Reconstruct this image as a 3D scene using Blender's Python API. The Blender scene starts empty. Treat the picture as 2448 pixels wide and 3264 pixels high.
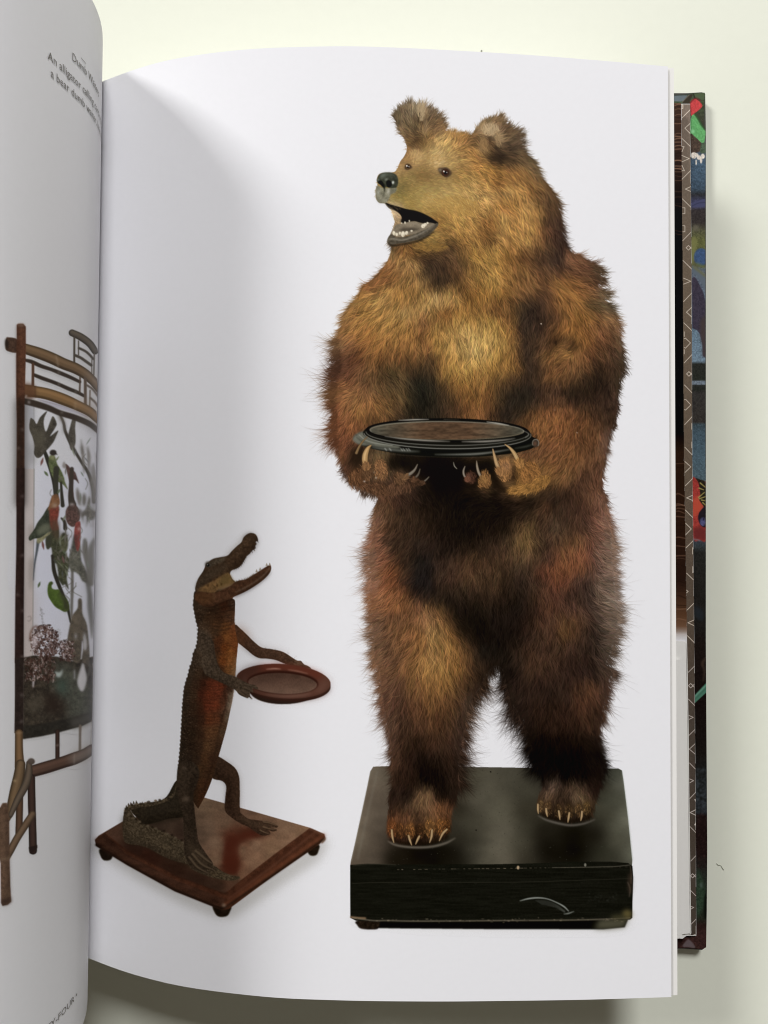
import bpy, math, random
import numpy as np

# ------------------------------------------------------------------ camera
K = 1.35 / 3264.0           # half-angle of the phone lens: metres per native pixel per metre of depth
CAMZ = 0.30
scene = bpy.context.scene
cam_d = bpy.data.cameras.new("camera")
cam_d.sensor_fit = 'VERTICAL'
cam_d.sensor_height = 36.0
cam_d.sensor_width = 27.0
cam_d.lens = 36.0 / 1.35
cam_d.clip_start = 0.005
cam_d.clip_end = 50.0
cam = bpy.data.objects.new("camera", cam_d)
scene.collection.objects.link(cam)
cam.location = (0, 0, CAMZ)
scene.camera = cam

# ------------------------------------------------------------------ world + lights
world = bpy.data.worlds.new("World")
scene.world = world
world.use_nodes = True
world.node_tree.nodes["Background"].inputs[0].default_value = (1.0, 0.88, 0.72, 1)
world.node_tree.nodes["Background"].inputs[1].default_value = 0.10
scene.view_settings.view_transform = 'Standard'
scene.view_settings.look = 'None'
scene.view_settings.exposure = 0.0
scene.view_settings.gamma = 1.0
scene.cycles.filter_width = 1.05


def area(name, loc, target, size, power, color):
    d = bpy.data.lights.new(name, 'AREA')
    d.shape = 'SQUARE'
    d.size = size
    d.energy = power
    d.color = color
    o = bpy.data.objects.new(name, d)
    scene.collection.objects.link(o)
    o.location = loc
    v = [target[i] - loc[i] for i in range(3)]
    import mathutils
    o.rotation_euler = mathutils.Vector(v).to_track_quat('-Z', 'Y').to_euler()
    return o


area("window_light", (-2.95, 2.75, 2.62), (0, 0, 0.03), 1.05, 156.0, (1.0, 0.995, 0.985))
area("ceiling_lamp", (0.62, 2.82, 2.44), (0.02, 0, 0.02), 0.90, 119.0, (0.99, 0.992, 1.0))

PAPER = (0.795, 0.793, 0.822)      # albedo of the coated paper


def lin(c):
    c = np.asarray(c, dtype=float) / 255.0
    return np.where(c <= 0.04045, c / 12.92, ((c + 0.055) / 1.055) ** 2.4)


# ------------------------------------------------------------------ helpers
def unproj(px, py, z):
    D = (CAMZ - np.asarray(z, dtype=float))
    X, Y = (np.asarray(px) - 1224.0) * K * D, (1632.0 - np.asarray(py)) * K * D
    return np.stack([X, Y, z + 0 * X], -1)


def node_mat(name):
    m = bpy.data.materials.new(name)
    m.use_nodes = True
    nt = m.node_tree
    return m, nt, nt.nodes["Principled BSDF"]


def plain_mat(name, col, rough=0.6, spec=0.25, noise=0.0, scale=300.0, bump=0.0):
    m, nt, b = node_mat(name)
    b.inputs["Roughness"].default_value = rough
    b.inputs["Specular IOR Level"].default_value = spec
    tc = nt.nodes.new("ShaderNodeTexCoord")
    nz = nt.nodes.new("ShaderNodeTexNoise")
    nz.inputs["Scale"].default_value = scale
    nz.inputs["Detail"].default_value = 4
    nt.links.new(tc.outputs["Object"], nz.inputs["Vector"])
    mx = nt.nodes.new("ShaderNodeMix")
    mx.data_type = 'RGBA'
    mx.inputs["A"].default_value = tuple(max(0, c * (1 - noise)) for c in col) + (1,)
    mx.inputs["B"].default_value = tuple(min(1, c * (1 + noise)) for c in col) + (1,)
    nt.links.new(nz.outputs["Fac"], mx.inputs["Factor"])
    nt.links.new(mx.outputs["Result"], b.inputs["Base Color"])
    if bump:
        bp = nt.nodes.new("ShaderNodeBump")
        bp.inputs["Strength"].default_value = bump
        bp.inputs["Distance"].default_value = 0.0002
        nt.links.new(nz.outputs["Fac"], bp.inputs["Height"])
        nt.links.new(bp.outputs["Normal"], b.inputs["Normal"])
    return m


def ink_mat(name, rough=0.5, spec=0.05):
    """printed ink: the colour is stored per vertex of the print, a fine grain comes from a noise"""
    m, nt, b = node_mat(name)
    at = nt.nodes.new("ShaderNodeAttribute")
    at.attribute_name = "ink"
    tc = nt.nodes.new("ShaderNodeTexCoord")
    nz = nt.nodes.new("ShaderNodeTexNoise")
    nz.inputs["Scale"].default_value = 2600.0
    nz.inputs["Detail"].default_value = 2
    nt.links.new(tc.outputs["Object"], nz.inputs["Vector"])
    mr = nt.nodes.new("ShaderNodeMapRange")
    mr.inputs[1].default_value = 0.3
    mr.inputs[2].default_value = 0.7
    mr.inputs[3].default_value = 0.97
    mr.inputs[4].default_value = 1.03
    nt.links.new(nz.outputs["Fac"], mr.inputs[0])
    mu = nt.nodes.new("ShaderNodeVectorMath")
    mu.operation = 'SCALE'
    nt.links.new(at.outputs["Color"], mu.inputs[0])
    nt.links.new(mr.outputs[0], mu.inputs["Scale"])
    nt.links.new(mu.outputs[0], b.inputs["Base Color"])
    b.inputs["Roughness"].default_value = rough
    b.inputs["Specular IOR Level"].default_value = spec
    return m


M_PAPER = plain_mat("coated_paper", PAPER, 0.5, 0.05, 0.014, 520.0, 0.06)
M_PAPER2 = plain_mat("paper_edge", (0.80, 0.785, 0.76), 0.6, 0.15, 0.01, 900.0)
M_TABLE = plain_mat("cream_table", (0.755, 0.770, 0.665), 0.55, 0.2, 0.015, 260.0, 0.15)
M_INK = ink_mat("printing_ink")
M_BOARD = plain_mat("cover_board_cloth", (0.03, 0.03, 0.022), 0.6, 0.3, 0.3, 250.0)
M_TEXT = plain_mat("text_ink", (0.20, 0.19, 0.175), 0.6, 0.15, 0.02)
M_DUST = plain_mat("grey_lint", (0.42, 0.43, 0.37), 0.8, 0.2, 0.1)


def link(o, parent=None):
    scene.collection.objects.link(o)
    if parent is not None:
        o.parent = parent
    return o


def mesh_obj(name, verts, faces, mat, parent=None, smooth=True, label=None, kind=None, colors=None):
    me = bpy.data.meshes.new(name)
    verts = np.asarray(verts, dtype=np.float32)
    if isinstance(faces, np.ndarray):
        nf, k = faces.shape
        me.vertices.add(len(verts))
        me.vertices.foreach_set("co", verts.ravel())
        me.loops.add(nf * k)
        me.loops.foreach_set("vertex_index", faces.astype(np.int32).ravel())
        me.polygons.add(nf)
        me.polygons.foreach_set("loop_start", np.arange(0, nf * k, k, dtype=np.int32))
        me.update(calc_edges=True)
    else:
        me.from_pydata([tuple(map(float, v)) for v in verts], [], faces)
        me.update()
    if colors is not None:
        at = me.color_attributes.new("ink", 'FLOAT_COLOR', 'POINT')
        c4 = np.ones((len(verts), 4), dtype=np.float32)
        c4[:, :3] = colors
        at.data.foreach_set("color", c4.ravel())
    me.materials.append(mat)
    if smooth:
        me.polygons.foreach_set("use_smooth", np.ones(len(me.polygons), dtype=bool))
    o = bpy.data.objects.new(name, me)
    if label:
        o["label"] = label
    if kind:
        o["kind"] = kind
    return link(o, parent)


def gsmooth(a, s):
    r = int(3 * s) + 1
    k = np.exp(-0.5 * (np.arange(-r, r + 1) / s) ** 2)
    k /= k.sum()
    # reflect about the end points so that ends stay put
    p = np.concatenate([2 * a[0] - a[r:0:-1], a, 2 * a[-1] - a[-2:-r - 2:-1]])
    return np.convolve(p, k, 'valid')


# ------------------------------------------------------------------ the two curved pages
C_H = 792.0      # apparent height of a page (native px) times its distance (m)


class Page:
    """surface whose height depends on u only; its top and bottom edges are known curves"""

    def __init__(self, tx, ty, bx, by, z):
        self.tx, self.ty, self.bx, self.by, self.z = [np.asarray(a, float) for a in (tx, ty, bx, by, z)]
        self.n = len(self.tx)
        self.u = np.linspace(0, 1, self.n)

    def at(self, u, v, dz=0.0):
        z = np.interp(u, self.u, self.z)
        x = np.interp(u, self.u, self.tx) * (1 - v) + np.interp(u, self.u, self.bx) * v
        y = np.interp(u, self.u, self.ty) * (1 - v) + np.interp(u, self.u, self.by) * v
        p = unproj(x, y, z)
        p[..., 2] += dz
        return p

    def locate(self, px, py, i0=0, i1=None):
        """(u, v) of the point of the page that is seen at a photo position"""
        i1 = i1 or self.n
        u_, tx, ty, bx, by = self.u[i0:i1], self.tx[i0:i1], self.ty[i0:i1], self.bx[i0:i1], self.by[i0:i1]
        dx = bx - tx
        o = np.argsort(tx)
        txs, us = tx[o], u_[o]
        v = np.full(np.shape(px), 0.5)
        u = np.interp(px, txs, us)
        for _ in range(7):
            y0 = np.interp(u, u_, ty)
            v = (py - y0) / (np.interp(u, u_, by) - y0)
            u = np.interp(px - v * np.interp(u, u_, dx), txs, us)
        return u, v


N = 241
_tx = np.linspace(333, 2129, N)
_ty = np.interp(_tx, [333, 410, 506, 627, 700, 791, 881, 1110, 1303, 1544, 1700, 1804, 2000, 2129],
                [257, 227, 195, 175, 165, 156, 151, 146, 153, 166, 176, 184, 200, 212])
_bx = 282 + (_tx - 333) * (2140 - 282) / (2129 - 333.)
_by = np.interp(_bx, [282, 340, 400, 482, 579, 700, 796, 899, 1164, 1430, 1800, 1900, 2140],
                [3054, 3079, 3100, 3123, 3146, 3162, 3173, 3183, 3191, 3192.6, 3188, 3186, 3178])
_ty = gsmooth(_ty, 8)
_by = gsmooth(_by, 8)
_z = CAMZ - C_H / (_by - _ty)
_z = gsmooth(_z, 10)
_z = _z + 0.0062 * np.exp(-((_tx - 333) / 95.0) ** 2) + 0.0010 * np.exp(-((_tx - 333) / 260.0) ** 2)
_z = gsmooth(_z, 6)
_z = 0.0385 - 0.52 * (0.0385 - _z)
# extend a little into the gutter (hidden under the left page)
_g = 10
ex = np.linspace(1, 0, _g, endpoint=False)
RP = Page(np.concatenate([333 - 26 * ex, _tx]), np.concatenate([_ty[0] + 14 * ex, _ty]),
          np.concatenate([282 - 26 * ex, _bx]), np.concatenate([_by[0] - 12 * ex, _by]),
          np.concatenate([_z[0] - 0.004 * ex, _z]))

_lt = [(0.0128, 312), (0.0200, 320), (0.028, 325.5), (0.036, 327.6), (0.0456, 328), (0.0535, 317), (0.0615, 294),
       (0.069, 256), (0.077, 205), (0.084, 152), (0.090, 96), (0.095, 38), (0.099, -30), (0.1015, -110),
       (0.1015, -220), (0.097, -340), (0.085, -450), (0.065, -560), (0.045, -640)]
_s = np.linspace(0, 1, len(_lt))
_f = np.linspace(0, 1, 181)
_lz = gsmooth(np.interp(_f, _s, [a for a, b in _lt]), 3.5)
_lx = gsmooth(np.interp(_f, _s, [b for a, b in _lt]), 3.5)
_D = CAMZ - _lz
_hh = C_H / _D
_sh = np.interp(_lz[:, ], [0.0128, 0.05, 0.1015], [44, 50, 58])
LP = Page(_lx, 1657 - _hh / 2, _lx - _sh, 1657 + _hh / 2, _lz)
L0 = int(np.argmax(LP.tx))          # the silhouette: only what lies beyond it is seen
L1 = 150


def page_mesh(P, dz=0.0, nu=None, nv=36, u0=0.0, u1=1.0, v0=0.0, v1=1.0, push=None):
    nu = nu or P.n
    U, V = np.meshgrid(np.linspace(u0, u1, nu), np.linspace(v0, v1, nv), indexing='ij')
    co = P.at(U, V, dz)
    if push is not None:
        co = co + push(U, V)[..., None] * np.array([1.0, 0, 0]) if False else co
    idx = np.arange(nu * nv).reshape(nu, nv)
    f = np.stack([idx[:-1, :-1], idx[1:, :-1], idx[1:, 1:], idx[:-1, 1:]], -1).reshape(-1, 4)
    # orient upwards
    f = f[:, ::-1]
    return co.reshape(-1, 3), f


# ------------------------------------------------------------------ painting in numpy
rng = np.random.default_rng(7)


def vnoise(shape, cell, seed=0, aniso=(1, 1)):
    """smooth value noise in 0..1"""
    r = np.random.default_rng(seed)
    h, w = shape
    cy, cx = cell * aniso[0], cell * aniso[1]
    gh, gw = int(h / cy) + 3, int(w / cx) + 3
    g = r.random((gh, gw))
    y = np.arange(h) / cy
    x = np.arange(w) / cx
    yi, xi = y.astype(int), x.astype(int)
    fy, fx = y - yi, x - xi
    fy = fy * fy * (3 - 2 * fy)
    fx = fx * fx * (3 - 2 * fx)
    a = g[yi][:, xi]
    b = g[yi][:, xi + 1]
    c = g[yi + 1][:, xi]
    d = g[yi + 1][:, xi + 1]
    fy = fy[:, None]
    fx = fx[None]
    return (a * (1 - fx) + b * fx) * (1 - fy) + (c * (1 - fx) + d * fx) * fy


def blur(a, s):
    if s <= 0.2:
        return a
    r = int(3 * s) + 1
    k = np.exp(-0.5 * (np.arange(-r, r + 1) / s) ** 2)
    k /= k.sum()
    p = np.pad(a, ((r, r), (r, r)), mode='edge')
    o = np.zeros((p.shape[0], a.shape[1]))
    for i, w in enumerate(k):
        o += w * p[:, i:i + a.shape[1]]
    q = np.zeros(a.shape)
    for i, w in enumerate(k):
        q += w * o[i:i + a.shape[0]]
    return q


def catmull(p, closed=True, n=4):
    p = np.asarray(p, float)
    if closed:
        q = np.concatenate([p[-1:], p, p[:2]])
    else:
        q = np.concatenate([2 * p[:1] - p[1:2], p, 2 * p[-1:] - p[-2:-1]])
    out = []
    for i in range(1, len(q) - 2):
        a, b, c, d = q[i - 1], q[i], q[i + 1], q[i + 2]
        for t in np.arange(n) / n:
            out.append(0.5 * (2 * b + (c - a) * t + (2 * a - 5 * b + 4 * c - d) * t * t + (3 * b - a - 3 * c + d) * t ** 3))
    if not closed:
        out.append(p[-1])
    return np.array(out)


class Canvas:
    def __init__(self, x0, y0, x1, y1, s, paper):
        self.x0, self.y0, self.s = x0, y0, s
        self.w, self.h = int((x1 - x0) * s), int((y1 - y0) * s)
        self.paper = np.array(paper, float)
        self.c = np.tile(self.paper, (self.h, self.w, 1))
        self.lab = np.zeros((self.h, self.w), np.int16)
        self.tile = (0, 0, 1.0)
        self.gain = 1.0

    def T(self, ox, oy, f):
        self.tile = (ox, oy, f)

    def nat(self, pts):
        p = np.asarray(pts, float)
        return np.stack([self.tile[0] + p[..., 0] / self.tile[2], self.tile[1] + p[..., 1] / self.tile[2]], -1)

    def pix(self, pts):
        p = self.nat(pts)
        return np.stack([(p[..., 0] - self.x0) * self.s, (p[..., 1] - self.y0) * self.s], -1)

    def comp(self, X0, Y0, cov, col, label=None, alpha=1.0):
        """composite a coverage patch (its corner at X0,Y0)"""
        h, w = cov.shape
        a, b = max(0, Y0), min(self.h, Y0 + h)
        c, d = max(0, X0), min(self.w, X0 + w)
        if a >= b or c >= d:
            return
        cv = cov[a - Y0:b - Y0, c - X0:d - X0]
        if isinstance(col, np.ndarray) and col.ndim == 3:
            cc = col[a - Y0:b - Y0, c - X0:d - X0]
        else:
            cc = np.asarray(col, float) * self.gain
        al = (cv * alpha)[..., None]
        self.c[a:b, c:d] = self.c[a:b, c:d] * (1 - al) + cc * al
        if label:
            self.lab[a:b, c:d][cv > 0.45] = label

    def cover(self, P, soft=0.0):
        """antialiased coverage of a polygon in canvas px -> X0, Y0, cov"""
        pad = int(3 * soft) + 2
        X0, Y0 = int(P[:, 0].min()) - pad, int(P[:, 1].min()) - pad
        X1, Y1 = int(P[:, 0].max()) + pad + 1, int(P[:, 1].max()) + pad + 1
        w, h = X1 - X0, Y1 - Y0
        cov = np.zeros((h, w))
        ss = 3
        x1, y1 = P[:, 0] - X0, P[:, 1] - Y0
        x2, y2 = np.roll(x1, -1), np.roll(y1, -1)
        edge = np.arange(w)
        for j in range(h * ss):
            y = (j + 0.5) / ss
            m = (y1 <= y) != (y2 <= y)
            if not m.any():
                continue
            xs = np.sort(x1[m] + (y - y1[m]) / (y2[m] - y1[m]) * (x2[m] - x1[m]))
            row = cov[j // ss]
            for k in range(0, len(xs) - 1, 2):
                row += np.clip(np.minimum(edge + 1, xs[k + 1]) - np.maximum(edge, xs[k]), 0, 1) / ss
        return X0, Y0, blur(np.clip(cov, 0, 1), soft)

    def fill(self, pts, col, label=None, soft=0.0, alpha=1.0, sm=True, tex=0.0, cell=5, aniso=(1, 1)):
        P = self.pix(catmull(pts) if sm else pts)
        X0, Y0, cov = self.cover(P, soft)
        if tex:
            n = vnoise(cov.shape, cell, int(abs(P[0, 0] * 7 + P[0, 1])), aniso) * 0.6 + vnoise(cov.shape, 1.6, 5) * 0.4
            col = np.asarray(col, float)[None, None] * self.gain * (1 + tex * (n - 0.5) * 2)[..., None]
        self.comp(X0, Y0, cov, col, label, alpha)

    def ell(self, cx, cy, rx, ry, col, label=None, soft=0.0, alpha=1.0, rot=0.0, **kw):
        t = np.linspace(0, 2 * math.pi, 48, endpoint=False)
        r = math.radians(rot)
        x, y = rx * np.cos(t), ry * np.sin(t)
        self.fill(np.stack([cx + x * math.cos(r) - y * math.sin(r), cy + x * math.sin(r) + y * math.cos(r)], -1),
                  col, label, soft, alpha, sm=False, **kw)

    def line(self, pts, wid, col, label=None, soft=0.0, alpha=1.0, sm=True):
        """polyline; wid (in tile units) is one number or one per point"""
        p = np.asarray(pts, float)
        wd = np.full(len(p), float(wid)) if np.isscalar(wid) else np.asarray(wid, float)
        if sm and len(p) > 2:
            q = catmull(np.concatenate([p, wd[:, None]], 1), closed=False, n=5)
            p, wd = q[:, :2], q[:, 2]
        P = self.pix(p)
        k = self.s / self.tile[2]
        W = np.maximum(wd * k, 0.2)
        pad = int(W.max() + 3 * soft) + 3
        X0, Y0 = int(P[:, 0].min()) - pad, int(P[:, 1].min()) - pad
        X1, Y1 = int(P[:, 0].max()) + pad, int(P[:, 1].max()) + pad
        if (X1 - X0) * (Y1 - Y0) > 3e6:
            return
        yy, xx = np.mgrid[Y0:Y1, X0:X1] + 0.5
        cov = np.zeros(xx.shape)
        for i in range(len(P) - 1):
            a, b = P[i], P[i + 1]
            d = b - a
            L = max(1e-9, d @ d)
            t = np.clip(((xx - a[0]) * d[0] + (yy - a[1]) * d[1]) / L, 0, 1)
            ds = np.hypot(xx - a[0] - t * d[0], yy - a[1] - t * d[1])
            w = W[i] + (W[i + 1] - W[i]) * t
            cov = np.maximum(cov, np.clip(w / 2 - ds + 0.5, 0, 1) * np.clip(w, 0, 1))
        self.comp(X0, Y0, blur(cov, soft), col, label, alpha)

    def ring(self, cx, cy, rx, ry, wid, col, a0=0, a1=360, rot=0.0, **kw):
        t = np.radians(np.linspace(a0, a1, max(8, int(abs(a1 - a0) / 5))))
        r = math.radians(rot)
        x, y = rx * np.cos(t), ry * np.sin(t)
        w = wid if np.isscalar(wid) else np.interp(np.linspace(0, 1, len(t)), np.linspace(0, 1, len(wid)), wid)
        self.line(np.stack([cx + x * math.cos(r) - y * math.sin(r), cy + x * math.sin(r) + y * math.cos(r)], -1),
                  w, col, sm=False, **kw)

    def hair(self, x, y, ang, length, curve, col, width=1.0, alpha=0.8, batch=1300, taper=True, lim=None):
        """many soft strokes at once (canvas px, radians), composited batch by batch"""
        n = len(x)
        for s in range(0, n, batch):
            sl = slice(s, s + batch)
            Lb = length[sl]
            kk = int(Lb.max() / 0.7) + 2
            t = np.linspace(0, 1, kk)[None]
            a = ang[sl, None] + curve[sl, None] * t
            da = Lb[:, None] / kk
            X = x[sl, None] + np.cumsum(np.cos(a) * da, 1)
            Y = y[sl, None] + np.cumsum(np.sin(a) * da, 1)
            dens = (da / 0.7) * np.ones_like(t)
            al = alpha[sl, None] if not np.isscalar(alpha) else alpha
            wgt = al * (1 - t ** 2.5 if taper else 1.0) * np.minimum(1, t * 6 + 0.25) * dens
            X = X.ravel()
            Y = Y.ravel()
            wgt = (wgt * np.ones_like(a)).ravel()
            C = np.repeat(col[sl], kk, 0)
            ok = (X > 1) & (X < self.w - 2) & (Y > 1) & (Y < self.h - 2)
            X, Y, wgt, C = X[ok], Y[ok], wgt[ok], C[ok]
            xi, yi = X.astype(int), Y.astype(int)
            fx, fy = X - xi, Y - yi
            x_lo, x_hi, y_lo, y_hi = xi.min(), xi.max() + 2, yi.min(), yi.max() + 2
            bwid, bhei = x_hi - x_lo, y_hi - y_lo
            i0 = (yi - y_lo) * bwid + (xi - x_lo)
            idx = np.concatenate([i0, i0 + 1, i0 + bwid, i0 + bwid + 1])
            ww = np.concatenate([(1 - fx) * (1 - fy), fx * (1 - fy), (1 - fx) * fy, fx * fy]) * np.tile(wgt, 4) * width
            A = np.bincount(idx, ww, bwid * bhei)
            R = [np.bincount(idx, ww * np.tile(C[:, q], 4), bwid * bhei) for q in range(3)]
            A = A.reshape(bhei, bwid)
            R = np.stack([r.reshape(bhei, bwid) for r in R], -1)
            cc = R / np.maximum(A, 1e-6)[..., None]
            aa = np.minimum(A, 0.95)
            if lim is not None:
                aa = aa * lim[y_lo:y_hi, x_lo:x_hi]
            aa = aa[..., None]
            v = self.c[y_lo:y_hi, x_lo:x_hi]
            self.c[y_lo:y_hi, x_lo:x_hi] = v * (1 - aa) + cc * aa


def field(ctrl, X, Y, soft=14.0, power=2.0):
    """inverse-distance field of control rows (x, y, values...) in native px"""
    ctrl = np.asarray(ctrl, float)
    out = np.zeros(X.shape + (ctrl.shape[1] - 2,))
    W = np.zeros(X.shape)
    for row in ctrl:
        w = 1.0 / ((X - row[0]) ** 2 + (Y - row[1]) ** 2 + soft ** 2) ** power
        W += w
        out += w[..., None] * row[2:]
    return out / W[..., None]


def resize(a, h, w):
    """bilinear resize of (h0,w0,k)"""
    h0, w0 = a.shape[:2]
    y = np.linspace(0, h0 - 1, h)
    x = np.linspace(0, w0 - 1, w)
    yi, xi = np.minimum(y.astype(int), h0 - 2), np.minimum(x.astype(int), w0 - 2)
    fy, fx = (y - yi)[:, None, None], (x - xi)[None, :, None]
    return (a[yi][:, xi] * (1 - fx) + a[yi][:, xi + 1] * fx) * (1 - fy) + (a[yi + 1][:, xi] * (1 - fx) + a[yi + 1][:, xi + 1] * fx) * fy


def islands(cellmask):
    """connected patches (8-neighbour) of a boolean cell grid"""
    todo = set(map(tuple, np.argwhere(cellmask)))
    out = []
    while todo:
        stack = [todo.pop()]
        comp = []
        while stack:
            y, x = stack.pop()
            comp.append((y, x))
            for dy in (-1, 0, 1):
                for dx in (-1, 0, 1):
                    q = (y + dy, x + dx)
                    if q in todo:
                        todo.remove(q)
                        stack.append(q)
        out.append(comp)
    return sorted(out, key=len, reverse=True)


def print_to_mesh(cv, surf, names, default, dz=0.00002, split=(), solid=False):
    """turn the painted canvas into thin printed sheets, one mesh per label.
    names: {label: (object name, parent getter, label text)}"""
    ink = lin(np.clip(cv.c, 0, 255)) / lin(cv.paper)
    ink = np.clip(ink - 0.0045 * np.clip(1 - ink, 0, 1), 0.0015, 1.25) * np.array(PAPER)
    diff = (cv.lab > 0) if solid else np.abs(cv.c - cv.paper).max(-1) > 1.2
    lab = cv.lab.copy()
    # ink outside every labelled patch (fur tips, soft shadows) goes to the nearest label
    todo = diff & (lab == 0)
    for _ in range(90):
        if not todo.any():
            break
        grown = lab.copy()
        for dy, dx in ((0, 1), (0, -1), (1, 0), (-1, 0)):
            sh = np.roll(lab, (dy, dx), (0, 1))
            m = (grown == 0) & (sh > 0) & todo
            grown[m] = sh[m]
        if (grown == lab).all():
            break
        lab = grown
        todo = diff & (lab == 0)
    lab[todo] = default
    q = (diff[:-1, :-1] | diff[1:, :-1] | diff[:-1, 1:] | diff[1:, 1:])
    if solid:
        q = (diff[:-1, :-1] & diff[1:, :-1] & diff[:-1, 1:] & diff[1:, 1:])
    cell = np.where(lab[:-1, :-1] > 0, lab[:-1, :-1], np.where(lab[1:, 1:] > 0, lab[1:, 1:], default))
    cell = np.where(q, cell, 0)
    yy, xx = np.mgrid[0:cv.h, 0:cv.w]
    PX = cv.x0 + (xx + 0.5) / cv.s
    PY = cv.y0 + (yy + 0.5) / cv.s
    co = surf(PX, PY)
    co[..., 2] += dz
    co = co.reshape(-1, 3)
    inkf = ink.reshape(-1, 3)
    idx = np.arange(cv.h * cv.w).reshape(cv.h, cv.w)
    F = np.stack([idx[:-1, :-1], idx[1:, :-1], idx[1:, 1:], idx[:-1, 1:]], -1)
    made = {}
    # an isolated crumb of a piece goes back to whatever surrounds it
    jobs = []
    for l, (name, par, text) in names.items():
        if l in split:
            for comp in islands(cell == l):
                if len(comp) < 6:
                    for (y, x) in comp:
                        cell[y, x] = par if isinstance(par, int) else default
                    continue
                c = np.array(comp)
                jobs.append((l, name, par, text, c))
        else:
            jobs.append((l, name, par, text, None))
    for l, name, par, text, comp in jobs:
        f = F[cell == l] if comp is None else F[comp[:, 0], comp[:, 1]]
        if len(f) == 0:
            continue
        used, inv = np.unique(f.ravel(), return_inverse=True)
        o = mesh_obj(name, co[used], inv.reshape(-1, 4), M_INK, made.get(par, par) if not isinstance(par, int) else made[par],
                     True, text, None, inkf[used])
        made[l] = o
    return made

# ================================================================== THE BEAR PICTURE (right page)
RC = Canvas(190, 300, 2080, 3000, 0.6275, (232, 232, 232))

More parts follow.
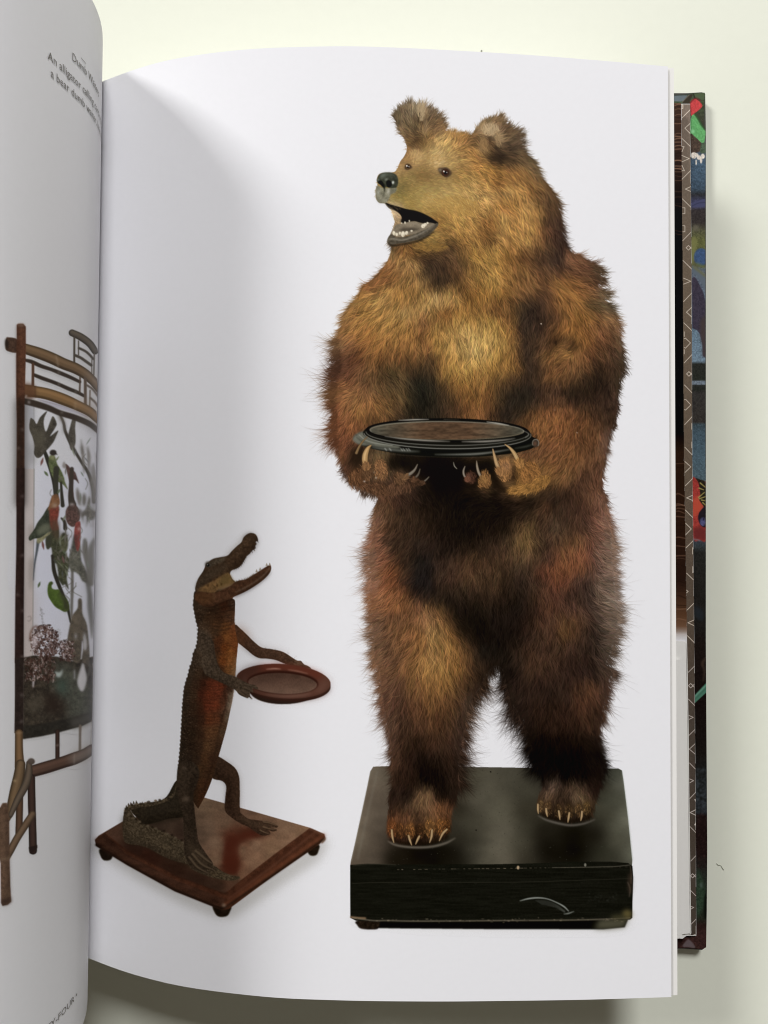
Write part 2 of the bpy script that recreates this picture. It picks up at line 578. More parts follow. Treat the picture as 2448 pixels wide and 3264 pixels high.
# where colours were read: tile origin, tile scale, then x,y:r,g,b
FUR = [
    ((1150, 280, 2.552), """
380,160:110,90,62 330,240:95,78,52 450,180:150,130,95 420,300:85,68,42 480,150:150,128,92 560,200:115,92,62 600,290:100,75,45
640,330:110,82,50 400,400:85,62,35 450,460:70,48,25 340,360:120,95,60 520,330:125,98,60 490,230:60,42,22 550,400:120,88,45
500,440:85,60,30 380,470:130,95,50 1050,260:125,98,60 1120,260:115,88,55 980,330:150,120,75 1060,340:165,140,100 1130,400:140,115,78
1000,440:125,95,55 930,420:90,65,35 900,450:100,70,38 1060,430:75,52,28 1000,500:130,98,55 1080,560:60,42,22 1130,570:45,32,18
1200,350:90,68,42 1250,450:75,58,38 1180,480:60,45,28 1280,400:95,75,50 1300,520:80,62,40 1230,570:70,52,30 1300,600:90,68,40
1380,620:95,75,45 1420,680:100,78,48 760,380:165,120,60 700,420:178,140,75 850,400:155,110,52 620,440:180,145,80 520,470:160,125,65
440,540:200,165,105 400,560:150,110,60 370,590:140,105,60 600,520:175,142,82 620,590:205,172,112 560,600:175,140,78 730,520:170,135,72
800,480:165,122,62 880,500:160,115,55 850,590:165,125,65 920,560:150,105,48 950,640:150,105,48 740,600:160,128,70 340,640:165,125,72
320,660:165,130,75 450,610:165,130,75 500,660:135,105,55 560,650:145,112,60 400,720:140,115,60 350,750:135,110,55 480,720:125,95,48
560,720:130,100,52 600,760:150,120,62 450,800:150,122,62 380,820:130,105,52 340,830:110,95,50 300,880:140,118,55 400,880:160,135,68
500,850:155,130,68 550,900:190,160,90 600,850:160,132,68 480,920:165,138,68 400,940:150,120,55 620,980:165,130,62 550,980:155,122,58
700,850:170,140,75 700,780:160,128,68 800,720:150,115,55 850,680:145,108,52 900,720:155,118,58 800,800:170,135,70 900,820:172,135,70
1000,800:165,122,60 740,920:180,145,75 850,950:175,138,70 700,1020:165,125,58 780,1060:168,128,60 640,1060:140,100,45 1000,700:150,108,48
1080,680:140,98,42 1120,790:110,72,30 1180,760:140,98,45 1100,880:165,125,65 1000,900:170,130,68 1250,700:130,90,42 1350,720:125,88,42
1200,850:165,125,65 1300,850:150,108,52 1400,850:120,82,38 1250,950:150,105,48 1350,950:160,118,60 1150,950:145,100,45 1450,850:95,68,35
1550,880:90,65,38 1500,950:70,48,28 1570,980:75,52,30 1450,1000:140,100,48 1530,1080:62,42,26 1600,1100:65,45,30 1000,1000:160,118,58
900,1050:165,122,60 1000,1100:135,92,42 1080,1100:120,80,35 1150,1080:165,125,62 1250,1100:150,108,52 1350,1100:165,122,60
1430,1150:155,110,52 1500,1180:95,62,35 1570,1200:65,42,28 1640,1200:55,38,28 1630,1300:50,34,24 1540,1300:75,52,32 1450,1300:110,75,38
900,1150:160,118,55 1000,1200:115,78,35 1070,1250:100,68,32 1150,1200:160,118,58 1250,1220:160,115,55 1350,1250:160,118,58
850,1250:140,98,45 950,1300:155,112,52 1100,1330:160,118,55 1250,1350:158,112,52 1380,1380:120,80,40 1500,1420:85,58,35
1600,1450:80,55,35 800,1200:150,108,50 620,1200:150,115,55 560,1270:150,115,52 660,1170:140,102,48 480,1310:130,95,42 400,1320:130,88,40
320,1320:140,92,42 280,1310:70,50,28 700,1230:130,95,45 740,1280:70,48,25 420,1370:75,50,25 350,1360:120,80,38 540,1350:85,60,30
620,1310:120,88,42 500,1400:70,48,28 580,1400:65,45,28 650,1350:75,52,30 720,1350:90,65,38 600,1480:60,42,26 680,1480:60,42,26
700,1560:48,34,22 640,1560:58,42,26 760,1580:55,38,24 780,1450:85,60,35 850,1400:120,85,42 830,1500:95,65,35 950,1450:150,108,50
900,1580:135,95,45 1000,1550:158,115,52 300,1400:165,120,62 250,1450:160,108,58 380,1420:165,122,65 430,1450:175,132,75
450,1520:120,85,45 350,1500:130,90,48 250,1530:130,85,42 150,1570:135,85,45 60,1620:150,92,50 200,1600:150,100,50 400,1600:150,108,55
500,1580:150,110,60 240,1350:140,108,60 280,1030:185,155,110 280,1090:155,128,86 265,1000:185,160,120"""),
    ((1000, 800, 2.765), """
700,60:160,115,60 640,150:150,98,50 800,120:165,120,62 860,80:150,108,52 900,120:170,125,65 580,220:120,78,38 640,230:105,68,32
520,270:150,98,50 750,230:130,92,45 850,220:140,102,48 450,320:160,108,52 560,330:145,100,48 650,330:160,115,55 800,320:150,108,50
400,400:165,115,55 500,420:170,125,62 620,420:172,128,65 750,430:150,105,48 880,380:120,85,38 350,480:165,118,58 450,530:150,105,48
580,520:172,128,62 700,520:165,122,58 800,560:180,138,75 850,480:165,122,60 960,400:165,122,60 1000,480:180,138,72 1080,420:190,148,85
1140,380:160,118,58 1040,330:105,75,38 1100,340:70,50,28 1000,200:60,45,28 1060,150:70,52,34 1150,150:75,52,32 1180,230:70,50,30
1110,270:50,38,24 1240,250:95,65,32 1220,150:85,58,32 1290,330:75,50,24 1240,330:150,108,50 1200,420:180,138,72 1280,420:170,125,62
1350,420:110,72,30 1350,300:130,90,42 1400,200:150,108,48 1450,100:165,122,55 1550,150:170,128,60 1580,280:172,130,60 1480,330:150,105,45
1400,380:130,88,38 1500,450:150,105,45 1600,380:165,120,52 1620,450:100,65,28 1560,520:110,72,35 1450,500:130,88,40 1640,550:110,72,35
1180,560:100,62,28 1120,580:130,88,40 1080,560:140,98,45 1200,640:140,98,45 1300,560:150,105,45 1350,600:165,120,55 1250,620:170,128,60
1450,600:165,122,55 1500,680:185,145,70 1600,680:160,118,52 900,560:178,132,68 960,620:140,95,50 950,680:110,70,38 1020,650:150,105,50
880,680:150,105,50 780,650:165,118,55 650,620:168,122,58 520,640:165,118,55 400,600:158,112,52 300,560:165,115,58 330,660:160,112,55
240,640:165,115,60 250,740:150,102,52 380,740:150,102,48 500,730:140,92,42 620,720:165,118,55 750,750:155,108,50 860,770:135,92,42
960,760:120,78,38 1050,760:160,115,52 1150,700:170,125,58 1250,720:182,140,70 1350,720:190,148,78 1450,780:200,160,85 1560,800:195,152,78
1640,820:180,138,65 200,790:150,105,62 160,850:140,108,72 330,840:110,70,42 260,850:125,82,48 430,830:120,78,38 550,830:155,105,48
680,830:150,102,48 800,850:130,88,42 900,870:125,85,42 1000,860:125,82,42 1080,860:155,112,50 1180,850:180,135,65 1300,860:190,148,75
1420,900:210,170,95 1550,920:190,148,75 1640,950:165,122,55 230,950:95,60,38 320,950:95,58,34 400,940:90,55,30 280,1040:85,52,34
230,1080:95,58,38 480,920:140,92,45 580,960:100,65,32 680,960:115,75,38 780,960:95,62,32 880,950:110,75,38 960,960:95,65,35
1040,960:75,52,30 1100,980:130,90,42 1200,1000:165,122,55 1350,1000:185,142,68 1480,1020:180,135,62 1600,1050:150,108,48
400,1040:110,72,42 500,1040:115,78,42 600,1060:75,55,30 700,1060:70,55,30 780,1050:95,68,38 860,1060:65,48,28 950,1060:55,42,26
1040,1060:60,45,28 1120,1100:120,85,40 1250,1120:150,108,48 1380,1130:160,115,50 1500,1150:150,105,48 1620,1150:90,65,32
200,1150:110,68,42 300,1130:95,60,36 420,1130:105,72,42 520,1150:100,70,40 620,1140:75,55,32 700,1180:68,52,32 780,1150:85,65,38
880,1160:38,34,24 960,1180:32,30,22 1050,1170:45,38,26 1150,1200:70,50,28 1250,1220:115,78,36 1350,1240:110,72,32 1450,1220:150,105,48
1560,1240:120,80,38 1630,1200:70,50,28 230,1220:140,92,50 330,1220:130,85,48 450,1220:115,78,45 560,1230:110,78,45 660,1240:90,68,38
760,1250:95,72,40 850,1280:50,42,26 940,1290:30,28,20 1050,1280:42,35,24 1150,1300:60,45,28 1250,1320:75,52,28 1350,1320:110,72,34
1450,1320:125,85,38 1560,1340:90,60,30 1640,1320:60,45,26 230,1320:130,85,48 350,1320:140,95,52 480,1330:135,90,48 600,1340:120,82,42
700,1330:105,75,40 780,1340:80,60,34 850,1400:40,34,22 950,1400:30,26,18 1050,1410:42,35,24 1150,1420:55,40,26 1260,1420:75,50,30
1360,1420:110,70,36 1450,1430:135,85,42 1560,1430:75,50,28 210,1400:120,72,42 300,1400:130,85,45 420,1400:150,102,52 550,1400:150,102,50
640,1420:110,75,40 720,1430:85,60,35 780,1470:50,38,25 200,1500:130,78,45 300,1480:145,95,50 420,1480:140,92,46 500,1510:85,58,32
220,1600:130,78,45 320,1580:130,80,42 400,1560:100,62,34"""),
    ((1500, 800, 2.765), """
60,50:150,108,45 150,80:160,118,52 260,60:150,105,45 200,160:165,122,55 350,60:120,80,34 450,50:95,62,30 330,160:150,105,48
540,60:60,42,24 650,60:60,42,28 740,40:48,34,24 800,60:50,36,26 620,120:75,52,32 740,110:65,48,36 820,120:62,45,32 450,160:125,85,42
560,180:105,70,38 680,200:100,68,40 800,180:95,62,38 880,60:150,100,62 920,120:105,68,42 1000,130:100,65,40 1080,120:100,68,45
1130,150:85,68,45 950,200:95,62,38 1080,200:80,55,35 1140,230:85,62,42 100,260:160,115,52 200,280:165,122,55 300,280:150,105,48
420,280:125,85,42 540,280:125,88,45 640,280:95,62,35 740,280:130,88,45 860,260:125,82,38 960,270:115,75,38 1060,290:100,65,38
80,380:150,105,42 200,380:150,105,45 320,360:140,95,42 440,380:110,75,40 560,370:100,68,38 680,370:80,52,32 780,370:145,98,45
880,360:140,95,45 980,370:130,85,42 1080,380:120,80,45 1180,380:110,88,60 60,480:130,90,38 170,480:125,85,40 280,490:120,82,40
370,470:100,68,34 450,490:60,45,28 540,500:55,40,28 640,480:70,48,32 740,470:110,72,38 840,470:135,90,42 960,460:150,102,48
1080,480:80,62,35 1150,500:75,60,38 1220,500:90,75,50 60,580:155,112,50 180,600:160,118,52 280,590:130,88,42 360,590:110,75,36
450,590:52,40,28 540,590:52,38,28 640,600:60,42,28 740,600:75,50,30 850,600:120,80,38 950,580:125,82,36 1050,570:130,88,40
1150,580:110,75,42 1240,600:130,92,55 80,700:185,142,68 200,700:175,132,62 300,700:160,115,52 380,700:120,80,38 450,700:48,36,26
550,710:60,44,30 650,680:55,38,26 720,690:110,72,38 820,700:135,88,40 920,700:130,85,38 1020,680:125,82,38 1120,700:115,75,42
1220,720:100,65,38 1290,680:130,92,58 80,820:200,158,78 200,820:185,142,68 300,820:165,120,55 390,820:120,82,40 460,830:48,36,26
550,820:70,50,32 650,800:90,62,38 730,780:70,45,24 760,790:40,25,14 830,790:110,75,40 940,790:130,86,40 1040,790:120,78,36
1140,800:110,70,40 1240,820:85,58,35 1310,800:95,70,45 80,940:195,152,75 200,950:165,122,52 300,950:140,98,42 400,940:115,78,38
480,940:48,36,26 570,940:65,46,30 670,930:115,78,40 780,900:145,100,50 850,890:150,105,52 890,840:55,36,20 960,930:120,80,40
1060,920:100,62,35 1160,920:85,58,34 1270,930:75,52,34 1340,940:70,55,38 80,1040:170,125,58 200,1060:150,105,45 320,1050:140,98,45
420,1040:120,82,40 510,1040:50,38,28 620,1040:70,48,30 720,1020:110,72,38 830,1020:110,72,38 930,1010:115,78,42 1020,1010:105,68,38
1100,1020:60,42,26 1180,1040:55,38,24 1270,1040:70,50,32 1340,1050:65,48,32 60,1150:140,98,45 180,1160:110,75,36 280,1170:85,58,32
380,1140:65,46,28 480,1140:52,38,26 580,1140:62,44,28 700,1120:110,72,38 820,1130:105,70,38 930,1130:90,62,36 1020,1140:52,38,24
1100,1150:36,26,18 1200,1150:45,32,22 1290,1150:55,42,28 60,1260:120,78,38 160,1260:105,68,34 260,1280:60,44,28 360,1260:42,34,24
480,1240:36,30,22 560,1240:42,32,24 640,1240:70,48,32 760,1220:70,48,32 880,1240:40,30,20 980,1240:42,30,20 1080,1250:42,30,20
1200,1250:50,35,25 1280,1260:65,48,34 60,1360:130,85,40 160,1360:115,72,36 250,1380:60,44,28 340,1360:36,30,22 460,1360:34,28,20
560,1340:60,45,30 660,1340:75,50,32 780,1360:85,56,34 900,1330:55,38,26 1020,1340:52,36,24 1120,1340:52,36,25 1230,1350:60,42,30
80,1440:110,72,38 180,1440:70,48,30 300,1440:40,32,24 420,1440:50,38,26 540,1460:100,65,34 640,1440:120,76,40 760,1420:130,82,44
880,1430:115,72,40 1000,1420:85,56,32 1100,1420:65,44,28 1200,1440:62,44,30 480,1520:90,60,32 560,1540:150,98,48 680,1530:150,95,48
800,1530:130,82,42 900,1520:120,75,40 1000,1520:105,66,36 1120,1530:70,46,28 1220,1540:60,42,28 640,1620:120,78,38 740,1620:130,80,42
850,1620:115,72,38 1000,1630:90,58,32 1100,1620:110,70,40 1200,1640:90,65,48"""),
    ((1000, 1250, 2.07375), """
150,120:130,78,45 250,120:150,98,52 380,110:145,95,50 500,90:100,72,38 200,220:125,72,42 280,240:110,65,38 170,320:120,70,42
230,330:100,62,38 190,420:110,68,40 250,430:65,42,26 290,400:40,28,18 300,470:45,32,20 240,500:80,52,34 340,480:70,50,32
340,560:70,50,34 400,480:110,85,50 440,460:140,110,68 450,520:130,98,58 420,560:110,80,45 400,510:60,42,26 380,600:85,62,42
460,600:70,48,32 300,600:90,62,42 340,640:90,68,48 440,640:85,58,38 520,600:85,60,42 550,540:95,72,45 590,560:60,44,32 560,620:85,58,38
640,600:60,42,30 520,650:70,48,32 620,650:50,34,24 700,620:38,28,20 740,590:38,28,20 520,500:35,26,18 580,480:25,20,14 800,500:18,14,10
850,600:22,17,12 950,550:20,16,11 800,700:25,19,13 950,700:22,17,12 600,720:50,34,22 500,740:75,50,30 430,760:90,65,38 700,780:32,23,15
1030,580:55,36,26 1040,600:60,40,28 1100,560:60,40,26 1140,560:120,88,48 1150,610:120,88,48 1110,610:90,62,38 1180,560:40,30,20
1200,610:50,36,24 1250,480:130,98,58 1240,540:110,78,42 1300,500:110,78,42 1320,560:50,34,22 1280,600:90,64,34 1350,480:120,85,45
1370,560:100,70,35 1420,500:110,78,42 1350,640:150,110,55 1420,620:160,120,62 1480,570:140,100,52 1450,480:120,82,44 1400,420:95,62,36
1550,520:135,90,45 1500,400:100,65,38 1600,450:120,78,42 1580,330:120,75,42 1500,260:110,70,38 1620,250:125,78,42 1350,130:60,45,28
1430,200:90,58,34 1550,180:110,70,38 1620,560:110,75,40 1300,680:75,52,30 1500,650:60,42,26 1400,720:40,28,18 1250,760:28,20,14
1550,760:60,38,22 1100,720:25,19,13 1200,700:28,20,14"""),
    ((1100, 1550, 2.765), """
330,100:100,68,42 420,100:80,54,36 560,60:60,42,28 520,150:48,34,24 700,100:32,24,17 900,100:24,19,13 1100,120:22,17,12
300,200:110,76,48 380,220:70,50,30 500,260:58,42,26 640,250:52,38,24 800,250:32,24,16 1000,300:24,19,13 270,330:150,105,70
330,380:100,68,38 400,400:60,42,26 550,400:52,38,24 700,400:45,32,20 880,400:28,21,14 1050,420:24,19,13 250,480:165,110,72
300,560:160,100,62 380,520:55,40,26 500,540:55,40,25 640,520:45,34,24 760,520:42,31,22 900,560:36,27,19 1050,560:38,28,18
220,600:150,112,78 330,640:130,80,48 400,660:80,52,30 520,680:52,38,24 650,700:32,28,22 720,700:32,27,22 840,680:50,36,25
960,700:62,44,28 1080,700:75,52,30 1100,620:62,44,26 230,740:165,118,78 330,760:130,78,42 430,760:120,70,34 520,790:60,42,26
620,830:32,28,24 720,830:30,26,22 830,820:58,42,28 950,820:72,50,32 1080,800:80,56,32 1200,800:66,47,28 230,860:155,110,75
330,880:125,76,40 430,880:110,64,32 520,870:62,42,26 640,920:32,27,22 740,930:30,25,20 860,920:45,34,22 1000,920:50,38,24
1120,920:50,37,23 270,980:150,100,58 380,960:160,100,52 460,960:155,98,50 540,960:110,68,34 600,960:52,36,24 700,990:52,38,26
800,1010:40,31,20 900,1020:26,21,15 1050,1020:38,29,19 270,1060:150,98,55 380,1060:150,95,48 480,1070:145,92,45 580,1060:125,82,42
660,1080:100,68,38 740,1090:140,98,50 820,1100:110,78,38 900,1120:60,44,24 980,1120:26,21,15 1100,1100:28,22,15 260,1160:130,92,58
360,1180:110,74,42 470,1180:100,68,38 570,1170:115,76,40 660,1180:150,102,55 760,1180:170,122,65 850,1190:150,105,50 920,1220:90,62,30
1000,1240:30,24,16 1100,1220:24,19,13 260,1280:140,105,70 340,1300:95,65,38 440,1300:125,85,45 540,1280:150,100,50 640,1290:150,102,48
750,1290:185,138,68 850,1280:175,128,60 940,1300:130,88,38 1020,1320:55,40,22 1100,1320:30,23,15 1250,1350:26,20,14 280,1400:125,92,58
360,1400:95,66,40 460,1400:115,78,42 560,1390:145,98,50 660,1400:140,95,42 760,1400:185,138,65 860,1400:180,132,60 950,1400:150,105,45
1040,1420:95,66,32 1120,1430:55,40,24 1250,1450:28,24,18 1350,1450:26,22,16 280,1520:140,100,62 380,1520:90,62,38 480,1510:110,75,42
580,1500:130,88,42 680,1500:160,112,52 780,1510:190,142,68 880,1510:170,122,55 980,1520:150,105,45 1070,1530:95,66,32 1150,1560:55,40,24
1230,1540:34,26,18 300,1620:130,88,52 400,1620:95,66,38 520,1610:125,84,42 640,1600:165,118,55 760,1610:175,128,58 880,1610:165,118,52
980,1620:130,90,38 1080,1620:80,55,28 1170,1630:50,36,22"""),
    ((1500, 1550, 2.765), """
40,100:24,19,13 200,150:24,19,13 350,120:30,22,15 500,130:26,20,14 640,80:62,45,28 720,150:45,33,22 850,100:58,40,26 950,80:75,50,32
1050,80:90,60,38 1130,60:100,65,42 1180,130:120,85,60 100,280:24,18,12 300,280:25,19,13 450,260:38,28,18 560,260:60,44,26
650,250:75,52,32 740,250:60,44,28 860,220:60,42,28 980,240:68,45,30 1100,240:90,58,38 1180,250:130,92,66 50,420:28,21,14
200,430:34,25,16 320,400:40,30,18 430,380:75,55,30 500,380:105,80,40 580,400:75,55,32 660,380:70,50,32 750,370:90,70,45
820,380:60,44,28 920,370:75,52,32 1020,360:75,50,34 1120,360:120,80,55 1200,350:150,112,80 80,540:42,31,20 200,540:52,38,24
320,520:70,52,32 420,500:105,80,42 500,500:130,100,48 580,500:100,75,42 660,520:60,43,28 760,490:75,52,32 860,480:95,66,36
950,500:105,70,38 1050,480:105,68,44 1140,490:115,82,58 1240,500:150,122,90 80,640:62,44,26 220,640:66,47,28 340,620:75,54,32
430,610:100,76,42 520,610:95,70,40 600,620:70,50,30 690,640:72,48,32 780,630:110,70,38 870,620:125,78,42 960,610:150,90,50
1040,600:110,66,42 1130,610:115,85,62 1230,620:150,120,88 60,760:78,54,32 200,760:72,52,30 330,760:58,42,26 440,740:60,46,30
540,740:66,48,30 620,770:80,46,28 720,740:120,72,40 800,740:130,78,40 900,720:135,80,42 980,720:110,68,38 1070,740:90,62,42
1160,740:110,84,62 1250,760:150,124,95 60,860:75,54,32 200,880:62,45,26 330,870:48,35,22 440,860:42,32,22 540,850:62,45,30
640,860:75,50,32 740,860:115,66,38 840,850:105,62,36 940,850:70,48,34 1050,840:68,50,36 1150,860:100,80,58 1250,880:140,118,90
60,980:48,35,22 200,980:48,35,22 340,980:38,28,18 460,980:36,27,19 560,970:60,42,26 660,960:85,55,34 760,960:80,50,32 860,960:62,42,28
960,960:55,40,28 1060,960:60,46,34 1160,980:95,78,56 1260,1000:150,128,100 1320,1000:160,142,115 60,1100:30,24,16 250,1100:34,26,18
400,1100:28,22,16 530,1090:42,30,20 640,1080:75,48,30 740,1080:78,50,30 850,1080:75,50,34 960,1080:80,56,38 1060,1080:62,47,34
1160,1100:85,68,50 1260,1110:130,110,82 60,1220:22,18,12 250,1220:28,22,16 400,1220:30,23,17 520,1220:50,34,22 620,1210:68,45,28
720,1200:70,47,30 830,1190:95,66,35 930,1190:85,58,32 1040,1200:68,48,32 1140,1210:68,55,40 1240,1220:110,92,68 1330,1230:150,132,105
100,1340:22,18,13 250,1340:24,19,14 400,1340:30,23,16 520,1330:45,32,22 620,1320:62,43,27 720,1310:66,45,28 820,1290:100,68,34
920,1280:80,54,30 1020,1300:52,38,26 1120,1310:48,38,28 1220,1320:75,62,45 1310,1330:120,100,75 100,1450:22,20,15 250,1450:26,21,15
400,1450:45,33,22 520,1440:65,45,28 640,1440:62,43,28 760,1430:60,42,26 880,1430:60,42,28 1000,1440:52,38,26 1100,1450:45,35,25
1200,1440:70,58,42 1290,1450:110,92,68 300,1560:30,24,17 420,1560:52,38,25 540,1560:70,48,30 660,1560:65,45,28 780,1560:58,40,26
900,1560:52,36,25 1020,1560:45,32,22 1120,1560:50,38,28 1220,1560:80,65,48"""),
    ((1100, 2100, 1.659), """
180,60:130,90,55 260,60:105,72,42 350,50:130,90,42 430,50:170,122,52 520,60:175,128,55 590,60:150,105,42 660,80:75,52,28
720,100:38,28,18 200,150:115,80,50 280,150:85,58,36 360,150:115,78,38 440,150:145,100,45 530,140:140,98,42 610,150:90,62,32
680,170:55,40,26 210,250:100,68,44 290,250:75,50,32 370,250:95,62,34 450,250:105,70,34 540,240:95,64,32 610,250:65,46,28
660,260:75,58,40 230,350:95,68,45 310,350:65,45,28 390,350:78,52,30 470,350:85,56,30 550,350:70,48,28 610,370:60,44,30
240,440:85,60,40 310,440:52,36,22 380,450:42,29,18 460,450:60,40,24 540,440:62,42,26 600,460:55,40,28 260,540:70,48,30
330,540:45,30,20 400,540:24,18,13 480,540:30,22,15 560,540:45,31,20 610,560:42,32,22 270,630:55,38,24 340,630:38,26,17 420,630:20,15,11
500,640:22,17,12 580,630:42,30,20 260,720:45,32,22 330,730:30,22,16 520,720:22,17,12 580,730:35,26,18 240,800:55,38,24 320,790:60,44,28
400,740:110,82,48 430,750:120,90,52 360,770:95,72,42 440,800:125,90,52 500,790:130,82,42 540,800:95,60,32 260,860:110,66,34
300,840:95,62,34 340,850:115,75,42 380,830:75,52,30 440,850:130,90,48 510,850:120,78,38 550,850:85,55,30 240,900:120,66,32
280,900:90,56,30 340,900:110,72,38 390,880:50,34,22 440,900:85,58,32 490,890:110,74,38 530,900:70,46,26 300,940:45,30,20
380,950:30,22,15 420,940:40,28,18 480,940:60,42,24 520,930:45,32,20 250,940:50,32,20 880,60:24,19,14 900,130:38,28,20
980,60:60,42,26 1070,60:55,38,25 1160,60:50,35,24 1250,60:45,32,23 1340,60:48,36,26 1400,60:75,58,42 890,200:40,30,21 980,170:45,32,22
1070,170:42,30,21 1160,180:45,32,22 1250,180:70,46,28 1310,180:80,52,30 1370,180:65,46,32 930,270:38,28,20 1010,280:42,29,19
1090,280:42,29,19 1170,280:48,32,21 1250,250:78,50,30 1320,270:62,42,26 960,350:34,25,18 1040,350:38,26,17 1120,360:42,28,18
1200,350:42,28,18 1290,350:60,40,24 1340,340:55,38,25 970,440:22,17,12 1060,440:20,15,11 1150,440:22,16,11 1240,440:28,20,14
1320,440:32,24,17 1020,520:16,13,10 1120,530:14,11,9 1220,530:16,12,9 1320,520:20,16,12 1350,560:24,19,15 1060,620:16,13,10
1160,620:14,11,9 1260,620:18,14,11 1330,620:26,19,14 1040,670:40,30,22 1070,690:85,68,48 1110,680:95,76,54 1040,730:75,58,38
1090,730:100,78,48 1140,700:45,33,22 1170,730:50,37,24 1220,730:105,85,55 1210,710:90,70,45 1260,750:115,92,55 1280,770:95,75,42
1310,710:40,28,20 1310,780:55,40,25 1030,780:70,52,32 1070,780:75,54,32 1110,770:45,33,22 1140,790:62,46,28 1190,790:60,44,27
1230,790:70,54,32 1270,800:80,62,34 1060,820:35,26,18 1120,830:32,24,16 1180,840:40,30,20 1240,840:34,26,18 1290,820:40,30,18"""),
]
ctrl = []
for (ox, oy, f), txt in FUR:
    for tok in txt.split():
        a, b = tok.split(':')
        tx, ty = map(float, a.split(','))
        ctrl.append([ox + tx / f, oy + ty / f] + [float(q) for q in b.split(',')])
ctrl = np.array(ctrl)
_grey = ctrl[:, 2:].mean(1, keepdims=True)
_low = np.clip((ctrl[:, 1:2] - 1450) / 250, 0, 1)
_head = np.clip((830 - ctrl[:, 1:2]) / 120, 0, 1)
ctrl[:, 2:] = _grey + (ctrl[:, 2:] - _grey) * (0.86 - 0.06 * _low)
ctrl[:, 2:] *= 1 - (0.08 + 0.06 * _low) * np.clip((_grey - 80) / 50, 0, 1) * (1 - _head)
ctrl[:, 2:] *= 1 + 0.05 * _head
ctrl[:, 4] *= 1.02
ctrl[:, 3:4] *= 1 - 0.03 * _low
ctrl[:, 2:] *= 1 - 0.07 * _low * np.clip((_grey - 45) / 40, 0, 1)
ctrl[:, 2:] *= 1 + 0.04 * _head

# the outline of the fur, clockwise, read in the same tiles
HT, BT1, BT2, MT = (1150, 280, 2.552), (1000, 800, 2.765), (1500, 800, 2.765), (1000, 1250, 2.07375)
LT, LR, GT, PT = (1100, 1550, 2.765), (1500, 1550, 2.765), (1100, 2100, 1.659), (1080, 2400, 1.659)


def tp(tile, pts):
    return [(tile[0] + x / tile[2], tile[1] + y / tile[2]) for x, y in pts]


OUT = (tp(HT, [(375, 500), (360, 440), (325, 370), (300, 320), (285, 270), (265, 230), (290, 190), (330, 145), (390, 122), (440, 130),
               (500, 150), (560, 165), (610, 195), (650, 240), (670, 270), (690, 320), (690, 345), (740, 352), (800, 358), (860, 370),
               (900, 380), (930, 345), (970, 290), (1030, 250), (1100, 232), (1150, 228), (1165, 265), (1220, 310), (1280, 350),
               (1320, 375), (1300, 420), (1325, 450), (1320, 500), (1370, 560), (1410, 600), (1440, 660), (1450, 700), (1500, 770),
               (1550, 830), (1600, 920), (1615, 990), (1625, 1060), (1640, 1130), (1655, 1230)])
       + tp(BT2, [(870, 5), (940, 30), (1030, 85), (1100, 120), (1150, 170), (1150, 220), (1170, 260), (1120, 300), (1150, 335),
                  (1210, 380), (1180, 430), (1230, 480), (1260, 540), (1300, 620), (1310, 690), (1315, 780), (1335, 860), (1345, 950),
                  (1350, 1020), (1340, 1080), (1310, 1140), (1310, 1190), (1295, 1260), (1300, 1330), (1295, 1420), (1280, 1480),
                  (1265, 1560), (1230, 1610)])
       + tp(LR, [(x_ - 26 * min(1, y_ / 300.0), y_) for x_, y_ in [(1150, 0), (1195, 60), (1200, 130), (1220, 200), (1240, 300), (1260, 400), (1265, 460), (1270, 560), (1270, 640),
                 (1280, 740), (1290, 830), (1300, 950), (1315, 1050), (1310, 1120), (1320, 1200), (1305, 1300), (1280, 1400),
                 (1250, 1500), (1215, 1580)]])
       + tp(GT, [(1425, 60), (1395, 120), (1385, 200), (1365, 260), (1365, 310), (1335, 370), (1340, 430), (1350, 490), (1372, 560),
                 (1350, 610), (1345, 680), (1330, 730), (1320, 800), (1305, 840), (1290, 850), (1240, 862), (1180, 868), (1120, 855),
                 (1060, 835), (1030, 820), (1018, 780), (1020, 730), (1040, 690), (1050, 650), (1035, 600), (1015, 560), (998, 510),
                 (980, 460), (962, 400), (950, 340), (915, 290), (880, 240), (862, 180), (850, 120), (835, 70), (800, 35),
                 (762, 70), (730, 120), (706, 165), (672, 210), (648, 260), (638, 320), (628, 390), (612, 450), (600, 520),
                 (598, 600), (595, 680), (585, 740), (570, 790), (560, 860), (550, 920), (520, 955), (440, 975), (360, 985),
                 (290, 975), (240, 960), (222, 930), (218, 880), (225, 830), (230, 780), (228, 730), (247, 680), (254, 620),
                 (248, 560), (245, 500), (238, 440), (226, 380), (212, 320), (203, 260), (196, 200), (186, 130), (180, 60)])
       + tp(LT, [(255, 1520), (250, 1400), (248, 1300), (235, 1200), (232, 1080), (222, 960), (226, 860), (222, 760), (210, 680),
                 (205, 600), (225, 520), (238, 440), (250, 340), (258, 240), (275, 150), (300, 90)])
       + tp(MT, [(430, 690), (380, 680), (330, 665), (275, 618), (230, 570), (200, 530), (183, 470), (165, 410), (148, 340),
                 (138, 270), (132, 200), (130, 120)])
       + tp(BT1, [(168, 1450), (172, 1350), (172, 1250), (182, 1200), (188, 1120), (208, 1060), (222, 980), (218, 920), (205, 860),
                  (195, 800), (222, 720), (248, 640), (275, 560), (310, 500), (360, 440), (405, 370), (430, 315), (505, 262),
                  (565, 200), (625, 130), (660, 60)])
       + tp(HT, [(235, 1355), (250, 1310), (225, 1270), (215, 1235), (240, 1190), (262, 1165), (265, 1130), (275, 1090),
                 (262, 1040), (248, 1000), (232, 965), (200, 938), (150, 935), (125, 900), (122, 830), (135, 790), (130, 740), (150, 700),
                 (200, 688), (270, 685), (300, 650), (320, 600), (350, 560)]))

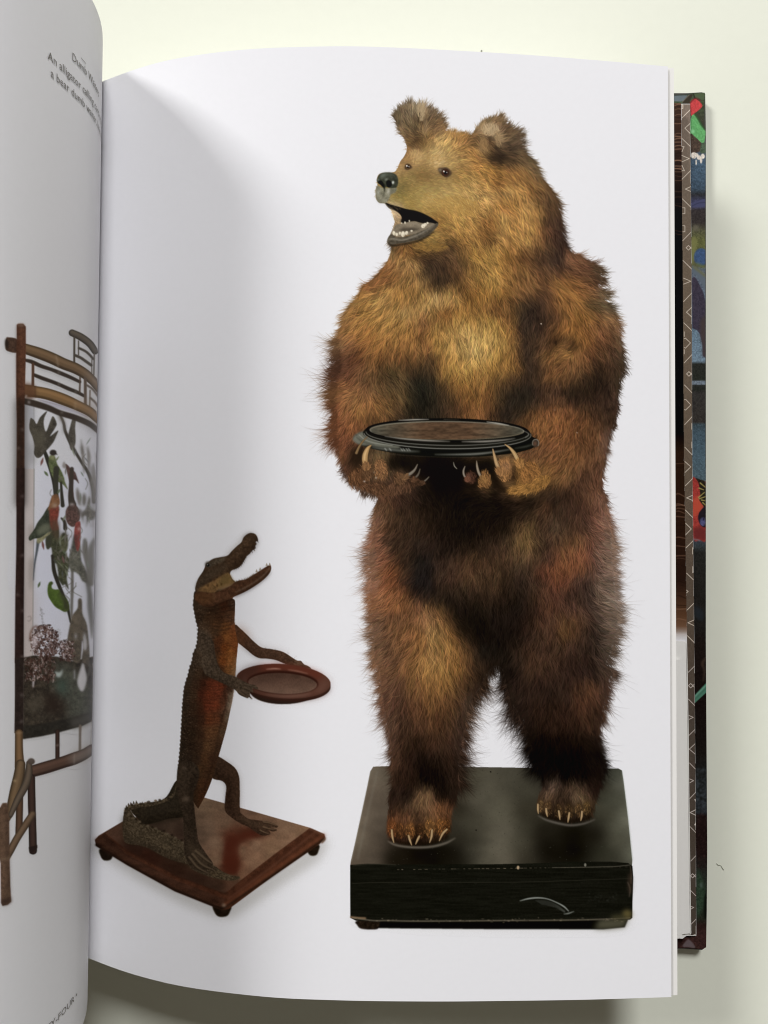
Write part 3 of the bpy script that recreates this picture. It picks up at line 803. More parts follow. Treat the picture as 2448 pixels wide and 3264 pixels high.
# fur direction: native x, y, degrees (0 right, 90 down), hair length (native px)
FLOW = np.array([(1300, 570, 5, 8), (1350, 640, 15, 10), (1320, 700, 40, 12), (1400, 460, -50, 16), (1450, 430, -70, 18),
                 (1380, 520, -20, 10), (1420, 560, 0, 10), (1500, 620, 45, 18), (1480, 680, 60, 20), (1600, 560, 35, 28), (1560, 480, 20, 22),
                 (1700, 600, 60, 34), (1750, 700, 72, 38), (1650, 700, 60, 34), (1550, 720, 55, 28), (1300, 370, -110, 30), (1350, 360, -80, 34),
                 (1400, 380, -30, 34), (1310, 440, 200, 20), (1570, 390, -60, 26), (1620, 400, -40, 34), (1660, 450, -20, 36),
                 (1550, 470, 60, 30), (1700, 520, 40, 36), (1770, 640, 60, 44), (1790, 720, 70, 42), (1400, 900, 85, 34),
                 (1480, 840, 70, 30), (1340, 800, 25, 20), (1380, 770, 10, 18), (1260, 800, 120, 30), (1220, 860, 140, 34), (1450, 1000, 88, 34), (1550, 1130, 88, 34),
                 (1560, 1000, 80, 34), (1400, 1250, 85, 40), (1500, 1260, 88, 44), (1320, 950, 92, 32), (1200, 930, 140, 34), (1150, 1000, 150, 40),
                 (1100, 1060, 145, 46), (1200, 1060, 125, 38), (1280, 1150, 100, 38), (1120, 1200, 130, 38), (1060, 1120, 150, 50),
                 (1050, 1200, 175, 70), (1045, 1260, 165, 74), (1070, 1320, 120, 30), (1050, 1380, 140, 60), (1150, 1350, 95, 24),
                 (1220, 1300, 60, 28), (1250, 1220, 50, 36), (1060, 1480, 120, 30), (1120, 1560, 120, 26), (1200, 1580, 80, 24), (1280, 1560, 40, 24),
                 (1340, 1550, 60, 20), (1650, 900, 60, 36), (1730, 900, 50, 36), (1780, 800, 70, 44), (1850, 870, 20, 44), (1900, 900, 18, 46),
                 (1950, 960, 20, 46), (1970, 1060, 45, 44), (1980, 1150, 65, 40), (1900, 1060, 50, 36), (1850, 1150, 75, 30),
                 (1800, 1130, 150, 24), (1760, 1080, 110, 30), (1700, 1050, 95, 30), (1680, 1200, 90, 34), (1980, 1230, 85, 30), (1960, 1300, 90, 18),
                 (1950, 1380, 80, 26), (1800, 1350, 95, 26), (1750, 1430, 120, 26), (1900, 1480, 90, 24), (1720, 1520, 130, 30), (1660, 1560, 170, 30),
                 (1600, 1540, 200, 18), (1560, 1540, 210, 18), (1740, 1570, 120, 26), (1950, 1500, 60, 40), (1880, 1600, 80, 34),
                 (1280, 1650, 100, 34), (1210, 1640, 120, 36), (1190, 1720, 150, 48), (1185, 1780, 155, 54), (1180, 1870, 160, 54), (1180, 1960, 155, 52),
                 (1190, 2060, 150, 54), (1190, 2150, 145, 52), (1260, 1850, 120, 34), (1260, 1950, 110, 32), (1360, 1980, 88, 40),
                 (1400, 2150, 86, 44), (1260, 2080, 115, 40), (1450, 2030, 65, 38), (1500, 1800, 92, 28), (1500, 1700, 92, 26), (1700, 1800, 95, 34),
                 (1660, 1730, 80, 34), (1850, 1850, 100, 40), (1850, 1750, 85, 40), (1930, 1680, 35, 44), (1955, 1760, 15, 54), (1965, 1850, 12, 56),
                 (1975, 1950, 18, 58), (1975, 2030, 20, 56), (1960, 2110, 35, 54), (1850, 2050, 88, 36), (1700, 2050, 95, 36), (1300, 2280, 95, 44),
                 (1215, 2250, 130, 52), (1230, 2400, 115, 44), (1400, 2300, 88, 44), (1470, 2250, 65, 50), (1500, 2320, 72, 58),
                 (1480, 2400, 78, 56), (1480, 2520, 75, 50), (1530, 2180, 75, 48), (1610, 2180, 115, 48), (1640, 2280, 118, 60), (1670, 2350, 115, 62),
                 (1690, 2450, 105, 54), (1760, 2300, 92, 40), (1850, 2200, 88, 40), (1930, 2250, 60, 46), (1910, 2350, 70, 40), (1930, 2430, 50, 46),
                 (1800, 2450, 90, 34), (1900, 2500, 75, 40), (1350, 2430, 90, 40), (1380, 2520, 95, 34), (1250, 2520, 110, 34),
                 (1250, 2620, 95, 22), (1340, 2580, 100, 26), (1400, 2600, 80, 26), (1300, 2670, 92, 18), (1400, 2670, 90, 18), (1740, 2530, 110, 26),
                 (1780, 2560, 95, 24), (1850, 2540, 75, 26), (1880, 2580, 80, 22), (1800, 2600, 90, 16)], float)

# ---- plinth first (the bear stands on it)
BEAR, PLINTH, TRAY, CLAW, NOSE, EYE, MOUTH, TOOTH, EAR = 1, 2, 3, 4, 5, 6, 7, 8, 9
GATOR, GTRAY, GBASE, GSHADOW, GEYE, BASEFOOT, PLINTHTOP, SCRATCH = 11, 12, 13, 14, 15, 16, 17, 18
RC.T(*PT)
# soft printed shadow on the white ground under the plinth
RC.fill([(70, 890), (400, 930), (900, 945), (1450, 940), (1560, 905), (1560, 870), (70, 860)], (215, 213, 208), PLINTH, 9, 0.55, sm=False)
RC.fill([(96, 885), (1430, 880), (1530, 880), (1512, 922), (1400, 933), (800, 932), (300, 928), (190, 926), (110, 915)], (16, 15, 11), PLINTH, 1.0, sm=False)
RC.fill([(1380, 880), (1530, 875), (1510, 922), (1420, 932), (1350, 930)], (95, 92, 72), PLINTH, 5, 0.8, sm=False)
RC.fill([(95, 888), (205, 888), (210, 925), (185, 934), (120, 930), (98, 912)], (34, 27, 20), PLINTH, 1.0, tex=0.5)
ptop = [(182, 72), (272, 69), (700, 74), (1100, 79), (1478, 82), (1497, 92), (1506, 150), (1530, 350), (1552, 570), (1550, 604), (60, 604), (62, 578),
        (85, 480), (120, 320), (150, 180), (166, 98)]
pl_ctrl = []
for tok in """170,90:110,108,95 250,85:88,85,74 620,90:60,60,52 720,100:78,80,68 900,100:74,76,66 1050,110:42,42,36 1450,100:60,66,58
1495,160:95,102,92 1520,350:112,120,108 1545,540:100,108,96 150,200:105,100,88 130,330:112,108,95 100,460:115,112,98 75,570:90,85,74
200,250:84,80,70 190,400:86,82,72 190,500:82,78,68 180,570:84,80,70 240,480:66,62,54 290,520:28,26,20 290,570:26,24,18 400,530:20,18,14
500,540:18,17,13 600,540:20,19,15 640,560:30,30,24 700,520:62,64,55 650,450:46,46,38 680,380:66,68,58 720,250:84,86,75 800,180:82,84,73
850,300:92,95,82 880,420:98,100,88 850,520:100,102,90 780,570:86,88,76 900,570:95,96,84 950,480:72,74,63 980,560:52,52,43
1000,400:60,62,52 1000,200:68,70,60 1060,420:30,29,23 1100,520:20,19,15 1250,520:17,16,12 1250,430:20,19,14 1360,440:26,25,20
1400,520:40,42,34 1440,560:52,55,46 1460,480:76,80,69 1470,380:82,88,76 1420,330:58,60,50 1440,250:76,82,71 1410,200:52,54,45 1350,150:28,26,21
1480,560:60,63,54 650,200:60,60,50 640,300:44,43,35 1000,300:52,52,43""".split():
    a, b = tok.split(':')
    pl_ctrl.append(list(map(float, a.split(','))) + list(map(float, b.split(','))))
P = RC.pix(np.array(ptop, float))
X0, Y0, cov = RC.cover(P)
gy, gx = np.mgrid[0:60, 0:120]
fx = (X0 + gx / 119 * cov.shape[1]) / RC.s + RC.x0
fy = (Y0 + gy / 59 * cov.shape[0]) / RC.s + RC.y0
fc = field(pl_ctrl, (fx - PT[0]) * PT[2], (fy - PT[1]) * PT[2], soft=34, power=1.8)
fc = resize(fc, *cov.shape)
fc = np.stack([blur(fc[..., q], 9.0) for q in range(3)], -1)
fc = fc * np.array([0.98, 0.91, 0.87]) * (1 + 0.10 * (vnoise(cov.shape, 14, 3, (1, 2)) - .5) + 0.12 * (vnoise(cov.shape, 1.6, 4) - .5))[..., None]
fc = np.stack([blur(fc[..., q], 2.0) * 0.7 + fc[..., q] * 0.3 for q in range(3)], -1)
RC.comp(X0, Y0, cov, fc, PLINTHTOP)
# bevel light on the left edge, dust specks
RC.line([(168, 100), (120, 325), (66, 576)], 4, (150, 146, 130), soft=0.8, alpha=0.55)
RC.line([(205, 95), (150, 330), (100, 560)], 8, (120, 116, 102), soft=2, alpha=0.4)
RC.line([(1497, 95), (1530, 340), (1553, 565)], 5, (140, 148, 136), soft=0.9, alpha=0.5)
for _ in range(60):
    x, y = rng.uniform(620, 1000), rng.uniform(90, 560)
    RC.ell(x, y, rng.uniform(1, 3), rng.uniform(1, 2.5), (35, 34, 28), soft=0.4, alpha=0.6)
for _ in range(40):
    x, y = rng.uniform(250, 1400), rng.uniform(480, 590)
    RC.ell(x, y, rng.uniform(1, 2.5), rng.uniform(1, 2), (120, 120, 105), soft=0.4, alpha=0.35)
RC.ell(803, 100, 4, 4, (25, 22, 18))
RC.ell(726, 408, 4, 4, (25, 22, 18))
# front face
RC.fill([(60, 592), (150, 586), (290, 590), (830, 588), (1100, 582), (1200, 574), (1440, 574), (1530, 582), (1553, 598), (1557, 660), (1553, 800), (1552, 872), (1540, 882), (900, 889), (300, 897),
         (90, 887), (61, 872), (60, 740)], (23, 23, 18), PLINTH, 0.4, sm=False, tex=0.25, cell=5, aniso=(0.5, 6))
RC.line([(75, 596), (160, 588), (300, 590)], 4, (55, 52, 42), alpha=0.8, soft=0.7)
for a, b, al in ((310, 335, .8), (395, 470, .6), (500, 560, .35), (595, 720, .5), (735, 870, .7), (875, 990, .7), (1010, 1120, .4), (1120, 1530, .25)):
    x = a
    while x < b:
        l = rng.uniform(4, 16)
        RC.line([(x, 617 - (x - 300) * .012), (x + l, 617 - (x - 300) * .012)], rng.uniform(2, 4.5), (150, 135, 110), alpha=al * rng.uniform(.3, 1), soft=0.4, sm=False)
        x += l + rng.uniform(4, 26)
RC.line([(1130, 606), (1300, 604), (1460, 600), (1540, 592)], 3.5, (95, 90, 76), alpha=0.8, soft=0.5)
RC.ell(948, 606, 7, 10, (190, 165, 130), soft=0.6, alpha=0.9)
RC.ell(1303, 592, 6, 9, (120, 118, 104), soft=0.6)
RC.line([(70, 690), (250, 684), (420, 686), (700, 684), (1000, 682), (1300, 672), (1550, 664)], 2.6, (52, 50, 40), alpha=0.8, soft=0.5)
RC.line([(64, 868), (100, 872), (140, 874)], 9, (150, 120, 88), soft=1.2, alpha=0.9)
RC.line([(75, 872), (180, 886), (260, 886), (400, 889), (640, 888), (900, 886), (1200, 884), (1430, 878), (1540, 872)], 6,
        (128, 118, 98), soft=0.9, alpha=0.75)
for _ in range(90):
    x = rng.uniform(80, 1530)
    RC.ell(x, 880 + rng.normal(0, 5) + (6 if x < 900 else 0), rng.uniform(2, 9), rng.uniform(1, 3), (145, 132, 108) if rng.random() < .6 else (30, 26, 20), soft=0.7, alpha=0.5)
RC.ell(1525, 852, 26, 24, (110, 98, 58), soft=4, alpha=0.8)
RC.ell(1480, 868, 46, 14, (70, 66, 44), soft=4, alpha=0.8)
RC.ell(1540, 690, 12, 60, (60, 48, 38), soft=3, alpha=0.7)
RC.line([(1528, 684), (1540, 720), (1536, 760)], 4, (110, 95, 80), soft=1, alpha=0.6)
RC.line([(1541, 600), (1546, 640), (1545, 690)], 3, (120, 96, 78), soft=0.8, alpha=0.6)
for _ in range(70):
    x, y = rng.uniform(1310, 1470), rng.normal(775, 14)
    RC.ell(x, y, rng.uniform(1, 6), rng.uniform(1, 2.4), (70, 72, 63), soft=0.9, alpha=0.3)
for _ in range(160):
    x, y = rng.uniform(70, 1540), rng.uniform(620, 880)
    RC.line([(x, y), (x + rng.uniform(3, 28), y + rng.uniform(-1, 1))], rng.uniform(1, 2), (60, 58, 48), alpha=rng.uniform(.1, .5), soft=0.5, sm=False)
# chalky arc scratched into the front face
RC.line([(958, 782), (1000, 771), (1050, 766), (1100, 771), (1150, 790), (1190, 812), (1215, 836)], [3, 7, 7, 5, 5, 7, 4], (160, 165, 155), SCRATCH, 0.8, 0.9)
for k in range(5):
    RC.line([(1040 + 8 * k, 780 + 5 * k), (1100, 784 + 5 * k), (1150, 802 + 4 * k), (1195, 836 + 2 * k)], 2.4, (120, 124, 114), SCRATCH, 0.9, 0.45)
RC.line([(1190, 852), (1215, 848), (1243, 838)], [3, 7, 3], (140, 145, 134), SCRATCH, 0.8, 0.8)

# ---- the bear's fur: base colours, then clumps, then some 90,000 hairs
Pb = np.array([((x - RC.x0) * RC.s, (y - RC.y0) * RC.s) for x, y in catmull(OUT, n=3)])
bx0, by0, bcov = RC.cover(Pb)
bh, bw = bcov.shape
mask = np.zeros((RC.h, RC.w))
mask[by0:by0 + bh, bx0:bx0 + bw] = bcov
gh, gw = 170, 84
GY, GX = np.mgrid[0:gh, 0:gw]
FX = (bx0 - 60 + GX / (gw - 1) * (bw + 120)) / RC.s + RC.x0
FY = (by0 - 60 + GY / (gh - 1) * (bh + 120)) / RC.s + RC.y0
colf = field(ctrl, FX, FY, soft=12, power=2.8)
fl = np.stack([FLOW[:, 0], FLOW[:, 1], np.cos(np.radians(FLOW[:, 2])), np.sin(np.radians(FLOW[:, 2])), FLOW[:, 3]], -1)
flf = field(fl, FX, FY, soft=25, power=1.7)
colf = resize(colf, bh + 120, bw + 120)
flf = resize(flf, bh + 120, bw + 120)
COL = np.zeros((RC.h, RC.w, 3))
FLW = np.zeros((RC.h, RC.w, 3))
ya, xa = by0 - 60, bx0 - 60
y_lo, x_lo = max(0, ya), max(0, xa)
y_hi, x_hi = min(RC.h, ya + bh + 120), min(RC.w, xa + bw + 120)
COL[y_lo:y_hi, x_lo:x_hi] = colf[y_lo - ya:y_hi - ya, x_lo - xa:x_hi - xa]
FLW[y_lo:y_hi, x_lo:x_hi] = flf[y_lo - ya:y_hi - ya, x_lo - xa:x_hi - xa]
for _q in range(3):
    COL[..., _q] = blur(COL[..., _q], 5.0)
inner = blur(mask, 6.0)
core = np.clip((inner - 0.42) / 0.3, 0, 1) * mask
face = np.zeros((RC.h, RC.w))
yy, xx = np.mgrid[0:RC.h, 0:RC.w]
nx_, ny_ = RC.x0 + xx / RC.s, RC.y0 + yy / RC.s
face = np.clip(1.25 - np.hypot((nx_ - 1340) / 150.0, (ny_ - 600) / 150.0), 0, 1) * mask
face = np.clip(face * 1.6, 0, 1)
edge_a = np.maximum(core, np.clip(face * 2, 0, 1) * mask)
cl = vnoise((RC.h, RC.w), 9, 11) * 0.5 + vnoise((RC.h, RC.w), 4.5, 12) * 0.5
base = COL * (0.90 + (cl[..., None] - 0.5) * 0.34 * (1 - 0.75 * face[..., None]))
RC.c = RC.c * (1 - edge_a[..., None]) + base * edge_a[..., None]
RC.lab[mask > 0.4] = BEAR


def fur(n, region, lscale, light, spread, width=1.0, alpha=0.75, seed=0, curve=0.5, clump=0.5, tint=(1, 1, 1), out=0.0, only=None):
    r = np.random.default_rng(seed)
    ys, xs = np.nonzero(region > 0.5)
    k = r.integers(0, len(ys), n)
    x, y = xs[k] + r.random(n), ys[k] + r.random(n)
    xi, yi = xs[k], ys[k]
    F = FLW[yi, xi]
    a = np.arctan2(F[:, 1], F[:, 0]) + r.normal(0, spread, n)
    wob = (wobn[yi, xi] - 0.5) * 0.8 * (1 - 0.7 * face[yi, xi])
    a = a + wob
    L = F[:, 2] * RC.s * lscale * r.uniform(0.5, 1.15, n)
    sd = (cl[yi, xi] - 0.5) * 2
    lum = light[0] + (light[1] - light[0]) * np.clip(0.5 + clump * sd + (1 - clump) * r.normal(0, 0.33, n), 0, 1)
    lum = 1 + (lum - 1) * (1 - 0.62 * face[yi, xi])
    C = COL[yi, xi] * lum[:, None] * (1 + r.normal(0, 0.03, (n, 3))) * np.array(tint)
    # hairs start a little upstream, so that they end where they were sown
    x -= np.cos(a) * L * 0.4
    y -= np.sin(a) * L * 0.4
    RC.hair(x, y, a, L, r.normal(0, curve, n), C, width, alpha)


wobn = vnoise((RC.h, RC.w), 13, 21)
inside = (inner * mask > 0.5).astype(float)
rim = ((inner < 0.86) & (mask > 0.5) & (face < 0.2) & (ny_ < 2560) & ~((nx_ < 1260) & (ny_ > 500) & (ny_ < 830) & (nx_ < 1250))).astype(float)
lowc = ((mask > 0.5) & (inner > 0.5)).astype(float)
fur(20000, lowc, 1.4, (0.55, 1.12), 0.11, 0.95, 0.6, 1)
fur(9000, lowc, 1.0, (0.38, 0.8), 0.18, 0.6, 0.55, 4, clump=0.5)
fur(26000, lowc, 1.4, (0.66, 1.32), 0.13, 0.7, 0.8, 2)
fur(17000, lowc, 1.4, (0.95, 1.55), 0.14, 0.55, 0.85, 3, clump=0.4)
fur(10000, lowc, 1.05, (0.35, 0.75), 0.16, 0.5, 0.7, 6, clump=0.35)
fur(8000, lowc, 1.3, (1.1, 1.7), 0.16, 0.45, 0.85, 7, clump=0.3)
# wisps beyond the outline
fur(5000, rim, 1.0, (0.7, 1.25), 0.20, 0.8, 0.7, 5)
edgeband = ((mask > 0.5) & (inner < 0.66) & (face < 0.1) & (ny_ < 2500) & ~((nx_ < 1262) & (ny_ > 500) & (ny_ < 830))).astype(float)


def wisps(n, seed, col_mul, ls, al, w, jit, outw=0.4):
    r = np.random.default_rng(seed)
    ys, xs = np.nonzero(edgeband > 0.5)
    k = r.integers(0, len(ys), n)
    yi, xi = ys[k], xs[k]
    F = FLW[yi, xi]
    gyy, gxx = grad[0][yi, xi], grad[1][yi, xi]
    g = np.hypot(gyy, gxx) + 1e-6
    ox, oy = -gxx / g, -gyy / g
    a = np.arctan2(F[:, 1] * 1.0 + oy * outw, F[:, 0] * 1.0 + ox * outw)
    tuft = (wobt[yi, xi] - 0.5) * 1.1
    a = a + r.normal(0, jit, n) + tuft
    L = F[:, 2] * RC.s * ls * r.uniform(0.3, 1.15, n) * (0.45 + 1.1 * wobt2[yi, xi])
    C = COL[yi, xi] * r.uniform(col_mul[0], col_mul[1], n)[:, None]
    RC.hair(xi + r.random(n), yi + r.random(n), a, L, r.normal(0, 0.5, n), C, w, al)


grad = np.gradient(inner)
wobt = vnoise((RC.h, RC.w), 7, 33)
wobt2 = vnoise((RC.h, RC.w), 5, 34)
wisps(4200, 41, (0.75, 1.1), 0.72, 0.55, 0.8, 0.20, 0.5)
_e0 = edgeband
edgeband = _e0 * (ny_ > 1560)
wisps(2300, 42, (0.45, 0.85), 1.1, 0.34, 0.55, 0.24, 0.5)
edgeband = _e0 * (ny_ <= 1560)
wisps(1700, 48, (0.5, 0.95), 0.8, 0.36, 0.55, 0.2, 0.4)
edgeband = _e0
_e0 = edgeband
edgeband = _e0 * (((ny_ > 1080) & (nx_ < 1150) & (ny_ < 1420)) | (ny_ > 1700))
wisps(1000, 46, (0.6, 1.3), 1.35, 0.24, 0.5, 0.26, 0.35)
edgeband = _e0
# paler tips on the flanks and between the legs
_eb = edgeband
edgeband = _eb * ((ny_ > 1600) & ((nx_ > 1880) | (nx_ < 1260)))
wisps(2200, 43, (1.05, 1.45), 0.85, 0.3, 0.6, 0.30)
edgeband = _eb * ((ny_ > 2120) & (nx_ > 1450) & (nx_ < 1720))
wisps(3200, 44, (0.45, 1.15), 1.3, 0.30, 0.55, 0.35, 0.6)
wisps(500, 47, (1.3, 2.4), 1.2, 0.28, 0.5, 0.35, 0.6)
edgeband = ((mask > 0.5) & (inner < 0.93)) * 1.0 * ((ny_ > 1080) & (ny_ < 1420) & (nx_ < 1120))
wisps(1300, 45, (0.45, 1.0), 1.25, 0.34, 0.55, 0.30, 0.4)
edgeband = _eb
# ears are their own pieces
RC.T(*HT)
for pts in ([(375, 500), (360, 440), (325, 370), (300, 320), (280, 270), (262, 230), (290, 185), (330, 140), (390, 115), (440, 125), (500, 145),
             (560, 160), (615, 190), (655, 235), (680, 270), (696, 320), (692, 350), (620, 385), (540, 440), (440, 490)],
            [(900, 385), (930, 340), (970, 285), (1030, 245), (1100, 228), (1155, 215), (1170, 262), (1225, 305), (1290, 345), (1330, 375),
             (1310, 420), (1335, 450), (1330, 500), (1380, 560), (1300, 600), (1200, 590), (1090, 595), (1000, 560), (940, 500), (880, 440)]):
    Pe = RC.pix(catmull(pts))
    ex0, ey0, ec = RC.cover(Pe)
    RC.lab[ey0:ey0 + ec.shape[0], ex0:ex0 + ec.shape[1]][ec > 0.5] = EAR
# ear tufts: pale inner fur with dark folds
RC.line([(470, 165), (500, 200), (520, 260), (530, 320), (520, 380)], [10, 22, 22, 16, 6], (158, 136, 102), soft=3, alpha=0.55)
RC.line([(485, 205), (498, 260), (490, 330), (480, 400)], [6, 9, 8, 5], (58, 42, 26), soft=1.5, alpha=0.6)
RC.line([(950, 350), (1000, 330), (1060, 345), (1110, 385), (1140, 440), (1160, 490)], [12, 30, 34, 26, 14, 5], (172, 148, 112), soft=4, alpha=0.6)
RC.line([(1040, 395), (1050, 440), (1035, 490)], [10, 18, 8], (60, 44, 28), soft=2, alpha=0.6)
RC.fill([(1000, 560), (1090, 595), (1200, 592), (1260, 605), (1200, 560), (1110, 530), (1060, 555)], (42, 30, 18), None, 3, 0.6)

# ---- head details
RC.fill([(195, 932), (240, 948), (300, 965), (370, 985), (440, 998), (500, 1018), (560, 1048), (605, 1078), (632, 1100), (600, 1118), (550, 1104), (520, 1108),
         (470, 1098), (440, 1088), (400, 1092), (345, 1108), (325, 1085), (332, 1055), (312, 1022), (272, 997), (225, 975)], (17, 15, 10), MOUTH, 0.7)
for x, y in ((235, 962), (255, 972), (275, 968), (290, 980), (262, 990), (300, 990), (318, 985), (245, 978)):
    RC.ell(x, y, rng.uniform(5, 10), rng.uniform(3, 6), (92, 76, 60), MOUTH, 0.8, 0.7, rot=rng.uniform(0, 60))
RC.line([(195, 938), (225, 968), (262, 990), (300, 1012)], [5, 6, 5, 3], (150, 135, 110), MOUTH, 0.8, 0.7)
RC.line([(330, 1060), (322, 1090), (300, 1112)], 5, (120, 100, 75), MOUTH, 1, 0.8)
RC.fill([(262, 1148), (285, 1118), (330, 1104), (400, 1090), (440, 1086), (500, 1100), (560, 1096), (605, 1108), (600, 1135), (540, 1165), (460, 1188), (380, 1200),
         (320, 1214), (270, 1200), (245, 1182)], (128, 116, 96), MOUTH, 0.6, tex=0.15, cell=6)
RC.fill([(310, 1160), (350, 1140), (430, 1140), (480, 1150), (430, 1165), (370, 1170)], (62, 55, 44), MOUTH, 2.0, 0.8)
RC.line([(330, 1125), (380, 1105), (440, 1105), (500, 1120)], [4, 10, 10, 4], (158, 146, 124), MOUTH, 2, 0.6)
RC.line([(335, 1096), (350, 1080), (362, 1098)], 6, (28, 24, 18), MOUTH, 1, 0.8)
RC.fill([(213, 1247), (225, 1213), (250, 1190), (290, 1212), (350, 1212), (420, 1193), (500, 1163), (570, 1128), (622, 1098), (628, 1120), (590, 1165), (530, 1212),
         (460, 1238), (380, 1258), (300, 1270), (250, 1277), (222, 1268)], (84, 76, 62), MOUTH, 0.6, tex=0.25, cell=4)
RC.line([(222, 1235), (262, 1228), (330, 1240), (400, 1222), (480, 1190), (540, 1155), (600, 1115)], [5, 7, 6, 6, 6, 5, 4], (178, 172, 156), MOUTH, 1.2, 0.75)
RC.line([(225, 1262), (240, 1250), (290, 1256), (370, 1246), (450, 1225), (540, 1185), (610, 1130)], [4, 4, 4, 4, 5, 5, 3], (44, 38, 30), MOUTH, 1, 0.8)
RC.line([(224, 1268), (250, 1282), (300, 1280), (380, 1266), (460, 1248), (540, 1210), (600, 1165)], [9, 14, 13, 12, 14, 14, 6], (32, 27, 20), MOUTH, 1.4, 0.9)
RC.line([(240, 1285), (255, 1318), (290, 1330)], [10, 14, 6], (48, 36, 22), BEAR, 2.5, 0.8)
for x, y, a, b, rt in ((270, 1182, 12, 18, -10), (293, 1193, 10, 14, 0), (318, 1182, 9, 12, 0), (343, 1190, 15, 23, 5), (372, 1180, 12, 16, 20), (413, 1164, 9, 8, 0),
                       (508, 1124, 16, 18, 40), (525, 1112, 12, 12, 30), (543, 1100, 8, 9, 0), (360, 1097, 7, 10, 0), (395, 1083, 5, 9, 0), (333, 1100, 5, 6, 0)):
    RC.ell(x, y, a, b, (232, 222, 196), TOOTH, 0.6, 0.95, rot=rt)
    RC.ell(x + a * .3, y + b * .45, a * .5, b * .3, (170, 155, 125), TOOTH, 0.8, 0.6, rot=rt)
# muzzle lip and nose
RC.fill([(135, 795), (175, 812), (230, 815), (292, 812), (280, 850), (246, 868), (232, 900), (205, 936), (150, 936), (125, 902), (121, 835)], (122, 119, 102), NOSE, 0.7, tex=0.2, cell=5)
RC.ell(225, 842, 9, 26, (196, 192, 176), NOSE, 2, 0.8, rot=15)
RC.ell(143, 850, 7, 22, (190, 192, 180), NOSE, 2, 0.7, rot=10)
RC.line([(192, 815), (190, 850), (178, 890), (150, 925)], [5, 5, 4, 3], (70, 68, 56), NOSE, 1.2, 0.8)
RC.ell(165, 905, 26, 18, (150, 146, 128), NOSE, 3, 0.5)
RC.ell(262, 835, 26, 14, (98, 96, 80), NOSE, 3, 0.7)
RC.fill([(133, 742), (150, 706), (192, 688), (250, 690), (290, 710), (304, 750), (300, 792), (285, 812), (240, 815), (205, 806), (190, 826), (175, 800), (145, 778), (129, 757)],
        (64, 66, 56), NOSE, 0.7, tex=0.2, cell=5)
RC.ell(182, 712, 26, 11, (138, 146, 134), NOSE, 3, 0.85, rot=-20)
RC.ell(240, 705, 34, 9, (98, 104, 92), NOSE, 3, 0.8)
RC.ell(262, 770, 8, 13, (215, 218, 208), NOSE, 1.2, 0.95, rot=15)
RC.ell(208, 745, 14, 6, (170, 175, 162), NOSE, 1.8, 0.8, rot=-30)
RC.ell(140, 748, 8, 6, (160, 165, 152), NOSE, 1.5, 0.8)
RC.fill([(140, 765), (165, 755), (182, 775), (190, 805), (180, 808), (158, 785), (142, 775)], (12, 12, 9), NOSE, 1.0)
RC.fill([(208, 762), (225, 752), (245, 765), (250, 790), (240, 805), (222, 808), (210, 790)], (10, 10, 8), NOSE, 1.0)
RC.line([(190, 780), (194, 812), (192, 840)], 5, (36, 36, 30), NOSE, 1.0)
RC.line([(255, 745), (285, 755), (292, 785)], [5, 7, 5], (40, 41, 34), NOSE, 1.5, 0.8)
# glossier nose
_nm = (RC.lab == NOSE)[..., None]
RC.c = np.where(_nm, np.clip((RC.c - 70) * 1.22 + 62, 6, 240), RC.c)
# short pale hairs on brow and cheek, in the ears, dark ones under the jaw
for cx_, cy_, rx_, ry_, c_, a_, n_, l_ in ((450, 570, 44, 60, (186, 152, 98), 270, 160, 26), (615, 580, 60, 34, (190, 156, 100), 300, 180, 26), (560, 900, 80, 60, (176, 142, 80), 30, 200, 34),
                                       (740, 920, 110, 60, (172, 136, 74), 40, 260, 40), (860, 960, 100, 70, (172, 134, 72), 55, 260, 46), (490, 200, 34, 80, (170, 148, 112), 275, 150, 46),
                                       (1060, 350, 70, 46, (180, 156, 118), 250, 180, 46), (1130, 430, 30, 60, (150, 124, 88), 240, 90, 46), (1000, 480, 40, 60, (140, 110, 72), 262, 120, 46),
                                       (560, 600, 190, 70, (168, 134, 78), 330, 240, 22), (420, 860, 110, 70, (150, 124, 66), 20, 200, 20), (600, 1290, 120, 34, (140, 106, 54), 150, 200, 36)):
    _r = np.random.default_rng(int(cx_ + cy_))
    t_, q_ = _r.uniform(0, 6.283, n_), np.sqrt(_r.random(n_))
    p_ = RC.pix(np.stack([cx_ + rx_ * q_ * np.cos(t_), cy_ + ry_ * q_ * np.sin(t_)], -1))
    RC.hair(p_[:, 0], p_[:, 1], np.radians(a_) + _r.normal(0, .22, n_), l_ * RC.s / RC.tile[2] * _r.uniform(.6, 1.3, n_), _r.normal(0, .4, n_),
            np.array(c_, float) * _r.uniform(.82, 1.15, n_)[:, None], 0.55, 0.55)
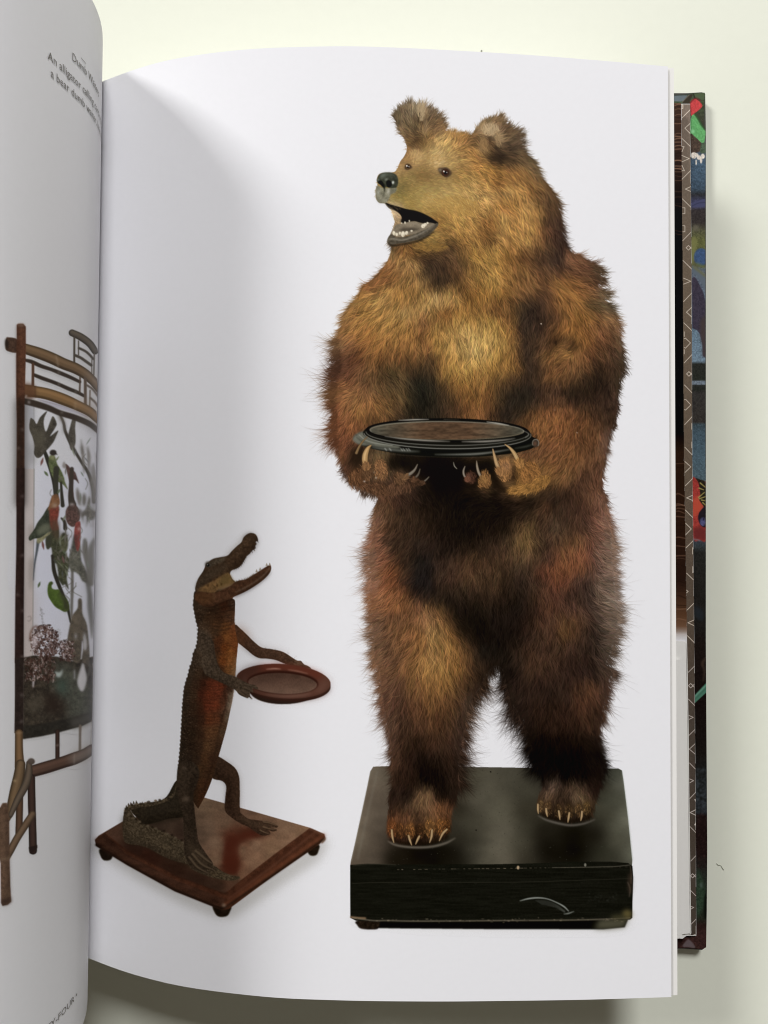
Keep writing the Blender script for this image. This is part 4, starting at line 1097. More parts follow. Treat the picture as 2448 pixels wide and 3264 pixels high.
# eyes
for ex, ey, r1 in ((688, 690, 1.0), (383, 642, 0.72)):
    if r1 == 1.0:
        RC.ell(ex - 10, ey - 4, 56, 42, (112, 88, 55), BEAR, 4, 0.55)
        RC.fill([(630, 655), (660, 650), (700, 648), (735, 680), (738, 705), (700, 730), (665, 712), (640, 690)], (78, 60, 42), EYE, 1.2)
        RC.ell(646, 668, 12, 10, (120, 108, 92), EYE, 1.5)
        RC.line([(735, 690), (780, 712), (810, 735)], [7, 5, 2], (105, 78, 42), BEAR, 2, 0.6)
        RC.line([(700, 735), (692, 748)], 6, (70, 52, 32), BEAR, 1.5, 0.7)
    else:
        RC.fill([(355, 655), (362, 628), (385, 618), (410, 632), (420, 648), (400, 662), (370, 668)], (84, 66, 46), EYE, 1.0)
    RC.ell(ex, ey, 31 * r1, 31 * r1, (42, 28, 18), EYE, 0.8)
    RC.ell(ex, ey, 25 * r1, 25 * r1, (78, 42, 24) if r1 == 1 else (110, 80, 45), EYE, 0.8)
    RC.ell(ex + 2, ey, 17 * r1, 17 * r1, (16, 8, 6), EYE, 0.6)
    RC.ell(ex - 12 * r1, ey - 10 * r1, 6.5, 6.5, (245, 238, 225), EYE, 0.6)
    RC.ell(ex + 12 * r1, ey - 2 * r1, 4.2, 4.2, (245, 238, 225), EYE, 0.6)
RC.ell(714, 790, 10, 6, (110, 84, 45), BEAR, 2, 0.7)
RC.line([(310, 690), (400, 685), (480, 700), (560, 705)], [4, 10, 16, 10], (122, 94, 48), BEAR, 5, 0.4)
# a long stray hair at the right elbow, white specks of dust in the fur
RC.T(*BT2)
RC.line([(1350, 990), (1385, 1040), (1422, 1092)], [5, 4, 2.5], (70, 66, 58), BEAR, 0.5)
RC.ell(622, 642, 6, 5, (215, 200, 180), BEAR, 0.5)
RC.ell(938, 1602, 4, 4, (205, 190, 170), BEAR, 0.5)
RC.ell(742, 1402, 3, 3, (180, 160, 140), BEAR, 0.5)
RC.ell(1052, 660, 3, 3, (180, 160, 140), BEAR, 0.5)

# ---- the round tray between its paws
RC.T(*MT)
RC.fill([(385, 380), (600, 420), (900, 440), (1190, 430), (1260, 500), (1180, 600), (800, 640), (760, 560), (560, 480), (480, 440)], (20, 16, 11), None, 10, 0.75)
RC.ell(874, 320, 612, 108, (17, 17, 13), TRAY, 0.6, rot=1.3)
RC.ring(874, 318, 600, 96, [14, 24, 20, 6], (112, 112, 99), 208, 150, rot=1.3, soft=2.0, alpha=0.85)
RC.ring(880, 285, 596, 112, 5, (14, 13, 10), 0, 180, soft=1, alpha=0.9)
# flange, left end pale and worn
RC.fill([(258, 318), (275, 290), (330, 265), (350, 285), (400, 315), (470, 340), (560, 355), (560, 372), (440, 364), (360, 352), (300, 345)], (112, 112, 98), TRAY, 1.6, 0.85)
RC.line([(300, 282), (345, 318), (420, 340), (520, 352)], 4, (175, 175, 162), TRAY, 0.8, 0.7)
RC.line([(282, 300), (330, 330), (400, 350)], 4, (60, 60, 50), TRAY, 1, 0.7)
RC.line([(385, 365), (470, 376), (600, 388), (700, 392)], [6, 12, 12, 4], (128, 130, 118), TRAY, 1.8, 0.8)
for x in (470, 500, 575, 590, 610, 625):
    RC.line([(x, 372), (x + 12, 386)], 5, (205, 205, 195), TRAY, 0.9, 0.7)
RC.line([(800, 412), (950, 412), (1080, 408), (1190, 396), (1300, 378)], [3, 8, 11, 8, 4], (165, 166, 154), TRAY, 1.4, 0.75)
RC.line([(1330, 372), (1400, 360), (1450, 345)], [4, 7, 4], (92, 94, 84), TRAY, 1.5, 0.8)
RC.line([(400, 398), (600, 418), (860, 430), (1100, 430), (1300, 415), (1440, 390)], 2.5, (70, 70, 60), TRAY, 0.6, 0.7)
RC.ell(1467, 337, 23, 27, (60, 50, 40), TRAY, 0.8)
RC.ring(1467, 337, 21, 25, 4, (165, 160, 148), 150, 400, soft=0.6, alpha=0.8, label=TRAY)
RC.ell(1463, 340, 10, 14, (92, 66, 50), TRAY, 1.5)
# raised rings
RC.ell(882, 276, 558, 98, (26, 25, 20), TRAY, 0.6, rot=0.8)
RC.ring(884, 277, 552, 97, [3, 4, 5, 5, 5, 5, 4], (158, 157, 146), -5, 178, rot=0.8, soft=0.6, alpha=0.85, label=TRAY)
RC.ell(882, 262, 545, 90, (20, 19, 15), TRAY, 0.6, rot=0.6)
RC.ring(884, 268, 538, 84, [3, 4, 5, 5, 4], (132, 131, 120), 0, 180, rot=0.6, soft=0.6, alpha=0.8, label=TRAY)
RC.ell(882, 254, 534, 78, (16, 15, 12), TRAY, 0.6, rot=0.6)
RC.line([(470, 290), (600, 308), (760, 320), (900, 326)], [4, 9, 9, 3], (205, 198, 180), TRAY, 1.2, 0.8)
RC.line([(980, 327), (1120, 326), (1240, 318), (1330, 306)], [4, 10, 8, 3], (200, 194, 178), TRAY, 1.2, 0.75)
RC.ell(880, 254, 512, 62, (98, 90, 72), TRAY, 0.6, rot=0.6)
# mottled brown top
P = RC.pix(np.stack([880 + 506 * np.cos(np.linspace(0, 6.28, 60)), 255 + 58 * np.sin(np.linspace(0, 6.28, 60))], -1))
tx0, ty0, tc = RC.cover(P)
n1 = vnoise(tc.shape, 8, 71, (0.5, 3.5)) * .6 + vnoise(tc.shape, 2, 72, (1, 3)) * .4
xg = np.linspace(-1, 1, tc.shape[1])[None] * np.ones(tc.shape)
wt = np.clip(np.abs(xg) * 1.5 - 0.45, 0, 1)[..., None]
tcol = (np.array([88, 67, 49.]) * (1 - wt) + np.array([76, 74, 62.]) * wt) * (0.68 + 0.64 * n1[..., None])
RC.comp(tx0, ty0, tc, tcol, TRAY)
RC.ring(880, 254, 508, 60, [3, 3.5, 4, 3.5, 3], (168, 164, 150), 170, 372, rot=0.6, soft=0.9, alpha=0.7, label=TRAY)
RC.ring(880, 254, 532, 76, 7, (15, 13, 10), 180, 360, rot=0.6, soft=0.6, label=TRAY)
RC.line([(560, 187), (660, 182), (760, 180)], [3, 7, 3], (212, 206, 190), TRAY, 0.8, 0.85)
RC.line([(860, 180), (960, 184)], [3, 2], (120, 116, 104), TRAY, 0.8, 0.7)
RC.line([(1145, 197), (1220, 207), (1290, 219)], [4, 7, 3], (214, 208, 192), TRAY, 0.8, 0.9)
RC.line([(1385, 255), (1415, 270), (1420, 285), (1400, 300)], 4, (150, 148, 136), TRAY, 0.8, 0.8)

# ---- fur of the hands over the tray's shade


def tuft_patch(cx, cy, rx, ry, col, ang, n, length, rot=0.0, soft=5, alpha=0.85):
    """a soft lump of fur with its own hairs (tile units, degrees)"""
    RC.ell(cx, cy, rx, ry, tuple(c * 0.8 for c in col), None, soft, alpha, rot=rot)
    r = np.random.default_rng(int(cx * 3 + cy))
    t, q = r.uniform(0, 6.283, n), np.sqrt(r.random(n))
    x, y = rx * q * np.cos(t), ry * q * np.sin(t)
    rr = math.radians(rot)
    p = RC.pix(np.stack([cx + x * math.cos(rr) - y * math.sin(rr), cy + x * math.sin(rr) + y * math.cos(rr)], -1))
    k = RC.s / RC.tile[2]
    C = np.array(col, float) * r.uniform(0.6, 1.75, n)[:, None]
    RC.hair(p[:, 0], p[:, 1], np.radians(ang) + r.normal(0, .28, n), length * k * r.uniform(.5, 1.2, n), r.normal(0, .5, n), C, 0.75, 0.8)


RC.fill([(480, 440), (560, 470), (620, 480), (800, 470), (1040, 470), (1180, 440), (1200, 560), (1190, 640), (1060, 640), (800, 680), (760, 600), (690, 560), (600, 500), (520, 490), (490, 520)],
        (17, 14, 10), None, 7, 0.8)
RC.fill([(250, 390), (300, 370), (330, 400), (310, 470), (300, 530), (260, 510), (240, 450)], (34, 25, 17), None, 6, 0.8)
tuft_patch(285, 560, 60, 70, (84, 58, 38), 70, 260, 40, 20)
tuft_patch(420, 630, 110, 34, (74, 52, 36), 60, 380, 36, 10)
tuft_patch(570, 620, 90, 40, (70, 50, 36), 100, 320, 36, -8)
tuft_patch(350, 520, 34, 50, (78, 56, 38), 80, 200, 30)
tuft_patch(440, 505, 46, 68, (106, 76, 50), 75, 340, 24, -8, 4)
tuft_patch(560, 560, 40, 42, (80, 58, 40), 60, 200, 30)
tuft_patch(660, 585, 36, 28, (54, 38, 27), 60, 120, 26)
tuft_patch(1040, 570, 36, 40, (60, 40, 30), 250, 140, 26)
tuft_patch(1140, 585, 32, 56, (98, 70, 42), 255, 260, 34, -12, 4)
tuft_patch(1110, 610, 20, 34, (104, 74, 44), 240, 90, 26, 0, 4)
tuft_patch(1265, 520, 52, 78, (122, 88, 54), 250, 380, 36, 0, 5)
tuft_patch(1370, 560, 36, 96, (112, 80, 44), 255, 300, 38, 0, 5)
tuft_patch(1440, 550, 60, 80, (118, 82, 46), 235, 420, 40, 20, 12, 0.6)
tuft_patch(1385, 636, 105, 32, (124, 90, 48), 150, 420, 36, -8, 9, 0.7)
tuft_patch(1500, 595, 75, 40, (114, 82, 44), 130, 320, 38, -35, 12, 0.6)
RC.fill([(1190, 520), (1210, 500), (1215, 560), (1230, 600), (1290, 660), (1230, 650), (1195, 610)], (26, 19, 13), None, 4, 0.85)
RC.fill([(1312, 500), (1330, 490), (1345, 560), (1330, 590), (1310, 570)], (40, 28, 18), None, 5, 0.8)
# ---- claws of the hands
def claw(pts, w, col, edge=(60, 46, 30)):
    RC.line(pts, [a * 1.35 for a in w], edge, CLAW, 0.6, 0.75)
    RC.line(pts, w, col, CLAW, 0.5, 0.95)
    q = np.array(pts, float)
    RC.line(q + np.array([-1.5, -1]), [a * 0.3 for a in w], tuple(min(250, c * 1.25) for c in col), CLAW, 0.6, 0.6)


claw([(356, 293), (325, 325), (300, 362), (282, 402)], [3, 8, 12, 16], (122, 98, 66))
claw([(380, 350), (358, 372), (342, 410), (338, 450), (345, 488)], [4, 22, 34, 36, 26], (176, 140, 92))
RC.line([(375, 362), (372, 400), (362, 450), (356, 480)], [4, 9, 10, 4], (95, 74, 48), CLAW, 1.6, 0.7)
RC.line([(352, 376), (338, 410), (332, 450)], [3, 7, 5], (215, 190, 145), CLAW, 1.4, 0.7)
claw([(686, 477), (668, 512), (640, 538), (598, 560)], [4, 12, 18, 15], (118, 110, 98))
claw([(703, 508), (690, 545), (660, 576)], [4, 10, 12], (92, 84, 74))
claw([(762, 560), (740, 582), (716, 598)], [4, 8, 7], (104, 98, 88))
claw([(924, 463), (930, 488), (946, 506)], [3, 6, 4], (130, 128, 118))
claw([(1000, 490), (990, 520), (994, 550), (1012, 575)], [4, 10, 11, 7], (132, 124, 112))
claw([(1077, 455), (1080, 490), (1090, 530), (1112, 572)], [4, 12, 15, 13], (138, 126, 108))
claw([(1184, 377), (1194, 420), (1208, 470), (1228, 520)], [6, 16, 23, 22], (168, 138, 98))
claw([(1264, 345), (1300, 372), (1330, 412), (1354, 464)], [5, 15, 24, 26], (172, 142, 98))
RC.ell(335, 590, 7, 5, (200, 190, 180), BEAR, 1, 0.8)
RC.ell(412, 566, 6, 7, (205, 190, 170), BEAR, 1, 0.7)
RC.ell(400, 530, 5, 6, (170, 150, 120), BEAR, 1, 0.7)
for _ in range(60):
    x, y = rng.normal(420, 45), rng.normal(540, 45)
    RC.ell(x, y, rng.uniform(2, 7), rng.uniform(2, 5), (150, 118, 76) if rng.random() < .5 else (50, 34, 22), BEAR, 0.9, 0.45)
RC.ell(1270, 490, 30, 28, (150, 112, 84), BEAR, 5, 0.5)
RC.ell(1025, 560, 14, 24, (110, 78, 66), BEAR, 3, 0.5)
# fur closing over the roots of the claws
for cx_, cy_, rx_, ry_, c_, a_, l_ in ((345, 500, 26, 22, (110, 80, 52), 275, 34), (590, 566, 26, 16, (92, 68, 46), 320, 30), (654, 584, 20, 14, (76, 54, 38), 315, 24),
                                   (708, 604, 18, 12, (58, 42, 30), 320, 20), (1018, 584, 18, 14, (84, 56, 42), 250, 24), (1122, 588, 22, 20, (112, 82, 48), 250, 30),
                                   (1234, 536, 28, 24, (118, 86, 54), 258, 36), (1362, 482, 28, 24, (124, 90, 52), 250, 38)):
    tuft_patch(cx_, cy_, rx_, ry_, c_, a_, int(rx_ * 7), l_, 0, 4.0, 0.55)
# ---- feet: toes, felt pads, claws
RC.T(*GT)
for tx_, ty_, rx_, ry_, c_ in ((250, 895, 26, 44, (104, 64, 36)), (292, 905, 22, 40, (84, 54, 31)), (345, 905, 27, 46, (108, 72, 40)), (398, 905, 20, 40, (66, 44, 27)),
                               (446, 890, 28, 48, (112, 78, 44)), (500, 885, 25, 44, (106, 70, 38)), (538, 880, 18, 40, (84, 54, 29)),
                               (1034, 775, 17, 34, (80, 62, 40)), (1072, 785, 20, 36, (82, 62, 40)), (1130, 800, 22, 36, (66, 50, 32)), (1184, 800, 22, 38, (66, 50, 32)),
                               (1236, 795, 22, 36, (84, 64, 41)), (1278, 785, 18, 34, (86, 66, 40))):
    tuft_patch(tx_, ty_, rx_, ry_, c_, 92, int(rx_ * 4), 15, 0, 3.0, 0.75)
    RC.line([(tx_ + rx_ * .95, ty_ - ry_ * .3), (tx_ + rx_, ty_ + ry_ * .7)], [2, 6], (24, 17, 11), None, 2.0, 0.6)
RC.line([(228, 965), (270, 985), (350, 996), (450, 994), (530, 975), (582, 948)], [5, 10, 12, 12, 11, 4], (118, 110, 96), PLINTHTOP, 1.4, 0.8)
RC.line([(1022, 830), (1060, 850), (1120, 868), (1190, 880), (1260, 872), (1320, 850)], [4, 9, 11, 11, 9, 4], (112, 106, 96), PLINTHTOP, 1.4, 0.75)
RC.line([(236, 955), (300, 972), (380, 978), (470, 968), (545, 940)], [8, 14, 15, 14, 8], (26, 19, 13), BEAR, 2, 0.8)
RC.line([(1030, 820), (1090, 842), (1180, 858), (1260, 850), (1300, 835)], [7, 11, 12, 11, 7], (24, 18, 13), BEAR, 2, 0.8)
for x in (245, 300, 350, 395, 455, 510, 1050, 1095, 1150, 1205, 1260):
    y = 905 if x < 700 else 795
    RC.line([(x + 28, y - 25), (x + 30, y + 10), (x + 24, y + 45)], [4, 10, 12], (26, 18, 12), BEAR, 2.5, 0.6)
for pts in ([(247, 905), (250, 940), (258, 972)], [(336, 935), (343, 960), (352, 985)], [(393, 938), (384, 955), (373, 980)], [(460, 905), (457, 940), (447, 972)],
            [(538, 902), (516, 925), (498, 962)], [(1020, 770), (1020, 795), (1022, 818)], [(1063, 792), (1065, 812), (1070, 834)], [(1130, 805), (1134, 830), (1136, 850)],
            [(1186, 815), (1182, 840), (1178, 864)], [(1253, 808), (1251, 832), (1246, 856)]):
    claw(pts, [9, 10, 4], (164, 138, 100))

# ================================================================== THE ALLIGATOR PICTURE (right page)
AT1, AT2 = (550, 1650, 3.0164), (250, 2200, 1.9518)
RC.gain = 1.07          # this part of the page was read under the left page's shade
G = RC
G.T(*AT2)
# shadow the printed base throws on the white ground
G.fill([(85, 985), (140, 1030), (400, 1200), (640, 1330), (850, 1415), (960, 1420), (1100, 1330), (1300, 1190), (1500, 1060), (1555, 960),
        (1535, 905), (900, 1330), (130, 960)], (168, 166, 160), GSHADOW, 9, 0.75, sm=False)
G.fill([(60, 960), (100, 930), (120, 990), (80, 1000)], (170, 170, 165), GSHADOW, 8, 0.5, sm=False)
# base feet, molding and top
for x, y, r in ((175, 1022, 42), (893, 1372, 52), (1458, 992, 38)):
    G.fill([(x - r, y - 34), (x + r, y - 30), (x + r * .95, y + 6), (x + r * .55, y + 34), (x - r * .4, y + 36), (x - r * .9, y + 8)], (32, 24, 19), BASEFOOT, 1.0, tex=0.2)
    G.ell(x + r * .3, y - 2, r * .3, 9, (62, 46, 38), BASEFOOT, 3, 0.6)
G.fill([(103, 930), (110, 968), (300, 1085), (600, 1250), (895, 1368), (935, 1362), (1200, 1165), (1500, 958), (1534, 915), (1530, 895), (1445, 858), (780, 668),
        (270, 820), (125, 905)], (78, 44, 32), GBASE, 0.6, sm=False, tex=0.25, cell=8)
G.fill([(103, 930), (110, 968), (300, 1085), (600, 1250), (895, 1368), (910, 1300), (600, 1180), (300, 1020), (165, 890)], (62, 38, 30), GBASE, 0.8, sm=False, tex=0.35, cell=7, aniso=(1, 2.5))
G.line([(110, 962), (300, 1078), (600, 1243), (893, 1360), (1200, 1158), (1528, 925)], 13, (32, 22, 18), GBASE, 1.6, 0.9, sm=False)
G.line([(110, 925), (300, 1040), (620, 1200), (905, 1310)], 15, (92, 58, 46), GBASE, 3, 0.55, sm=False)
G.line([(150, 905), (310, 1000), (640, 1165), (930, 1268)], 9, (40, 25, 20), GBASE, 2, 0.8, sm=False)
G.line([(910, 1335), (1200, 1130), (1528, 900)], 17, (122, 66, 46), GBASE, 3, 0.75, sm=False)
G.line([(940, 1290), (1200, 1090), (1460, 885)], 14, (70, 36, 26), GBASE, 3, 0.85, sm=False)
G.line([(930, 1300), (1200, 1100), (1475, 880)], 5, (150, 100, 82), GBASE, 2, 0.6, sm=False)
G.line([(1440, 862), (1524, 900)], 7, (128, 86, 72), GBASE, 1.5, 0.7)
G.line([(1524, 905), (1534, 925), (1515, 948)], 10, (82, 44, 32), GBASE, 1.5, 0.8)
gtop = [(755, 662), (1100, 758), (1440, 857), (1220, 1020), (1010, 1182), (930, 1250), (905, 1262), (600, 1150), (300, 990), (165, 888), (280, 815)]
Pq = G.pix(np.array(gtop, float))
X0, Y0, cov = G.cover(Pq)
gc = []
for tok in """180,885:88,60,50 300,850:85,58,48 350,960:52,32,26 450,1010:58,32,25 600,1100:55,34,27 750,1170:58,38,31 850,1210:64,44,36
500,880:60,46,40 560,860:75,58,50 620,880:62,46,40 780,720:120,95,80 760,800:105,82,70 800,850:112,88,76 900,800:118,90,76 900,700:115,90,76
850,950:128,100,86 850,1050:128,98,82 780,900:98,76,66 1050,790:108,80,68 1150,800:115,86,72 1300,850:128,98,82 1400,860:130,98,80
1100,960:132,100,84 1080,1060:140,104,86 1200,980:130,98,80 1300,930:128,96,80 1030,1150:120,84,68 960,1180:92,62,50 1050,930:120,80,64
1040,900:82,42,30 1100,880:78,42,32 950,930:92,46,34 940,980:95,44,32 945,1060:92,40,28 950,1120:80,38,28 890,980:120,92,78 1010,990:125,94,78""".split():
    a, b = tok.split(':')
    gc.append(list(map(float, a.split(','))) + list(map(float, b.split(','))))
gy, gx = np.mgrid[0:60, 0:110]
fx = (X0 + gx / 109 * cov.shape[1]) / G.s + G.x0
fy = (Y0 + gy / 59 * cov.shape[0]) / G.s + G.y0
fc = resize(field(gc, (fx - AT2[0]) * AT2[2], (fy - AT2[1]) * AT2[2], soft=24), *cov.shape) * G.gain
fc = fc * (1 + 0.16 * (vnoise(cov.shape, 7, 31, (1, 2)) - .5) + 0.12 * (vnoise(cov.shape, 2, 32) - .5))[..., None]
G.comp(X0, Y0, blur(cov, 0.6), fc, GBASE)
# leg mirrored in the polish
G.fill([(1085, 868), (1180, 880), (1100, 915), (1010, 950), (998, 1040), (992, 1120), (960, 1150), (915, 1130), (905, 1050), (905, 970), (950, 915)], (84, 36, 26), GBASE, 4, 0.8)

HIDE = (70, 60, 48)


def scaly(pts, col, ctrl=None, soft=0.5, tex=0.35, cell=3.0, label=GATOR, aniso=(1, 1)):
    G.fill(pts, col, label, soft, tex=tex, cell=cell, aniso=aniso)


def shade(pts, w, col, soft=4, al=0.6, label=None):
    G.line(pts, w, col, label, soft, al)


# tail: dark root behind the leg, then the ridged curl round the left corner
scaly([(612, 560), (650, 640), (660, 780), (640, 792), (560, 800), (470, 825), (410, 835), (360, 790), (328, 745), (400, 722), (480, 700), (550, 660)], (46, 42, 33), cell=3)
shade([(400, 760), (500, 740), (600, 700), (630, 640)], 50, (56, 53, 44), 8, 0.6)
shade([(410, 820), (500, 810), (640, 785)], 24, (28, 25, 19), 5, 0.8)
scaly([(610, 570), (590, 640), (540, 675), (480, 692), (380, 705), (325, 715), (293, 735), (280, 780), (275, 850), (280, 920), (300, 952), (380, 965), (440, 985),
       (520, 1030), (600, 1062), (680, 1085), (700, 1110), (760, 1140), (850, 1170), (930, 1184), (985, 1180), (1005, 1162), (950, 1150), (900, 1130), (850, 1095),
       (790, 1060), (730, 1010), (690, 968), (620, 925), (540, 885), (470, 855), (400, 828), (362, 800), (335, 765), (330, 745), (400, 728), (480, 716), (550, 690), (600, 650)],
      (74, 68, 54), cell=3, tex=0.5)
shade([(285, 800), (290, 890), (330, 940), (420, 965)], 26, (50, 44, 34), 6, 0.6)
shade([(300, 760), (320, 830), (380, 880), (460, 920), (560, 970), (680, 1030)], 26, (98, 92, 74), 7, 0.55)
shade([(700, 1085), (780, 1120), (880, 1150), (980, 1170)], 22, (96, 84, 62), 5, 0.5)
shade([(440, 980), (560, 1040), (690, 1085)], 18, (46, 38, 30), 5, 0.7)
for k in range(30):     # crest scutes of the tail
    t = k / 29
    q = catmull([(560, 672), (480, 690), (400, 700), (330, 712), (292, 745), (318, 775), (360, 805), (420, 840), (500, 868), (580, 905), (650, 940), (690, 968)], closed=False, n=6)
    i = int(t * (len(q) - 1))
    G.ell(q[i][0] + rng.normal(0, 3), q[i][1] + rng.normal(0, 3), 9, 7, (112, 106, 88) if k % 2 else (40, 36, 28), GATOR, 0.8, 0.75)
for x, y in ((313, 712), (328, 706), (345, 700), (362, 697), (300, 725), (296, 745), (400, 704), (430, 700)):
    G.fill([(x - 7, y + 8), (x - 3, y - 12), (x + 7, y + 6)], (66, 62, 50), GATOR, 0.5, sm=False)
for _ in range(260):
    t = rng.random()
    q = catmull([(300, 800), (330, 880), (430, 930), (560, 990), (700, 1060), (850, 1130), (960, 1165)], closed=False, n=6)
    i = int(t * (len(q) - 1))
    x, y = q[i] + rng.normal(0, 16 * (1 - t) + 5, 2)
    G.line([(x, y), (x + rng.normal(6, 5), y + rng.normal(5, 4))], rng.uniform(1.5, 4), (112, 102, 82) if rng.random() < .5 else (34, 29, 23), None, 0.4, 0.45, sm=False)

# far leg
scaly([(862, 410), (920, 442), (975, 485), (1000, 540), (1004, 620), (1005, 745), (1020, 772), (1060, 800), (1140, 812), (1190, 820), (1238, 842), (1232, 856),
       (1195, 852), (1236, 868), (1210, 880), (1180, 868), (1195, 892), (1150, 905), (1105, 885), (1060, 852), (1010, 830), (950, 790), (912, 748), (914, 660), (920, 600),
       (895, 565), (830, 542), (846, 440)], (62, 48, 38), cell=3)
shade([(870, 440), (940, 480), (980, 540), (985, 640), (985, 740)], 22, (82, 64, 50), 6, 0.6)
shade([(850, 520), (910, 550), (935, 600), (930, 740)], 20, (36, 27, 21), 5, 0.7)
shade([(1010, 790), (1080, 830), (1150, 840), (1220, 845)], 14, (110, 96, 76), 4, 0.6)
shade([(1080, 860), (1150, 895)], 14, (48, 38, 30), 4, 0.6)
for pts in ([(1150, 818), (1190, 826), (1236, 842)], [(1150, 850), (1190, 862), (1232, 866)], [(1130, 870), (1160, 885), (1190, 892)]):
    G.line(pts, [9, 7, 3], (122, 106, 84), GATOR, 0.8, 0.8)
    G.line(np.array(pts) + (0, 8), [3, 3, 2], (38, 28, 22), GATOR, 0.8, 0.8)

# trunk of the body
G.T(*AT1)
body = [(225, 700), (205, 770), (200, 850), (215, 930), (228, 1000), (246, 1060), (242, 1120), (238, 1190), (222, 1260), (200, 1300), (188, 1380), (165, 1440), (150, 1510),
        (130, 1570), (112, 1640), (104, 1720), (96, 1810), (88, 1960), (80, 2110), (68, 2270), (56, 2390), (54, 2500), (70, 2560), (110, 2620), (180, 2700), (240, 2790),
        (262, 2770), (330, 2640), (385, 2500), (425, 2360), (470, 2200), (520, 2020), (552, 1870), (570, 1780), (590, 1640), (606, 1500), (612, 1400), (622, 1300), (632, 1200), (640, 1120),
        (600, 1030), (600, 900), (600, 800), (575, 775), (520, 700), (400, 660)]
Pg = G.pix(catmull(body))
X0, Y0, cov = G.cover(Pg)
bc = []
for tok in """260,760:62,50,38 230,850:66,56,44 300,900:62,50,38 400,880:56,42,31 500,850:62,38,26 580,830:60,44,34 250,960:56,46,36 350,960:72,54,38 450,960:66,46,32
550,940:80,58,42 590,960:92,66,48 300,1040:76,62,48 420,1030:84,60,40 520,1060:112,74,42 590,1060:120,74,44 280,1120:84,76,64 340,1140:80,70,58 400,1100:80,62,44
450,1180:86,54,34 520,1150:130,84,44 600,1150:122,74,40 250,1220:72,66,56 300,1250:92,84,72 370,1300:80,66,50 430,1260:74,48,32 500,1250:118,68,34 560,1280:138,88,44
610,1250:118,70,38 220,1360:66,58,48 300,1400:78,70,58 400,1380:78,58,40 480,1380:120,70,34 560,1380:140,92,48 600,1400:130,92,56 180,1480:62,54,44 240,1500:72,58,44
320,1500:52,40,30 460,1460:82,52,32 540,1470:124,84,46 590,1480:138,108,72 150,1580:60,52,42 220,1600:66,50,38 300,1600:64,38,28 360,1600:104,54,36 430,1600:112,57,38
480,1620:112,56,36 540,1650:66,48,38 590,1620:84,70,56 130,1700:58,50,40 200,1700:66,52,38 280,1700:76,42,30 350,1700:112,56,36 440,1700:110,56,38 500,1720:84,52,38
560,1720:108,98,84 120,1820:54,46,36 200,1820:60,46,34 270,1820:66,42,30 330,1810:104,52,34 420,1800:118,60,38 490,1790:84,54,38 545,1800:128,118,102
110,1950:50,42,33 200,1950:54,42,32 280,1940:62,42,31 350,1940:108,62,38 430,1930:104,64,42 480,1920:74,52,38 525,1920:104,94,78
100,2080:46,38,30 190,2080:50,40,30 270,2080:60,44,32 350,2070:104,74,48 420,2050:98,70,46 480,2060:84,68,52 90,2200:46,39,31 180,2200:50,40,31 260,2200:58,44,33
330,2200:96,72,48 400,2180:88,66,46 445,2200:66,50,38 80,2320:46,40,32 160,2320:48,40,32 230,2330:56,44,34 310,2320:82,60,40 390,2320:66,48,36
90,2430:44,38,31 180,2430:46,38,30 270,2430:72,54,36 330,2460:66,48,34 200,2560:42,35,27 260,2560:74,52,34 310,2560:70,48,33 220,2680:56,42,29 260,2680:70,46,31""".split():
    a, b = tok.split(':')
    bc.append(list(map(float, a.split(','))) + list(map(float, b.split(','))))
gy, gx = np.mgrid[0:130, 0:50]
fx = (X0 + gx / 49 * cov.shape[1]) / G.s + G.x0
fy = (Y0 + gy / 129 * cov.shape[0]) / G.s + G.y0
fc = resize(field(bc, (fx - AT1[0]) * AT1[2], (fy - AT1[1]) * AT1[2], soft=24), *cov.shape) * G.gain
fc = fc * (1 + 0.30 * (vnoise(cov.shape, 2.6, 51, (.8, 1.2)) - .5) + 0.25 * (vnoise(cov.shape, 1.4, 52) - .5))[..., None]
G.comp(X0, Y0, blur(cov, 0.4), fc, GATOR)
# neck folds
for pts, w in (([(290, 880), (400, 880), (520, 850), (595, 835)], 8), ([(240, 920), (350, 930), (480, 905), (590, 880)], 6), ([(240, 960), (400, 965), (590, 930)], 5),
               ([(350, 1000), (450, 1010), (595, 985)], 6), ([(300, 1030), (420, 1045), (530, 1035), (595, 1010)], 7), ([(370, 1060), (460, 1085), (560, 1060)], 8),
               ([(400, 1110), (450, 1130), (520, 1110)], 4)):
    G.line(pts, w, (34, 26, 20), GATOR, 1.2, 0.75)
    G.line(np.array(pts) + (0, -8), w * .6, (112, 86, 62), GATOR, 1.2, 0.45)
for x, y, a in ((580, 830, .8), (585, 855, .7), (578, 800, .5), (590, 985, .5), (585, 1020, .6)):
    G.line([(x - 16, y + 8), (x + 10, y - 4)], 4, (150, 140, 130), GATOR, 0.8, a)
# belly scutes: rows and seams
for k in range(26):
    y = 1610 + k * 33
    t = k / 26
    xl, xr = 320 - 66 * t, 500 - 130 * t
    G.line([(xl, y + 10), ((xl + xr) / 2, y + 16), (xr, y)], 4.5, (48, 28, 20), GATOR, 0.8, 0.55)
    G.line([(xl, y + 16), ((xl + xr) / 2, y + 22), (xr, y + 6)], 3.5, (142, 88, 56), GATOR, 1.0, 0.3)
for k in range(9):
    y = 1180 + k * 42
    G.line([(450, y + 4), (540, y + 8), (615, y)], 3, (84, 48, 26), GATOR, 0.8, 0.5)
for dx in (0, 50, 100):
    G.line([(480 + dx, 1130), (478 + dx, 1300), (470 + dx, 1480)], 3, (88, 52, 30), GATOR, 1.0, 0.45)
G.line([(500, 1600), (500, 1700), (515, 1800), (475, 1930), (440, 2100), (410, 2260), (360, 2450), (300, 2620)], 9, (40, 28, 22), GATOR, 1.6, 0.75)
